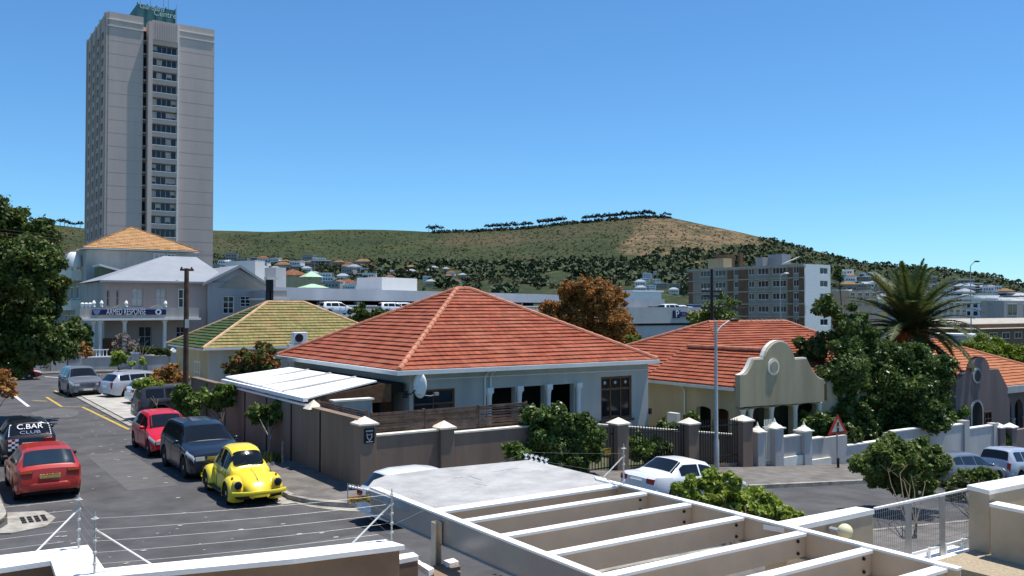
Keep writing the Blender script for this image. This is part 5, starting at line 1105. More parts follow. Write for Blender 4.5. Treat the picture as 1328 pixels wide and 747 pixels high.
P = [g1(545, 726, 1.5), g1(592, 717, 1.5), g1(596, 724, 1.5), g1(600, 760, 1.5), g1(556, 760, 1.5)]; b = GP.mb(); b.slab([g1(562, 728, 1.6), g1(586, 723, 1.6), g1(597, 729, 1.6), g1(597, 760, 1.6), g1(564, 760, 1.6)], -.3, 1.55); GP.part('pier', b, 'plaster_tan_shaded')
P = [g1(574, 727, 1.6), g1(588, 723.6, 1.6), g1(595, 728, 1.6), g1(580, 731.5, 1.6)]; b = GP.mb(); b.slab(P, 1.552, 1.6); GP.part('plate', b, 'coping_white')
# right hand walls
RW = Thing('garden_pier_wall', 'short tan wall with flat white coping beside the mesh fence', 'wall', 0, -15.1, 1)
P = [gz(1022, 674, ZP), gz(1110, 657, ZP), gz(1134, 660.5, ZP), gz(1052, 679, ZP)]; P[0] = (P[0][0]-.5, P[0][1]+.02); P[3] = (P[3][0]-.5, P[3][1]+.02)
b = RW.mb(); b.slab(P, ZP-.07, ZP); RW.part('coping', b, 'coping_white'); b = RW.mb(); b.slab(inset(P, .02*(1 if area(P) > 0 else -1)), -.3, ZP-.072); RW.part('wall_panel', b, 'plaster_tan')
x, s = gz(1096, 690, 1.95); s = P[2][1]-.28; x, z = fs(1096, 689, s); GL = Thing('globe_lamp', 'cream globe wall lamp on the short tan wall', 'lamp', x, s, z)
b = GL.mb(); b.ball((x, s, z), .105, 16); GL.part('globe', b, 'ivory', smooth=True); b = GL.mb(); b.lathe((x, s+.08, z-.03), [(.05, 0), (.05, .16)], 10, 's'); GL.part('bracket', b, 'galv')
# mesh fence
sM = -15.1; MF = Thing('mesh_fence', 'white framed steel mesh fence panel with sturdy flat posts, trees visible through it', 'fence', 1.5, sM, 1.2)
xa, xb = fs(1134, 658, sM)[0], fs(1257, 636, sM)[0]; zt5 = ZP-.01; za5, zb5 = 1.36, 1.36
b = MF.mb(); b.box(xa, xb, sM-.02, sM+.02, zt5-.02, zt5+.012); MF.part('top_rail', b, 'coping_white')
b = MF.mb(); b.box(xa+.2, xb, sM-.02, sM+.02, zb5-.02, zb5+.02); MF.part('bottom_rail', b, 'coping_white')
for px, w in ((1172, .16), (1217, .14), (1256, .12)): x = fs(px, 660, sM)[0]; b = MF.mb(); b.box(x, x+w, sM-.03, sM-.022, 1.2, zt5-.021); b.box(x+w*.4, x+w*.6, sM-.021, sM+.02, 1.2, zt5-.021); MF.part('post', b, 'galv')
b = MF.mb(); n = int((xb-xa)/.05)
for k in range(n+1): x = xa+(xb-xa)*k/n; b.box(x-.0022, x+.0022, sM-.0022, sM+.0022, 1.25, zt5-.02)
k = 1.3
while k < zt5-.03: b.box(xa, xb, sM-.002+.005, sM+.002+.005, k-.002, k+.002); k += .09
o = MF.part('mesh', b, 'galv')
for q in (1180, 1205, 1226, 1248): x = fs(q, 700, sM-.02)[0]; b = MF.mb(); b.box(x, x+.03, sM-.03, sM+.03, 1.22, 1.4); MF.part('foot', b, 'coping_white')
b = MF.mb(); b.box(1.6, fs(1300, 690, sM)[0], sM-.30, sM+.25, -.3, 1.2); LW = MF
LG = Thing('ledge_wall', 'low tan plinth with white coping under the mesh fence', 'wall', 2.5, sM, .8)
b = LG.mb(); x1 = fs(1268, 700, sM-.2)[0]; b.box(1.3, x1, sM-.22, sM+.2, -.3, 1.17); LG.part('wall_panel', b, 'plaster_tan'); b = LG.mb(); b.box(1.3, x1+.02, sM-.25, sM+.23, 1.172, 1.22); LG.part('coping', b, 'coping_white')
BR = Thing('corner_wall', 'tall tan plastered wall with stepped white coping at the bottom right edge', 'wall', 4.4, -15.2, 1)
a = gz(1254, 629, 2.3); xw = fs(1258, 640, -15.2)[0]
zt6 = 2.3; P = [gz(1254, 629, zt6), gz(1345, 617, zt6), gz(1345, 627, zt6), gz(1283, 636, zt6)]; P[1] = (P[1][0]+3, P[1][1]+.02); P[2] = (P[2][0]+3, P[2][1]+.02)
b = BR.mb(); b.slab(P, zt6-.07, zt6); BR.part('coping', b, 'coping_white'); b = BR.mb(); b.slab(inset(P, .02*(1 if area(P) > 0 else -1)), -.3, zt6-.072); BR.part('wall_panel', b, 'plaster_tan')
zr6 = 2.12; q0 = gz(1283, 653, zr6); q1 = gz(1328, 662, zr6); d = Vector((q1[0]-q0[0], q1[1]-q0[1])).normalized(); q2 = (q0[0]+d.x*6, q0[1]+d.y*6); nx = (d.y*-.0, 0)
PX = Vector((-d.y, d.x))*.28; P = [(P[3][0]-.03, P[3][1]+.02), q0, q2, (q2[0]+abs(PX.x), q2[1]+abs(PX.y)), (q0[0]+abs(PX.x), q0[1]+abs(PX.y))]; P = P[1:]
b = BR.mb(); b.slab(P, zr6-.05, zr6); BR.part('return_coping', b, 'coping_white'); b = BR.mb(); b.slab(inset(P, .015*(1 if area(P) > 0 else -1)), -.3, zr6-.052); BR.part('return_wall', b, 'plaster_tan')
# ---------------- electric fence stays and wires
stays = []
def stay(px0, py0, px1, py1, label, foot=None, mat_='galv'):
    t_, s_ = gz(px0, py1, ZP); d = math.hypot(*W(t_, s_)); zt7 = fs(px0, py0, s_)[1]
    E = Thing('electric_fence_post', label, 'fence post', t_, s_, ZP, 'electric fence posts on the terrace walls')
    b = E.mb(); b.tube([(t_, s_, ZP-.01), (t_, s_, zt7-.05)], .013, 8); b.lathe((t_, s_, zt7-.05), [(.012, 0), (.006, .07)], 6); E.part('rod', b, mat_)
    for k in range(5):
        z = ZP+(zt7-ZP)*(.16+.19*k); b = E.mb(); b.lathe((t_, s_, z), [(.014, -.02), (.024, -.008), (.024, .008), (.014, .02)], 8); E.part('insulator', b, 'curtain')
    b = E.mb(); b.lathe((t_, s_, zt7-.06), [(.008, 0), (.045, .004), (.008, .012)], 8); E.part('finial', b, 'curtain')
    if foot:
        ft_ = gz(foot[0], foot[1], ZP); b = E.mb(); b.tube([(t_, s_, ZP+(zt7-ZP)*.74), (ft_[0], ft_[1], ZP+.005)], .011, 6); E.part('brace', b, 'coping_white')
    stays.append((t_, s_, zt7)); return E
stay(102, 642, 102, 711, 'white electric fence post on the upper left coping, braced to the left', (36, 727))
stay(122.5, 666, 122.5, 744, 'white electric fence post at the corner of the L shaped coping, braced to the right', (196, 732))
stay(508, 636, 508, 701, 'white electric fence post beside the pergola fascia, braced to the left', (457, 705))
stay(809, 577, 809, 632, 'white electric fence post beyond the right edge of the pergola', (780, 622))
WR = Thing('electric_fence_wire', 'thin electric fence wires strung between the white posts', 'fence wire', stays[1][0], stays[1][1], ZP)
def strand(a, c, fr, sag=.01):
    b = WR.mb(); z0_ = ZP+(a[2]-ZP)*fr; z1_ = ZP+(c[2]-ZP)*fr
    b.tube([(a[0]+(c[0]-a[0])*k/8, a[1]+(c[1]-a[1])*k/8, z0_+(z1_-z0_)*k/8-sag*4*(k/8)*(1-k/8)) for k in range(9)], .0012, 4); WR.part('wire', b, 'galv')
far0 = (stays[0][0]-3.5, stays[0][1]+.2, stays[0][2]); sgn = gz(462, 640, ZP); s4 = (-3.6, -8.3, ZP+.24); s5 = (-.55, -8.9, ZP+.24)
for fr in (.16, .35, .54, .73, .92):
    strand(far0, stays[0], fr); strand(stays[0], stays[1], fr); strand(stays[1], stays[2], fr, .03); 
for fr in (.3, .8): strand(stays[2], s5, fr, .02); strand(s5, stays[3], fr)
# the coil and the hanging sign at the slab corner, spikes at the far corner
rr = random.Random(5)
def spikes(TH_, pts, r=.03):
    for (x, y) in pts:
        a = gz(x, y, ZP+.03); b = TH_.mb(); b.lathe((a[0], a[1], ZP+.021), [(r*1.5, 0), (r*.5, .03), (r*.9, .06), (r*.2, .11)], 8)
        for k in range(4): an = k*1.57+.4; b.tube([(a[0], a[1], ZP+.06), (a[0]+.06*math.cos(an), a[1]+.06*math.sin(an), ZP+.12)], .005, 4)
        TH_.part('spike', b, 'coping_white')
SPK2 = Thing('wall_spikes', 'row of small white spiked insulators at the far right corner of the pergola slab', 'spikes', -.5, -8.9, ZP); spikes(SPK2, [(682, 594.5), (689, 595.5), (695, 597), (702, 599), (708, 601)], .026)
sC = -9.9; cp0, cp1 = fs(451, 627, sC), fs(451, 656, sC)
CPst = Thing('corner_fence_post', 'slim fence post bracketed off the far left end of the pergola beam', 'fence post', cp0[0], sC, cp1[1])
b = CPst.mb(); b.tube([(cp0[0], sC, cp1[1]), (cp0[0], sC, cp0[1])], .007, 6); CPst.part('rod', b, 'galv')
b = CPst.mb(); b.tube([(cp0[0], sC, cp1[1]+.03), (tl-.01, -9.80, cp1[1]+.03)], .009, 6); CPst.part('bracket_arm', b, 'galv')
WR2 = Thing('electric_fence_wire', 'short electric fence wires between the corner post and the braced post beside the fascia', 'fence wire', cp0[0], sC, ZP)
for fr in (.1, .3, .5, .7, .9): a_ = stays[2]; b = WR2.mb(); b.tube([(a_[0], a_[1], ZP+(a_[2]-ZP)*fr), (cp0[0], sC, cp1[1]+(cp0[1]-cp1[1])*(.2+.75*fr))], .0014, 4); WR2.part('wire', b, 'galv')
SPK = Thing('wall_spikes', 'coil of small white spiked insulators above the amber sign at the pergola corner', 'spikes', cp0[0], sC, cp0[1])
rr = random.Random(5)
q0_, q1_ = fs(452, 631, sC), fs(478, 636, sC); b = SPK.mb(); b.tube([(q0_[0], sC, q0_[1]), (q1_[0], sC, q1_[1])], .004, 5); SPK.part('carrier', b, 'galv')
for k in range(7):
    f = (k+.5)/7; x, z = q0_[0]+(q1_[0]-q0_[0])*f, q0_[1]+(q1_[1]-q0_[1])*f; b = SPK.mb(); b.lathe((x, sC, z-.02), [(.008, 0), (.02, .01), (.02, .03), (.008, .04)], 8); SPK.part('insulator', b, 'coping_white')
    b = SPK.mb()
    for an in (.6, 1.5, 2.4): b.tube([(x, sC, z), (x+.05*math.cos(an), sC+rr.uniform(-.03, .03), z+.05*math.sin(an))], .003, 4)
    SPK.part('spike', b, 'coping_white')
warn('warning_sign', 'amber electric fence warning sign hanging at the left corner of the pergola slab', 451.5, 479, 641, 652.5, sC-.01)
b = PG.mb()
for (x0, y0, x1, y1) in ((585, 620, 600, 619), (615, 627, 632, 630), (690, 611, 700, 610), (640, 612, 672, 607), (608, 617, 625, 623), (540, 640, 548, 641)):
    p_, q_ = gz(x0, y0, ZP+.02), gz(x1, y1, ZP+.02); line_d = Vector((q_[0]-p_[0], q_[1]-p_[1])).normalized()*.006; b.poly([(p_[0]-line_d.y, p_[1]+line_d.x, ZP+.024), (p_[0]+line_d.y, p_[1]-line_d.x, ZP+.024), (q_[0]+line_d.y, q_[1]-line_d.x, ZP+.024), (q_[0]-line_d.y, q_[1]+line_d.x, ZP+.024)])
PG.part('crack', b, 'galv', fix=False)
# ================================================================ VEHICLES
interp = lambda x, P: float(np.interp(x, [p[0] for p in P], [p[1] for p in P]))
SPEC = {
 'hatch': dict(L=3.75, W=1.64, top=[(0, .56), (.06, .66), (.35, .78), (.95, .93), (1.7, 1.36), (2.1, 1.42), (2.9, 1.42), (3.3, 1.35), (3.62, .98), (3.70, .86), (3.75, .55)], belt=[(0, .55), (.06, .62), (.35, .72), (.95, .87), (2, .90), (3.3, .94), (3.6, .93), (3.7, .82), (3.75, .52)], wh=(.68, 3.12), ws=(1.0, 1.66), rw=(3.33, 3.6), sw=[(1.15, 2.15), (2.22, 3.2)], rr=.29),
 'old_hatch': dict(L=3.9, W=1.66, top=[(0, .58), (.05, .70), (.4, .78), (1.05, .88), (1.75, 1.32), (2.1, 1.38), (3.1, 1.38), (3.3, 1.34), (3.72, .96), (3.84, .88), (3.9, .56)], belt=[(0, .56), (.05, .66), (.4, .74), (1.05, .83), (2, .86), (3.3, .90), (3.7, .90), (3.84, .84), (3.9, .54)], wh=(.75, 3.15), ws=(1.1, 1.7), rw=(3.33, 3.7), sw=[(1.25, 2.2), (2.27, 3.25)], rr=.29),
 'suv': dict(L=4.4, W=1.82, top=[(0, .70), (.06, .88), (.4, 1.0), (1.15, 1.12), (1.8, 1.62), (2.2, 1.70), (3.5, 1.69), (4.1, 1.62), (4.32, 1.12), (4.4, .7)], belt=[(0, .66), (.06, .82), (.4, .92), (1.15, 1.05), (2.2, 1.08), (4.0, 1.14), (4.3, 1.08), (4.4, .66)], wh=(.88, 3.5), ws=(1.2, 1.76), rw=(4.13, 4.3), sw=[(1.35, 2.4), (2.48, 3.4), (3.48, 4.0)], rr=.36),
 'wagon': dict(L=4.6, W=1.8, top=[(0, .60), (.06, .74), (.4, .86), (1.2, .98), (1.95, 1.44), (2.4, 1.5), (3.7, 1.48), (4.15, 1.4), (4.48, 1.0), (4.56, .9), (4.6, .6)], belt=[(0, .58), (.06, .70), (.4, .8), (1.2, .92), (2.4, .95), (4.1, 1.0), (4.5, .95), (4.6, .56)], wh=(.85, 3.6), ws=(1.25, 1.9), rw=(4.18, 4.46), sw=[(1.45, 2.5), (2.57, 3.45), (3.52, 4.1)], rr=.32),
 'saloon': dict(L=4.35, W=1.68, top=[(0, .56), (.05, .66), (.4, .75), (1.15, .87), (1.85, 1.30), (2.25, 1.37), (3.0, 1.35), (3.55, 1.0), (3.68, .94), (4.2, .92), (4.32, .82), (4.35, .55)], belt=[(0, .54), (.05, .62), (.4, .70), (1.15, .82), (2.2, .86), (3.5, .90), (4.2, .88), (4.32, .78), (4.35, .5)], wh=(.8, 3.4), ws=(1.2, 1.8), rw=(3.03, 3.5), sw=[(1.35, 2.3), (2.37, 3.2)], rr=.3),
 'mpv': dict(L=4.1, W=1.7, top=[(0, .62), (.05, .74), (.4, .86), (.9, 1.0), (1.7, 1.5), (2.1, 1.56), (3.5, 1.55), (3.85, 1.46), (4.03, 1.0), (4.1, .62)], belt=[(0, .6), (.05, .68), (.4, .8), (.9, .94), (2, .96), (3.8, .98), (4.03, .94), (4.1, .58)], wh=(.75, 3.3), ws=(.98, 1.64), rw=(3.86, 4.0), sw=[(1.15, 2.05), (2.12, 3.0), (3.07, 3.65)], rr=.3),
 'offroader': dict(L=4.8, W=1.95, top=[(0, .80), (.06, 1.02), (.4, 1.10), (1.35, 1.18), (1.9, 1.74), (2.3, 1.8), (4.4, 1.76), (4.62, 1.6), (4.74, 1.1), (4.8, .7)], belt=[(0, .76), (.06, .95), (.4, 1.02), (1.35, 1.12), (2.3, 1.14), (4.5, 1.16), (4.74, 1.08), (4.8, .66)], wh=(.9, 3.85), ws=(1.4, 1.85), rw=(4.6, 4.72), sw=[(1.55, 2.6), (2.68, 3.6), (3.68, 4.45)], rr=.4),
}
def section(sp, x):
    L, Wd = sp['L'], sp['W']; e = min(x, L-x); w = Wd/2*(1-.17*(1-min(1, e/.55))**2.2)
    top, belt = interp(x, sp['top']), interp(x, sp['belt']); zb0 = .2+.10*(1-min(1, e/.3)); zb = zb0
    r0 = sp['rr']+.065
    for c in sp['wh']:
        if abs(x-c) < r0: zb = max(zb, sp['rr']+math.sqrt(r0*r0-(x-c)**2))
    h = max(0, top-belt); k = min(1, h/.12)
    p = [(w*.93, zb), (w*.99, max(zb+.03, zb0+.12)), (w, max(zb+.05, (zb0+belt)*.5)), (w*.985, max(zb+.07, belt-.08)), (w*.95, belt)]
    y5 = w*.95-.02-.34*h; p += [(y5-.03*k, top-.055*k-.008), (y5*.8, top-.015), (y5*.4, top), (0, top+.004)]
    return p
def grid_mesh(rows, close_ends=True):
    """rows of equal-length half sections (x, [(y, z)]) mirrored"""
    V = []; Fc = []; n = None
    for x, p in rows:
        full = [(y, z) for y, z in p]+[(-y, z) for y, z in p[-2::-1]]; n = len(full); V += [(x, y, z) for y, z in full]
    for i in range(len(rows)-1):
        for k in range(n-1): Fc.append((i*n+k, i*n+k+1, (i+1)*n+k+1, (i+1)*n+k))
    if close_ends: Fc.append(tuple(range(n))); Fc.append(tuple(range((len(rows)-1)*n, len(rows)*n)))
    return V, Fc
def wheel(parent_T, x, y, r, wdt=.19, rim='rim'):
    sg = 1 if y > 0 else -1; b = MB(); b.lathe((x, y, r), [(r*.6, -wdt/2), (r*.93, -wdt/2), (r, -wdt/2+.03), (r, wdt/2-.03), (r*.93, wdt/2), (r*.6, wdt/2)], 24, 's'); o = parent_T.part('wheel', b, 'tyre', smooth=True)
    b = MB(); b.lathe((x, y+sg*(wdt/2-.012), r), [(r*.66, -.01), (r*.66, .012), (r*.58, .004), (r*.2, .012), (r*.12, .02)][::1] if sg > 0 else [(r*.12, -.02), (r*.2, -.012), (r*.58, -.004), (r*.66, -.012), (r*.66, .01)], 20, 's'); b.build('rim', rim, o, smooth=True)
def car(kind, name, label, t, s, rot, paint, cat='car', z=None, lod=0, plate='plate_white', tail=None, rails=False, trim_bumper=None, glass='glass', group=None):
    sp = SPEC[kind]; L, Wd = sp['L'], sp['W']; C = Thing(name, label, cat, t, s, hz(t)+.005 if z is None else z, group, rot, True)
    if z is None and abs(math.cos(rot)) > .5: C.root.rotation_euler[1] = (math.atan((hz(t-1)-hz(t+1))/2))*(1 if math.cos(rot) > 0 else -1)
    X = lambda xi: L/2-xi
    st = sorted(set([round(v, 3) for v in frange(0, L, .07)]+[p[0] for p in sp['top']]+[p[0] for p in sp['belt']]+[round(c+q, 3) for c in sp['wh'] for q in (-.37, -.355, -.3, .3, .355, .37)]))
    st = [v for v in st if 0 <= v <= L]; rows = [(X(v), section(sp, v)) for v in st]; V, Fc = grid_mesh(rows); b = MB(); b.add(V, Fc); body = C.part('body', b, paint, smooth=True)
    b = MB(); b.box(X(L-.25), X(.25), -Wd/2+.2, Wd/2-.2, .17, .52)
    for c in sp['wh']: b.box(X(c+.42), X(c-.42), -Wd/2+.17, Wd/2-.17, .3, min(.78, sp['rr']*2+.1))
    C.part('underbody', b, 'black')
    for c in sp['wh']:
        for sg in (1, -1): wheel(C, X(c), sg*(Wd/2-.115), sp['rr'])
    # side windows
    def spt(x, v, off):
        p = section(sp, x); a, c = p[4], p[5]; y = a[0]+(c[0]-a[0])*v; zz = a[1]+(c[1]-a[1])*v; return y+off, zz+.003
    for sg in (1, -1):
        for (xa, xb) in sp['sw']:
            V = []; n = 9
            for k in range(n):
                x = xa+(xb-xa)*k/(n-1); h = section(sp, x)[5][1]-section(sp, x)[4][1]
                for v in (.10, .5, .86): y, zz = spt(x, v if h > .12 else .1+.4*v, .009); V.append((X(x), sg*y, zz))
            b = MB(); b.add(V, [(3*k+j, 3*k+j+1, 3*k+3+j+1, 3*k+3+j) for k in range(n-1) for j in range(2)]); C.part('side_window', b, glass, smooth=True)
    def ztop(x, y):
        p = section(sp, x); ys = [q[0] for q in p[5:]][::-1]; zs = [q[1] for q in p[5:]][::-1]; return float(np.interp(abs(y), ys, zs))
    for nm, (xa, xb) in (('windscreen', sp['ws']), ('rear_window', sp['rw'])):
        V = []; n = 7; m_ = 9
        for i in range(n):
            x = xa+(xb-xa)*i/(n-1); y5 = section(sp, x)[5][0]*.95; dz = (interp(x+.03, sp['top'])-interp(x-.03, sp['top']))/.06; nn = math.hypot(dz, 1)
            for j in range(m_):
                y = y5*(-1+2*j/(m_-1)); V.append((X(x)+dz/nn*.012, y, ztop(x, y)+.012/nn))
        b = MB(); b.add(V, [(i*m_+j, i*m_+j+1, (i+1)*m_+j+1, (i+1)*m_+j) for i in range(n-1) for j in range(m_-1)]); C.part(nm, b, glass, smooth=True)
    if lod > 1: return C
    # lamps, grille, bumpers, plates, mirrors
    zf = interp(.06, sp['belt']); w = Wd/2; zr = interp(L-.1, sp['belt'])
    for sg in (1, -1):
        V = []; hn = 8; hl = .46 if kind in ('hatch', 'saloon', 'old_hatch', 'mpv') else .5
        for k_ in range(hn):
            xi = .03+hl*k_/(hn-1); p = section(sp, xi); fr_ = k_/(hn-1); lo, hi = p[3], p[4]; zlo = lo[1]-.05*(1-fr_); V += [(X(xi)+.012*(1-fr_), sg*(p[2][0]+.010), zlo-.0), (X(xi)+.012*(1-fr_), sg*(lo[0]+.011), lo[1]+.03), (X(xi)+.006, sg*(hi[0]+.010), hi[1]+.004)]
        b = MB(); b.add(V, [(3*a_+j, 3*a_+j+1, 3*a_+3+j+1, 3*a_+3+j) for a_ in range(hn-1) for j in range(2)])
        b.box(X(.04), X(-.004), sg*w*.50, sg*w*.80, zf-.15, zf-.03); C.part('headlight', b, 'lamp_clear')
        b = MB()
        if kind in ('suv', 'mpv', 'wagon', 'offroader'): b.box(X(L-.015), X(L-.16), sg*w*.70, sg*w*.865, zr-.36, zr+.0)
        else: b.box(X(L-.012), X(L-.12), sg*w*.50, sg*w*.86, zr-.17, zr-.01)
        tl_ = C.part('tail_light', b, 'lamp_red', bevel=.015)
        if kind == 'old_hatch': q = MB(); q.box(X(L-.008), X(L-.1), sg*w*.52, sg*w*.86, zr-.07, zr-.03); q.build('indicator', 'lamp_amber', tl_)
        b = MB(); b.ball((X(sp['ws'][0]+.28), sg*(w*.95+.10), interp(1.3, sp['belt'])+.07), (.06, .11, .065), 10); C.part('mirror', b, paint if kind != 'old_hatch' else 'plastic_dark', smooth=True)
        b = MB(); 
        for xx in [q[0] for q in sp['sw']][1:]+[sp['sw'][0][0]-.1, sp['sw'][1][1]-.02][:1+(len(sp['sw']) > 2)]:
            pts = []
            for v in range(5):
                p = section(sp, xx-.03); z_ = p[1][1]+.06+(p[4][1]-p[1][1]-.06)*v/4; y_ = float(np.interp(z_, [q[1] for q in p[:5]], [q[0] for q in p[:5]])); pts.append((X(xx-.03), sg*(y_+.001), z_))
            b.tube(pts, .006, 4)
        C.part('door_seam', b, 'black')
        b = MB()
        for (xa, xb) in sp['sw'][:2]:
            if kind in ('hatch', 'old_hatch') and xa > 2: continue
            x = xb-.14; p = section(sp, x); b.box(X(x)-.07, X(x)+.07, sg*(w*.985), sg*(w*.985+.03), interp(x, sp['belt'])-.13, interp(x, sp['belt'])-.10)
        C.part('door_handle', b, 'plastic_dark' if kind in ('saloon', 'old_hatch') else paint)
    b = MB(); b.box(X(.03), X(-.012), -w*.42, w*.42, zf-.13, zf-.02); C.part('grille', b, 'plastic_dark')
    b = MB()
    for k in range(3): b.box(X(.0), X(-.02), -w*.42, w*.42, zf-.115+.034*k, zf-.105+.034*k)
    C.part('grille_bar', b, 'chrome')
    def bumper(x0, sg_, nm):
        V = []; n = 13; 
        for (dz0, dx) in ((.30, 0), (.32, .04), (.44, .055), (.50, .04), (.52, 0)):
            for k in range(n):
                y = w*.93*(-1+2*k/(n-1)); cv = -.22*abs(y/w)**3; V.append((x0+sg_*(dx+cv), y, dz0))
        b = MB(); b.add(V, [(i*n+j, i*n+j+1, (i+1)*n+j+1, (i+1)*n+j) for i in range(4) for j in range(n-1)]); C.part(nm, b, trim_bumper or paint, smooth=True)
    bumper(X(.0), 1, 'front_bumper'); bumper(X(L), -1, 'rear_bumper')
    b = MB(); b.box(X(.0)+.056, X(.0)+.066, -w*.55, w*.55, .30, .38); C.part('air_intake', b, 'black')
    zpl = .62 if kind != 'offroader' else .75
    b = MB(); b.box(X(L)-.03, X(L)+.01, -.25, .25, zpl-.05+.06, zpl+.06+.06); pr = C.part('rear_plate', b, plate)
    b = MB(); b.box(X(0)+.056, X(0)+.07, -.25, .25, .39, .49); C.part('front_plate', b, plate)
    if rails:
        for sg in (1, -1):
            y = section(sp, 2.6)[5][0]*.93; b = MB(); b.tube([(X(2.0), sg*y, interp(2.0, sp['top'])-.03), (X(2.2), sg*y, interp(2.2, sp['top'])+.045), (X(L-1), sg*y, interp(L-1, sp['top'])+.04), (X(L-.75), sg*y, interp(L-.75, sp['top'])-.03)], .016, 6); C.part('roof_rail', b, 'galv', smooth=True)
    return C
NA, PA, PB, NB = -math.pi/2, math.pi/2, 0.0, math.pi   # headings: towards us, away, right, left
# --- left kerb
c = car('old_hatch', 'hatchback', 'red boxy older hatchback seen from behind, parked left with amber number plate', -7.42, 3.7+1.95, PA+.0, 'car_red_old', plate='plate', glass='glass_blue')
b = MB(); b.box(-1.96, -1.955+.01, -.26, .26, .655, .755); 
text_mesh('CA 836 954', .085, 'lettering', 'black', c.root, (-1.99, 0, .735), (R(90), 0, -R(90)), .002, .95)
b = MB(); b.box(-1.0, -.55, -.5, .5, 1.30, 1.31)
c = car('hatch', 'branded_car', 'black hatchback with white checkers and C.BAR lettering on its rear window', -7.25, 10.3+1.9, PA, 'car_black')
V = []
sp = SPEC['hatch']; xm_ = 3.43; zc_ = interp(xm_, sp['top']); sl = math.atan2(interp(3.6, sp['top'])-interp(3.33, sp['top']), .27)
tl_ = text_mesh('C.BAR', .27, 'lettering', 'letter_white', c.root, (sp['L']/2-3.42-.05, 0, interp(3.42, sp['top'])+.025), (0, 0, 0), .002, 1.05)
tl_.rotation_euler = (R(180)-0-(math.pi/2+0)-math.atan2(.37, .3)+R(90)-R(90)+0, 0, -R(90)); tl_.rotation_euler = (R(51), 0, -R(90))
t2_ = text_mesh('CLUB', .17, 'lettering', 'letter_dim', c.root, (sp['L']/2-3.55-.045, 0, interp(3.55, sp['top'])+.0), (R(51), 0, -R(90)), .002, 1.5)
rr = random.Random(9); b = MB()
for i in range(5):
    for j in range(4):
        if (i+j) % 2 == 0: x = -1.4+i*.11; z = .62+j*.08; p = section(sp, sp['L']/2-x); y = float(np.interp(z, [q[1] for q in p[:5]], [q[0] for q in p[:5]])); b.box(x, x+.11, y+.002, y+.007, z, z+.08)
for i in range(3):
    for j in range(5):
        if (i+j) % 2 == 0: b.box(-1.888, -1.883, .35+i*.1, .45+i*.1, .5+j*.075, .575+j*.075)
for j in range(6):
    v = j/6.; x = 3.30+.33*v; p = section(sp, x)
    for sg in (1, -1): yy = p[5][0]*.95+.02; b.add([(sp['L']/2-x, sg*yy, p[5][1]+.02), (sp['L']/2-x, sg*(yy-.07), p[5][1]+.035), (sp['L']/2-x-.035, sg*(yy-.06), p[5][1]-.01), (sp['L']/2-x-.035, sg*(yy+.01), p[5][1]-.025)], [(0, 1, 2, 3)])
c.part('checker_decal', b, 'letter_white', fix=False)
car('saloon', 'cream_car', 'cream coloured car cut off by the left edge beside the red hatchback', -9.62, 7.3, PA, 'car_cream', lod=1)
# --- right kerb, facing us
car('hatch', 'hatchback', 'bright crimson hatchback facing us behind the dark blue four by four', -2.86, 9.2+1.9, NA, 'car_crimson')
car('suv', 'four_by_four', 'dark blue four by four parked between the crimson hatchback and the yellow beetle shaped car', -2.78, 4.1+2.2, NA, 'car_navy').root.scale = (.96, .96, .93)
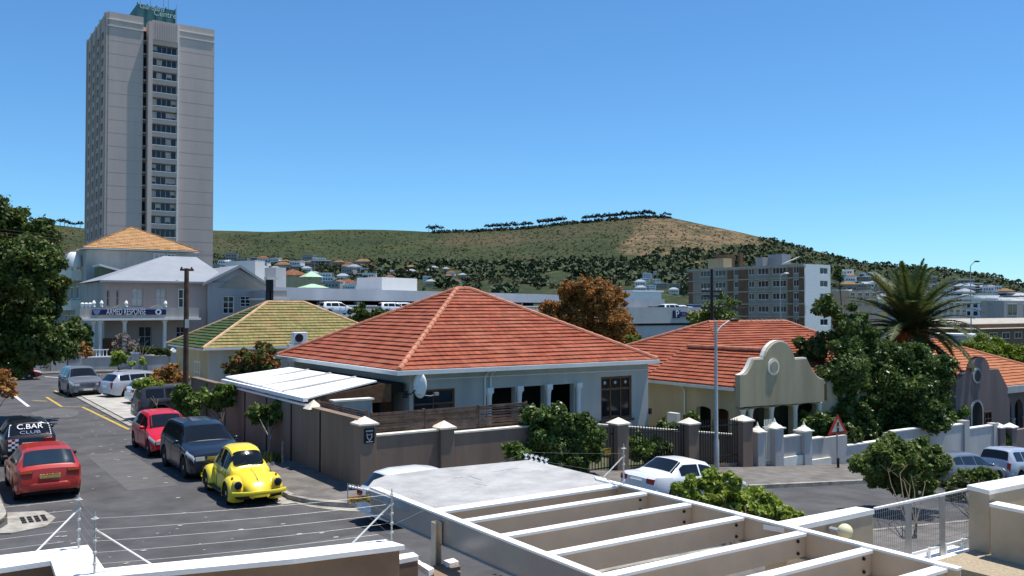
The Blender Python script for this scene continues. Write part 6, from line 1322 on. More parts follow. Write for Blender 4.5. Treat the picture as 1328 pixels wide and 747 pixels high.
# --- yellow bubble car
def beetle(t, s, rot):
    C = Thing('bubble_car', 'bright yellow rounded classic car with bulging wings nearest the kerb corner', 'car', t, s, .005, None, rot, True); L = 4.05; X = lambda xi: L/2-xi
    top = [(.12, .40), (.2, .52), (.35, .66), (.6, .79), (.9, .87), (1.12, .91), (1.22, .97), (1.42, 1.22), (1.62, 1.40), (1.85, 1.475), (2.15, 1.50), (2.5, 1.48), (2.85, 1.39), (3.15, 1.22), (3.45, .98), (3.7, .74), (3.88, .52), (3.93, .40)]
    wd = [(.12, .20), (.2, .30), (.35, .38), (.6, .45), (.9, .52), (1.2, .60), (1.6, .66), (2.3, .67), (2.8, .62), (3.2, .54), (3.6, .42), (3.88, .28), (3.93, .2)]
    def top_s(x): return sum(interp(x+d, top)*w_ for d, w_ in ((-.05, .25), (0, .5), (.05, .25)))
    def sec(x):
        w = interp(x, wd); tp = top_s(x); cab = 1.15 < x < 3.3
        if cab:
            bl = .86; h = max(.02, tp-bl); y = [w, w*1.0, w*.985, w*.95, w*.95-.12*min(1, h/.5)-.02, w*.70-.06, w*.42, w*.18, 0]; z = [.27, .45, .70, min(bl, tp-.04), bl+h*.55 if h > .1 else tp-.03, bl+h*.88 if h > .1 else tp-.018, tp-.012, tp-.003, tp]
        else:
            y = [w*.95, w, w*.97, w*.90, w*.78, w*.62, w*.42, w*.2, 0]; z = [min(.27, tp-.05), tp*.55, tp*.75, tp*.86, tp*.93, tp*.965, tp*.985, tp*.997, tp]
        return list(zip(y, z))
    rows = [(X(v), sec(v)) for v in frange(.12, 3.93, .045)]; V, Fc = grid_mesh(rows); b = MB(); b.add(V, Fc); body = C.part('body', b, 'car_yellow', smooth=True)
    for (xc, front) in ((.95, True), (3.25, False)):
        for sg in (1, -1):
            n = 26; prof = [(.36, .44), (.50, .455), (.62, .45), (.70, .42), (.755, .37), (.775, .325), (.76, .318)]; V = []; Fc = []
            a0, a1 = (-28, 205) if front else (-25, 208)
            for i in range(n):
                a = R(a0+(a1-a0)*i/(n-1)); st = 1.0+(.22*max(0, math.cos(a-R(20)))**2 if front else .18*max(0, -math.cos(a+R(15)))**2)+(.25*max(0, -math.cos(a))**3 if front else .2*max(0, math.cos(a))**3)
                for j, (y, r) in enumerate(prof):
                    rr2 = .325+(r-.318)*1.0; k = st if j < 5 else 1+(st-1)*.35; V.append((X(xc)+math.cos(a)*rr2*k, sg*y, .33+math.sin(a)*rr2*(1+(k-1)*.15)))
            m_ = len(prof)
            for i in range(n-1):
                for j in range(m_-1): Fc.append((i*m_+j, i*m_+j+1, (i+1)*m_+j+1, (i+1)*m_+j))
            b = MB(); b.add(V, Fc); C.part('wing', b, 'car_yellow', smooth=True)
            wheel(C, X(xc), sg*.66, .315, .16, 'chrome')
    for sg in (1, -1):
        b = MB(); b.ball((X(.50), sg*.56, .62), (.13, .13, .13), 14); b.lathe((X(.42), sg*.56, .60), [(.122, -.05), (.13, 0), (.13, .03), (.10, .05)], 18, 't'); C.part('headlight_housing', b, 'car_yellow', smooth=True)
        b = MB(); b.lathe((X(.365), sg*.56, .60), [(.108, 0), (.095, .03), (.04, .045)], 18, 't'); o = C.part('headlight', b, 'glass', smooth=True)
        b = MB(); b.lathe((X(.37), sg*.56, .60), [(.122, -.01), (.122, .012), (.108, .014)], 18, 't'); b.build('ring', 'chrome', o, smooth=True)
        b = MB(); b.box(X(3.0), X(1.2), sg*.64, sg*.78, .24, .30); C.part('running_board', b, 'plastic_dark', bevel=.02)
        for (xa, xb) in ((1.42, 2.22), (2.30, 2.88)):
            V = []; n = 9
            for k in range(n):
                x = xa+(xb-xa)*k/(n-1); p = sec(x)
                for j, f in ((3, .15), (3, .9), (4, .75)): a, c_ = p[j], p[j+1]; V.append((X(x), sg*(a[0]+(c_[0]-a[0])*f+.010), a[1]+(c_[1]-a[1])*f+.002))
            b = MB(); b.add(V, [(3*k+j, 3*k+j+1, 3*k+3+j+1, 3*k+3+j) for k in range(n-1) for j in range(2)]); C.part('side_window', b, 'glass', smooth=True)
        b = MB(); b.tube([(X(1.36), sg*.665, .32), (X(1.36), sg*.672, .6), (X(1.36), sg*.65, .86)], .006, 4); b.tube([(X(2.26), sg*.672, .32), (X(2.26), sg*.678, .6), (X(2.26), sg*.655, .86)], .006, 4); b.tube([(X(1.3), sg*.665, .74), (X(2.3), sg*.675, .76), (X(3.0), sg*.60, .74)], .008, 4); C.part('door_seam', b, 'plastic_dark')
        b = MB(); b.box(X(2.16), X(2.02), sg*.665, sg*.70, .70, .725); C.part('door_handle', b, 'chrome')
        b = MB(); b.lathe((X(1.42), sg*.74, .94), [(.055, -.012), (.055, .012)], 12, 't'); b.tube([(X(1.42), sg*.64, .88), (X(1.42), sg*.73, .93)], .008, 5); C.part('mirror', b, 'chrome')
        b = MB(); b.ball((X(3.72), sg*.60, .58), (.07, .08, .12), 10); C.part('tail_light', b, 'lamp_red', smooth=True)
        b = MB(); b.ball((X(.72), sg*.62, .77), (.06, .035, .025), 8); C.part('indicator', b, 'lamp_amber', smooth=True)
    for nm, (xa, xb) in (('windscreen', (1.25, 1.58)), ('rear_window', (2.98, 3.3))):
        V = []; n = 7; m_ = 11
        for i in range(n):
            x = xa+(xb-xa)*i/(n-1); p = sec(x); w_ = (p[4][0]+p[5][0])/2*(.98 if 0 < i < n-1 else .86); dz = (top_s(x+.03)-top_s(x-.03))/.06; nn = math.hypot(dz, 1); ys = [q[0] for q in p[3:]][::-1]; zs = [q[1] for q in p[3:]][::-1]
            for j in range(m_): y = w_*(-1+2*j/(m_-1)); V.append((X(x)+dz/nn*.016, y, float(np.interp(abs(y), ys, zs))+.016/nn+.006))
        b = MB(); b.add(V, [(i*m_+j, i*m_+j+1, (i+1)*m_+j+1, (i+1)*m_+j) for i in range(n-1) for j in range(m_-1)]); C.part(nm, b, 'glass', smooth=True)
    for (x, nm, sg_) in ((.06, 'front_bumper', 1), (3.99, 'rear_bumper', -1)):
        n = 15; V = []
        for (dz0, dx) in ((.34, 0), (.35, .035), (.40, .05), (.45, .035), (.46, 0)):
            for k in range(n): y = .76*(-1+2*k/(n-1)); V.append((X(x)+sg_*(dx-.20*abs(y/.76)**3), y, dz0))
        b = MB(); b.add(V, [(i*n+j, i*n+j+1, (i+1)*n+j+1, (i+1)*n+j) for i in range(4) for j in range(n-1)]); C.part(nm, b, 'car_yellow', smooth=True)
    b = MB(); b.box(X(3.7), X(.35), -.5, .5, .2, .4); b.box(X(.4), X(.2), -.62, .62, .25, .33); C.part('underbody', b, 'black')
    b = MB(); b.box(X(.45), X(.44), -.02, .02, .70, .74); b.tube([(X(.30), 0, .655), (X(.6), 0, .80), (X(1.1), 0, .92)], .006, 4); C.part('bonnet_trim', b, 'chrome')
    b = MB(); b.tube([(X(1.2), -.5, .985), (X(1.27), -.1, 1.07)], .006, 4); b.tube([(X(1.2), .05, .985), (X(1.27), .42, 1.07)], .006, 4); C.part('wiper', b, 'black')
    return C
beetle(-2.88, -.35+2.0, NA-.03).root.scale = (.94, .94, .94)
# --- bays beyond the wall end
car('suv', 'four_by_four', 'silver grey four by four facing us at the far end of the parking bays', -2.1, 34.0+2.2, NA+.05, 'car_grey')
car('wagon', 'estate_car', 'silver estate car with dark rear window parked nose in beside the silver four by four', .85, 33.0, PB+.28, 'car_silver', rails=True)
car('hatch', 'hatchback', 'white hatchback parked nose in behind the dark grey off roader', .95, 28.2, PB+.12, 'car_white')
car('offroader', 'off_roader', 'dark grey boxy off roader parked nose in behind the crimson hatchback', .30, 20.3, PB, 'car_ash').root.scale = (1, .96, .93)
car('saloon', 'red_car', 'dark red car crossing the far junction under the tree at the left edge', -4.9, 50.6, PB, 'car_maroon', lod=1)
# --- the street on the right
car('saloon', 'saloon_car', 'white saloon car parked in front of the black double gate', 7.85, -4.75, PB, 'car_white', plate='plate_white', trim_bumper='car_white').root.scale = (.87, .92, .90)
car('wagon', 'estate_car', 'dark grey car half hidden by the street tree, behind the silver family car', 22.7, -4.5, PB, 'car_grey').root.scale = (.9, .9, .82)
car('mpv', 'family_car', 'silver family car parked last in the row at the right edge', 26.75, -4.6, PB, 'car_silver').root.scale = (.92, .92, .88)
c = car('hatch', 'hatchback', 'white hatchback with an amber number plate, mostly hidden behind the pergola slab', .22, -3.55, PB, 'car_white', plate='plate'); c.root.scale = (.9, .92, .89)
b = MB(); b.box(-1.915, -1.90, -.20, .20, .66, .70); c.part('plate_lettering', b, 'wood_brown')
# --- cars on the decks
for k, (px, py, Y, mm, lab) in enumerate([(448, 394.5, 103, 'car_white', 'white car roof showing over the parking deck rail behind the green tiled roof'), (521, 395, 112, 'car_white', 'white car on the parking deck just left of the red roof slope'), (538, 395.2, 114, 'car_silver', 'silver car on the parking deck touching the red roof slope')]):
    t, s, z = dY(px, py, Y); car('mpv', 'parked_car', lab, t, s+2.5, z-1.15, mm, z=z-1.3, lod=1) if False else car('mpv', 'parked_car', lab, t, s+2.5, R(24)*0, mm, z=z-1.25, lod=1)
for k, (px, py, mm, kind, lab) in enumerate([(872, 397, 'car_white', 'suv', 'white van like car on the supermarket roof above the letter P'), (884, 393, 'car_white', 'mpv', 'white car further back on the supermarket roof'), (862, 393, 'car_silver', 'wagon', 'silver car at the left of the supermarket roof'), (893, 396, 'car_silver', 'saloon', 'pale car on the supermarket roof right of the white ones'), (853, 395, 'car_black', 'hatch', 'dark car at the left end of the supermarket roof row'), (903, 393, 'car_navy', 'suv', 'dark blue car on the supermarket roof at the tree edge')]):
    s = 62+4*(k % 3); t, z = fs(px, 400, s); car(kind, 'parked_car', lab, t, s, R(10)*(k % 2), mm, z=4.1, lod=1)
# ================================================================ VEGETATION
def leaves(clumps, n, size, seed, elong=1.6, shell=.55, up=.25):
    rs = np.random.RandomState(seed); C = np.array([[*c[:3], *(c[3:6] if len(c) >= 6 else (c[3],)*3)] for c in clumps], float)
    w = (C[:, 3]*C[:, 4]*C[:, 5])**(2/3); idx = rs.choice(len(C), n, p=w/w.sum())
    d = rs.normal(size=(n, 3)); d /= np.linalg.norm(d, axis=1)[:, None]
    lump = 1+.16*np.sin(d[:, 0]*5+idx*1.7)+.13*np.sin(d[:, 1]*7+idx)+.11*np.sin(d[:, 2]*6+idx*2.3)
    rad = (shell+(1-shell)*rs.rand(n)**.6)*lump*np.where(rs.rand(n) < .22, 1+.45*rs.rand(n), 1); pos = C[idx, :3]+d*C[idx, 3:]*rad[:, None]
    nrm = d*.6+rs.normal(size=(n, 3))*.7+np.array([0, 0, up]); nrm /= np.linalg.norm(nrm, axis=1)[:, None]
    a = np.cross(nrm, rs.normal(size=(n, 3))); a /= np.linalg.norm(a, axis=1)[:, None]; b = np.cross(nrm, a)
    s = size*(.6+.8*rs.rand(n))[:, None]; a = a*s*.5*elong; b = b*s*.5
    V = np.empty((n, 4, 3)); V[:, 0] = pos-a; V[:, 1] = pos-b+a*.1; V[:, 2] = pos+a; V[:, 3] = pos+b+a*.1
    return V.reshape(-1, 3)
def lobes(clumps, seed, k=13, f=.36):
    rs = random.Random(seed); out = []
    for c in clumps:
        r = c[3]; rz_ = c[5] if len(c) > 5 else r; out.append((c[0], c[1], c[2], r*.62, r*.62, rz_*.62))
        for _ in range(k):
            a = rs.uniform(0, 6.28); u = rs.uniform(-.8, 1); q = math.sqrt(1-u*u); d = rs.uniform(.55, 1.12); g_ = r*f*rs.uniform(.4, 1.35)
            out.append((c[0]+r*d*q*math.cos(a), c[1]+r*d*q*math.sin(a), c[2]+rz_*d*u, g_, g_, g_*.8))
    return out
def leaf_obj(name, V, material, parent):
    n = len(V)//4; me = bpy.data.meshes.new(name); me.vertices.add(len(V)); me.vertices.foreach_set('co', V.ravel()); me.loops.add(4*n); me.loops.foreach_set('vertex_index', np.arange(4*n)); me.polygons.add(n); me.polygons.foreach_set('loop_start', np.arange(n)*4); me.update(calc_edges=True); me.validate()
    me.materials.append(M[material]); o = bpy.data.objects.new(name, me); COL.objects.link(o); o.parent = parent; return o
def limbs(mb, base, targets, r, seed=0, split=.45):
    rs = random.Random(seed); base = Vector(base)
    fork = base+Vector((rs.uniform(-.1, .1), rs.uniform(-.1, .1), (min(t[2] for t in targets)-base.z)*split+.15)); mb.tube([tuple(base), tuple(base.lerp(fork, .5)+Vector((rs.uniform(-.05, .05), 0, 0))), tuple(fork)], [r, r*.85, r*.75], 8)
    for t in targets:
        t = Vector(t); m = fork.lerp(t, .5)+Vector((rs.uniform(-.15, .15), rs.uniform(-.15, .15), .1))*(t-fork).length*.4; mb.tube([tuple(fork), tuple(m), tuple(t)], [r*.55, r*.3, r*.08], 6)
        for q in range(3): e = t+Vector((rs.uniform(-1, 1), rs.uniform(-1, 1), rs.uniform(-.4, .4)))*(t-fork).length*.16; mb.tube([tuple(m.lerp(t, .6)), tuple(e)], [r*.16, r*.04], 5)
def plant(name, label, cat, base, clumps, n, leaf, material, seed=1, trunk=None, tm='bark', extra=None, group=None, elong=1.6, shell=.5, stems=1):
    """base (t, s, z); clumps in absolute grid coordinates"""
    P_ = Thing(name, label, cat, *base, group); cl_ = lobes(clumps, seed) if n > 300 else clumps; rel = [(c[0]-base[0], c[1]-base[1], c[2]-base[2], *c[3:]) for c in cl_]
    if trunk:
        b = P_.mb(); rs = random.Random(seed); tg = sorted(clumps, key=lambda c: -c[3])[:6]
        for k in range(stems): limbs(b, (base[0]+.25*k, base[1]-.1*k, base[2]-.05), [(c[0], c[1], c[2]-.1*c[3]) for c in tg[k::stems]], trunk, seed+k)
        P_.part('trunk', b, tm, smooth=True)
    leaf_obj('crown' if trunk else 'foliage', leaves(rel, n, leaf, seed, elong, shell), material, P_.root)
    for (nm, mm, k, sz) in (extra or []): o = leaf_obj(nm, leaves(rel, k, sz, seed+50, 1.1, .9, .8), mm, P_.root); o['kind'] = 'stuff'
    return P_
def pxc(L, Y, dy=1.0, seed=0, flat=1.0):
    """clumps from photo (px, py, radius in px[, depth offset]) at depth Y"""
    rs = random.Random(seed); out = []
    for c in L:
        Yc = Y+(c[3] if len(c) > 3 else rs.uniform(-dy, dy)); t, s, z = dY(c[0], c[1], Yc); r = c[2]*Yc/F; out.append((t, s, z, r, r, r*flat))
    return out
def base_at(px, Y): t, s, z = dY(px, 500, Y); return t, s, hz(t)
# big tree at the left edge
cl = pxc([(8, 300, 30), (45, 325, 34), (66, 345, 17), (20, 360, 42), (60, 385, 26), (35, 415, 42), (88, 432, 20), (62, 452, 30), (10, 455, 30), (-30, 320, 60), (-45, 400, 75), (-80, 340, 70), (-100, 430, 70), (25, 478, 14), (74, 372, 13), (22, 283, 16)], 41, 1.6, 2)
plant('broadleaf_tree', 'large dense dark green tree overhanging the road at the left edge', 'tree', base_at(-92, 41), cl, 135000, .125, 'leaf_dark', 3, .32)
cl = pxc([(4, 497, 14), (-20, 500, 20), (12, 508, 9)], 30, .3, 1); plant('shrub', 'small reddish brown shrub poking in at the left edge below the large tree', 'shrub', base_at(-12, 30), cl, 900, .12, 'leaf_rustgreen', 5, .05)
# dark glossy tree in the cream house's garden
cl = pxc([(1074, 398, 17), (1104, 425, 27), (1062, 450, 22), (1050, 462, 15), (1135, 464, 30), (1178, 478, 32), (1100, 478, 34), (1150, 500, 42), (1198, 498, 36), (1222, 478, 18), (1078, 500, 24, -1), (1088, 525, 26, -1), (1100, 545, 24, -1), (1085, 530, 22), (1125, 560, 20), (1160, 565, 18), (1080, 512, 26), (1118, 538, 32), (1165, 545, 34), (1205, 538, 22), (1088, 548, 18), (1135, 490, 38, 1.5)], 42, 1.2, 5)  # lower left clumps added where the tree's shade darkens the house wall
plant('magnolia_tree', 'big dark glossy leaved tree in front of the palm, right of the round gable', 'tree', (28, 3.0, hz(28)), cl, 120000, .115, 'leaf_gloss', 7, .24)
# hedge, rust tree and others behind
plant('rounded_tree', 'bright green dome shaped tree behind the mauve house roof', 'tree', base_at(1290, 66), pxc([(1222, 462, 14), (1245, 458, 22), (1275, 458, 26), (1303, 470, 26), (1335, 480, 28), (1375, 490, 32), (1260, 475, 24), (1290, 485, 26)], 66, 1.5, 2, .8), 80000, .115, 'leaf_hedge', 8, .25)
plant('rust_tree', 'rust and orange coloured tree behind the gap between the red roofs', 'tree', base_at(765, 62), pxc([(735, 378, 13), (755, 370, 12), (778, 376, 13), (800, 385, 14), (712, 408, 14), (762, 382, 20), (740, 392, 20), (785, 388, 20), (725, 408, 20), (758, 412, 30), (798, 410, 24), (715, 428, 16), (745, 435, 26), (785, 436, 30), (812, 432, 18), (800, 450, 22), (736, 373, 10), (760, 368, 8), (790, 374, 8), (704, 420, 8)], 62, 1.4, 9), 75000, .105, 'leaf_rustgreen', 9, .26, shell=.25)
plant('small_tree', 'small green tree below the rust coloured tree at the roof valley', 'tree', base_at(822, 54), pxc([(822, 445, 11), (828, 455, 12), (815, 455, 9)], 54, .4, 3), 1500, .17, 'leaf_mid', 10, .1)
plant('evergreen_tree', 'dark small evergreen left of the pair above the green tiled roof ridge end', 'tree', base_at(468, 62), pxc([(468, 405, 9), (462, 413, 8), (474, 412, 9)], 62, .4, 3), 1600, .17, 'leaf_dark', 11, .12)
plant('evergreen_tree', 'dark small evergreen against the left slope of the red roof', 'tree', base_at(492, 63), pxc([(490, 406, 8), (486, 415, 9), (500, 410, 7)], 63, .4, 4), 1600, .17, 'leaf_dark', 12, .12)
plant('thin_tree', 'thin olive tree around the dark telephone pole behind the cream house', 'tree', base_at(935, 72), pxc([(905, 412, 13), (925, 400, 15), (940, 408, 15), (918, 418, 14), (948, 392, 9), (948, 415, 10), (935, 385, 7)], 72, 1, 3), 3600, .15, 'leaf_olive', 13, .15, shell=.3)
plant('slender_tree', 'slender bare stemmed tree with a small tuft right of the apartment block', 'tree', base_at(1089, 75), pxc([(1086, 355, 4), (1089, 361, 3.5), (1088, 351, 2.5)], 75, .1, 3), 260, .22, 'leaf_dark', 14, .11)
# street trees along the side street
plant('street_tree', 'slim young street tree beside the yellow car', 'tree', (-.55, 6.5, .12), pxc([(333, 535, 11), (350, 531, 12), (364, 524, 8), (342, 545, 10), (327, 540, 7), (359, 540, 8)], 30.9, .4, 3, .8), 5600, .08, 'leaf_olive', 15, .04, 'bark_pale')
plant('street_tree', 'leafy street tree behind the dark blue four by four', 'tree', (-.65, 11.3, .12), pxc([(266, 514, 11), (285, 510, 14), (300, 506, 9), (278, 524, 11), (258, 520, 8), (293, 521, 9)], 34.8, .5, 4, .85), 9000, .085, 'leaf_mid', 16, .045, 'bark')
plant('street_shrub', 'bright green bushy shrub at the end of the brown wall beside the crimson hatchback', 'shrub', (-.75, 15.6, .12), pxc([(238, 508, 10), (248, 520, 11), (240, 530, 11), (228, 518, 8), (250, 533, 9)], 38.3, .4, 4), 9000, .085, 'leaf_mid', 17, .06)
plant('street_tree', 'small green street tree in front of the dark grey off roader', 'tree', (-1.35, 18.9, .12), pxc([(182, 500, 9), (195, 499, 11), (206, 503, 9), (190, 505, 8)], 41.4, .4, 4, .8), 6000, .10, 'leaf_bright', 18, .04)
plant('shrub', 'rusty red shrub left of the brown utility pole', 'shrub', (1.8, 24.2, 0), pxc([(214, 488, 13), (228, 490, 12), (204, 494, 9), (222, 478, 8)], 47, .4, 4), 3000, .12, 'leaf_rustgreen', 19, .06)
plant('shrub', 'pale green wispy shrub behind the silver cars', 'shrub', base_at(152, 66), pxc([(152, 460, 6), (160, 466, 6), (150, 470, 6), (185, 470, 5), (170, 472, 4)], 66, .4, 4), 900, .16, 'leaf_bright', 20, .05)
plant('flowering_bush', 'bush full of red flowers behind the left corner of the white carport roof', 'bush', (1.6, 15.4, 0), pxc([(320, 470, 17), (340, 466, 17), (305, 478, 14), (352, 478, 13), (330, 482, 14), (312, 462, 9), (348, 456, 9)], 38.5, .5, 4), 9000, .10, 'leaf_dark', 21, .1, extra=[('blossom', 'flower_red', 1300, .12)])
plant('flowering_bush', 'large dark green bush with white flowers spilling over the wall before the veranda', 'bush', (7.3, .6, hz(7)), pxc([(690, 545, 16), (715, 542, 20), (740, 555, 22), (762, 565, 18), (700, 570, 24), (735, 590, 26), (690, 590, 18), (765, 588, 16), (775, 575, 10), (720, 575, 24), (705, 534, 8), (755, 545, 10), (745, 605, 18), (710, 605, 18)], 28.8, .5, 4), 30000, .08, 'leaf_gloss', 22, .1, extra=[('blossom', 'flower_white', 150, .075), ('light_leaf', 'leaf_mid', 5000, .085)])
plant('shrub', 'small bright green shrub against the brown front wall just beyond the slab', 'shrub', (4.9, -.5, .12), pxc([(655, 580, 6), (668, 583, 8), (680, 585, 6), (662, 590, 8), (676, 592, 8)], 27, .2, 4), 800, .08, 'leaf_mid', 23)
for k, (px, py, Y, r, n, mm, lab) in enumerate([(828, 575, 31.5, 14, 1400, 'leaf_mid', 'green garden bush behind the black double gate, left one'), (852, 582, 32.3, 15, 1600, 'leaf_dark', 'dark garden bush behind the black double gate, right one'), (862, 553, 36.5, 9, 700, 'leaf_olive', 'yellowish reedy plant by the cream side wall'), (888, 556, 37, 9, 700, 'leaf_olive', 'pale green plant left of the cream veranda corner'), (897, 540, 37, 6, 350, 'leaf_olive', 'tall thin green plant at the cream veranda corner'),
        (1068, 550, 38.5, 15, 1600, 'leaf_gloss', 'leafy bush behind the low garden wall, left of the warning triangle'), (1045, 545, 39, 9, 700, 'leaf_mid', 'light green bush beside the last veranda column'), (1100, 560, 38.6, 12, 1200, 'leaf_dark', 'dark bush just right of the warning triangle'), (1217, 540, 47, 20, 2600, 'leaf_mid', 'leafy shrub above the stepped white wall before the mauve gable'), (1190, 548, 46, 11, 900, 'leaf_dark', 'dark shrub left of the leafy shrub above the stepped wall'), (1240, 532, 47.5, 11, 900, 'leaf_mid', 'shrub top right beside the mauve gable doorway'), (1304, 566, 45, 8, 500, 'leaf_mid', 'small red and green street shrub behind the silver family car')]):
    c = pxc([(px, py, r), (px-r*.7, py+r*.4, r*.75), (px+r*.7, py+r*.3, r*.75), (px, py+r*.9, r*.9)], Y, .3, k); plant('garden_bush', lab, 'bush', (c[0][0], c[0][1], min(hz(c[0][0]), c[0][2]-c[0][3])), c, int(n*1.5), .11, mm, 60+k)
# near street trees on our side
plant('street_tree', 'rounded street tree seen through and above the mesh fence', 'tree', (9.3, -10.7, hz(9.3)), pxc([(1135, 592, 20), (1160, 580, 18), (1190, 585, 20), (1215, 592, 16), (1125, 605, 17), (1160, 605, 26), (1195, 608, 22), (1220, 603, 13), (1140, 622, 15), (1170, 628, 16), (1200, 628, 12), (1112, 598, 9), (1180, 640, 10), (1150, 600, 20, -1.1), (1180, 608, 20, -1.1), (1205, 600, 16, -1.0), (1165, 585, 14, -.8), (1130, 610, 14, -.8), (1185, 625, 13, -1)], 26.3, .7, 4, .85), 30000, .085, 'leaf_olive', 31, .034, 'bark', stems=2)
plant('street_tree', 'sunlit light green tree crown just beyond the right edge of the pergola', 'tree', (3.9, -10.3, hz(3.9)), pxc([(878, 634, 9), (895, 625, 9), (920, 618, 12), (950, 622, 10), (890, 640, 10), (912, 628, 14), (935, 640, 20), (965, 648, 22), (925, 655, 15), (990, 660, 20), (1015, 668, 17), (1032, 672, 10), (955, 630, 10), (908, 648, 12), (945, 665, 16), (980, 640, 10), (985, 675, 14)], 21.6, .5, 4, .8), 22000, .075, 'leaf_bright', 32, .05)
plant('street_tree', 'low wide street tree with a reddish side in front of the dark grey car', 'tree', (13.6, -10.2, hz(13.6)), pxc([(1236, 625, 10), (1252, 618, 12), (1272, 618, 12), (1290, 622, 9), (1260, 630, 11), (1245, 640, 8), (1232, 636, 7), (1225, 648, 8), (1205, 640, 8)], 29.5, .4, 4, .8), 8000, .085, 'leaf_olive', 33, .05)
# plants in front of the office
plant('bare_tree', 'leafless pale twiggy tree in front of the office porch', 'tree', base_at(163, 76), pxc([(160, 440, 10), (172, 448, 9), (152, 450, 8), (166, 455, 7)], 76, .4, 4), 260, .12, 'twig', 41, .09, 'bark_pale', elong=3)
tw = Thing('bare_shrub', 'second leafless twiggy shrub at the office garden wall', 'shrub', *base_at(184, 75)); b = tw.mb(); limbs(b, (tw.o[0], tw.o[1], tw.o[2]), [(tw.o[0]+dx, tw.o[1], tw.o[2]+2.2+dz) for dx, dz in ((-.8, 0), (-.3, .7), (.4, .5), (.9, .1))], .06, 4); tw.part('branch', b, 'bark_pale')
plant('conifer_tree', 'narrow dark conifer beside the left porch columns', 'tree', base_at(113, 77), pxc([(112, 425, 5), (110, 435, 7), (113, 446, 8), (109, 455, 8)], 77, .3, 4), 1900, .18, 'leaf_dark', 42, .1)
plant('shrub', 'brownish red shrub at the foot of the narrow conifer', 'shrub', base_at(103, 72), pxc([(104, 452, 8), (112, 456, 7)], 72, .3, 4), 900, .16, 'leaf_rustgreen', 43)
HB = plant('clipped_hedge', 'dark clipped hedge along the office porch', 'hedge', base_at(190, 76), pxc([(170, 455, 6), (180, 455, 6), (190, 455, 6), (200, 455, 6), (210, 456, 5), (218, 457, 5)], 76, .1, 4), 3000, .14, 'leaf_dark', 44)
# bits of planting at the kerb
PL = Thing('succulent_clump', 'clump of spiky grey green plants at the foot of the slim street tree', 'plant', -.75, 5.6, .12); rr = random.Random(2)
for k in range(26):
    a = rr.uniform(0, 6.28); r = rr.uniform(0, .45); x, y = -.75+r*math.cos(a)*.8, 5.6+r*math.sin(a); b = PL.mb()
    for q in range(5):
        an = rr.uniform(0, 6.28); h = rr.uniform(.2, .45); b.add([(x-.02, y, .12), (x+.02, y, .12), (x+.09*math.cos(an), y+.09*math.sin(an), .12+h)], [(0, 1, 2)])
    PL.part('leaf_rosette', b, 'leaf_dark', fix=False)
PS = Thing('marker_post', 'short pale post standing in the spiky plants', 'post', -.45, 5.2, .12); b = PS.mb(); b.lathe((-.45, 5.2, .12), [(.04, 0), (.04, .7), (.03, .74)], 10); PS.part('shaft', b, 'bark_pale')
# the palm
Yp = 50; pt, ps, pz = dY(1181, 424, Yp); PM = Thing('date_palm', 'tall date palm with arching fronds and rusty dead leaf bases behind the dark glossy tree', 'palm tree', pt, ps, hz(pt))
b = PM.mb(); b.tube([(pt, ps, hz(pt)-.1), (pt+.05, ps, 0), (pt, ps, pz-.9)], [.42, .36, .34], 14); PM.part('trunk', b, 'bark')
b = PM.mb(); b.lathe((pt, ps, pz-1.7), [(.3, 0), (.55, .3), (.7, .9), (.6, 1.4), (.25, 1.8)], 14); rs = random.Random(6)
for k in range(70): a = rs.uniform(0, 6.28); z = pz-1.5+rs.random()*1.4; r = .62; b.tube([(pt+r*math.cos(a)*.8, ps+r*math.sin(a)*.8, z), (pt+(r+.35)*math.cos(a), ps+(r+.35)*math.sin(a), z+.25)], [.07, .02], 5)
PM.part('leaf_base', b, 'palm_boot')
def frond(az, el, L, droop, material, seed):
    rs = random.Random(seed); b = PM.mb(); pts = []; p = Vector((pt, ps, pz-.25)); n = 14; e = el; d = None
    for i in range(n+1):
        pts.append(p.copy()); e2 = e-droop*(i/n)**1.3; d = Vector((math.cos(az)*math.cos(e2), math.sin(az)*math.cos(e2), math.sin(e2))); p = p+d*L/n
    b.tube([tuple(q) for q in pts], [.05*(1-i/(n+1))+.008 for i in range(n+1)], 5)
    for i in range(1, n*6):
        f = i/(n*6); k = f*n; j = int(k); q = pts[j].lerp(pts[min(j+1, n)], k-j); d = (pts[min(j+1, n)]-pts[max(j-1, 0)]).normalized(); sd = d.cross(Vector((0, 0, 1))); 
        if sd.length < .1: sd = Vector((1, 0, 0))
        sd.normalize(); upv = sd.cross(d)
        ll = .78*math.sin(math.pi*min(1, .12+f*.86))**.6*(1-.3*f)
        for sg in (-1, 1):
            tip = q+sd*sg*ll*.8+d*ll*.62+upv*rs.uniform(-.05, .25)*ll-Vector((0, 0, .12*ll)); w = d*.11; b.add([tuple(q-w*.5), tuple(q+w*.5), tuple(tip)], [(0, 1, 2)])
    PM.part('frond', b, material, fix=False, label='dry brown frond' if material == 'palm_dead' else None)
k = 0
for ring, (n, el, L, dr) in enumerate([(9, 80, 4.0, .4), (13, 64, 4.4, .8), (15, 44, 4.7, 1.1), (16, 24, 4.6, 1.25), (12, 4, 4.2, 1.2)]):
    for i in range(n): k += 1; frond(2*math.pi*(i+.37*ring)/n+rs.uniform(-.15, .15), R(el+rs.uniform(-8, 8)), L*rs.uniform(.88, 1.06), dr*rs.uniform(.7, 1.2), 'palm_leaf', k)
for i in range(9): k += 1; frond(2*math.pi*i/9+.3, R(-35+rs.uniform(-15, 12)), 3.0*rs.uniform(.85, 1.1), .8, 'palm_dead', k)
for i, az in enumerate((R(-50), R(-25), R(-75))): k += 1; frond(az, R(-28), 4.3, .75, 'palm_leaf', k)
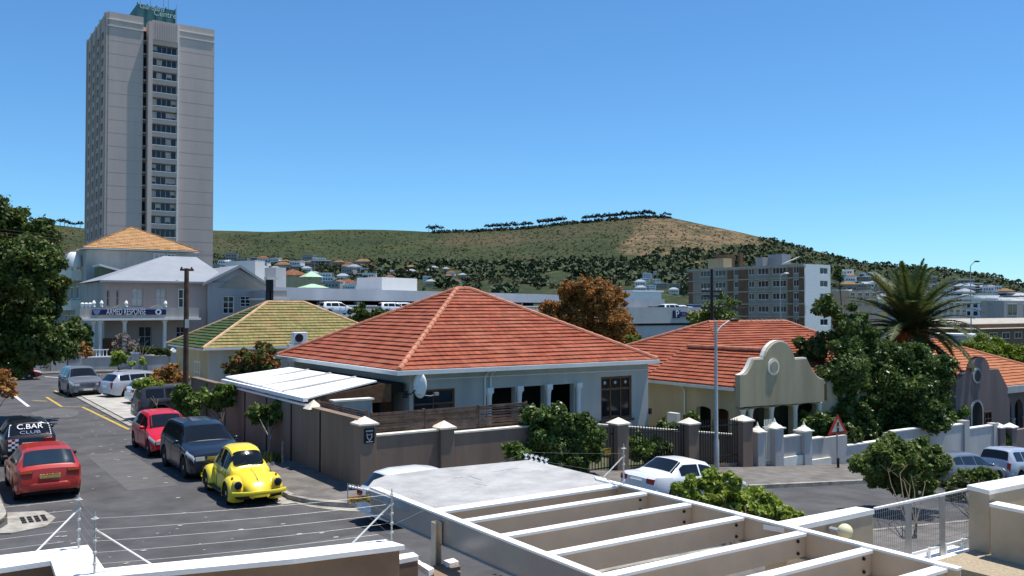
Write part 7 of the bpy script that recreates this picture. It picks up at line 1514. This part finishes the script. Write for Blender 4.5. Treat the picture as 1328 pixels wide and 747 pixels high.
# ================================================================ POLES, LAMPS, SIGNS, CABLES
t, s = -.3, 18.35; x, z = 0, 0
yt = EYE+(400-348)*40.2/F; UP = Thing('utility_pole', 'brown wooden utility pole at the far end of the brown wall', 'utility pole', t, s, .1)
b = UP.mb(); b.tube([(t, s, 0), (t, s, yt)], [.13, .10], 10); UP.part('pole', b, 'wood_pole', smooth=True)
b = UP.mb(); b.box(t-.28, t+.30, s-.06, s+.06, yt-.12, yt-.02); UP.part('crossarm', b, 'wood_pole')
b = UP.mb()
for dx in (-.22, .22): b.lathe((t+dx, s, yt-.02), [(.03, 0), (.05, .03), (.03, .08)], 8)
UP.part('insulator', b, 'plastic_dark'); b = UP.mb(); b.box(t-.09, t+.09, s-.16, s-.1, yt-2.7, yt-2.3); UP.part('junction_box', b, 'galv')
t, s, z = dY(923, 349, 50); TP = Thing('telephone_pole', 'dark telephone pole with two cross arms behind the cream house roof', 'telephone pole', t, s, hz(t))
b = TP.mb(); b.tube([(t, s, hz(t)), (t, s, z)], [.13, .08], 8); TP.part('pole', b, 'plastic_dark')
for y, w in ((378, .75), (384, .6), (399.5, .8)): zz = dY(923, y, 50)[2]; b = TP.mb(); b.box(t-w, t+w, s-.06, s+.06, zz-.05, zz+.05); o = TP.part('crossarm', b, 'plastic_dark'); q = TP.mb(); [q.lathe((t+w*f, s, zz+.05), [(.03, 0), (.05, .05), (.02, .12)], 8) for f in (-.9, -.5, .5, .9)]; q.build('insulator', 'galv', o)
t = 13.62; s = -.6; LP = Thing('street_lamp', 'grey steel street lamp on the pavement in front of the round gabled house', 'street lamp', t, s, hz(t)); zt8 = fs(929, 417, s)[1]
b = LP.mb(); b.tube([(t, s, hz(t)+.1), (t, s, hz(t)+1.2), (t, s, hz(t)+1.25), (t, s, zt8)], [.10, .10, .07, .055], 12); LP.part('pole', b, 'galv', smooth=True)
p = fs(947, 416, s); b = LP.mb(); b.tube([(t, s, fs(930, 432, s)[1]), (t+.3, s, fs(938, 423, s)[1]), (p[0]-.05, s, p[1])], .03, 8); LP.part('arm', b, 'galv', smooth=True)
q = fs(957, 413.5, s); b = LP.mb(); v = Vector((q[0]-p[0], 0, q[1]-p[1])); 
for k in range(5): f = k/4; c = Vector((p[0], s, p[1]))+v*f; r = (.05, .1, .12, .11, .05)[k]; b.v.append(None) if False else None
b.ball((p[0]+v.x*.5, s, p[1]+v.z*.5), (v.length*.58, .13, .075), 12); hd = LP.part('lamp_head', b, 'plastic_dark', smooth=True); b = LP.mb(); b.ball((p[0]+v.x*.55, s, p[1]+v.z*.5-.045), (v.length*.42, .1, .06), 12); b.build('lens', 'lamp_amber', hd, smooth=True)
for (px, y0, Y, lab, hx, hy) in ((1012, 357, 120, 'slim pale street lamp in front of the apartment block', 1020, 354.5), (1258.5, 345, 100, 'tall slim floodlight mast rising above the right hillside', 1267, 339)):
    t, s, z = dY(px, y0, Y); q = dY(hx, hy, Y); S_ = Thing('lamp_mast', lab, 'lamp mast', t, s, hz(t)); b = S_.mb(); b.tube([(t, s, hz(t)), (t, s, z)], [.12, .05], 6); S_.part('mast', b, 'galv')
    b = S_.mb(); b.tube([(t, s, z), (t+(q[0]-t)*.5, s+(q[1]-s)*.5, z+(q[2]-z)*.8), (q[0], q[1], q[2])], .04, 5); S_.part('arm', b, 'galv'); b = S_.mb(); b.ball(q, (.35 if Y == 100 else .4, .3, .10), 10); S_.part('lamp_head', b, 'plastic_dark' if Y == 100 else 'coping_white')
s = -.35; xm = fs(1086, 560, s)[0]; TS = Thing('warning_triangle', 'red bordered triangular traffic light warning sign in front of the low garden wall', 'traffic sign', xm, s, hz(xm)+.12)
zt9, zb9 = fs(1086, 537, s)[1], fs(1086, 562.5, s)[1]; hw = (fs(1098.5, 562, s)[0]-fs(1073.5, 562, s)[0])/2
tri = lambda k, yy0, yy1: [(xm-hw*k, zb9+(1-k)*.26), (xm+hw*k, zb9+(1-k)*.26), (xm, zb9+(1-k)*.26+(zt9-zb9)*k)]
b = TS.mb(); b.prism(tri(1, 0, 0), 's', s-.02, s-.005); TS.part('plate', b, 'sign_red'); b = TS.mb(); b.prism(tri(.64, 0, 0), 's', s-.026, s-.021); TS.part('face', b, 'curtain')
b = TS.mb(); zc = zb9+(zt9-zb9)*.34; b.box(xm-.07, xm+.07, s-.032, s-.027, zc-.2, zc+.2); o = TS.part('traffic_light_symbol', b, 'black')
for k, mm in ((1, 'sign_red'), (0, 'sign_yellow'), (-1, 'leaf_mid')): b = TS.mb(); b.lathe((xm, s-.035, zc+k*.12), [(.045, 0), (.045, .003)], 12, 's'); b.build('light_spot', mm, o)
b = TS.mb(); b.tube([(xm, s+.02, hz(xm)+.1), (xm, s+.02, zb9+.3)], .035, 8); TS.part('post', b, 'galv')
BL = Thing('bollard', 'small dark kerb bollard under the warning triangle', 'bollard', fs(1087, 600, -.9)[0], -.9, hz(20)); x = BL.o[0]; b = BL.mb(); b.lathe((x, -.9, hz(x)+.12), [(.05, 0), (.05, .3), (.07, .34), (.03, .4)], 8); BL.part('shaft', b, 'plastic_dark')
CB = Thing('overhead_cable', 'thin pale overhead cables running from the left edge down to the dark telephone pole', 'cable', -3, 8, 7)
pe = Vector(dY(923, 378, 50))
for k, (dy, dz) in enumerate(((0, 0), (5, .0), (10, .0))):
    ps_ = Vector(dY(-160, 278+dy, 30)); mid = []
    for i in range(25): f = i/24; p = ps_.lerp(pe+Vector((.3*k-.6, 0, 0)), f); p.z -= .35*4*f*(1-f); mid.append(tuple(p))
    b = CB.mb(); b.tube(mid, .0045, 4); CB.part('strand', b, 'plastic_dark' if k % 2 else 'wood_pole')
pe2 = Vector(dY(923, 399, 50))
for k in range(2):
    a = Vector(dY(1345, 386+8*k, 60)); mid = []
    for i in range(17): f = i/16; p = pe2.lerp(a, f); p.z -= .5*f*(1-f); mid.append(tuple(p))
    b = CB.mb(); b.tube(mid, .005, 4); CB.part('strand', b, 'plastic_dark')
SP2 = Thing('fallen_traffic_cone', 'orange brown sack lying beside the white hatchback in the bays', 'sack', -1.5, 31.2, .1) if False else None
b = MB();
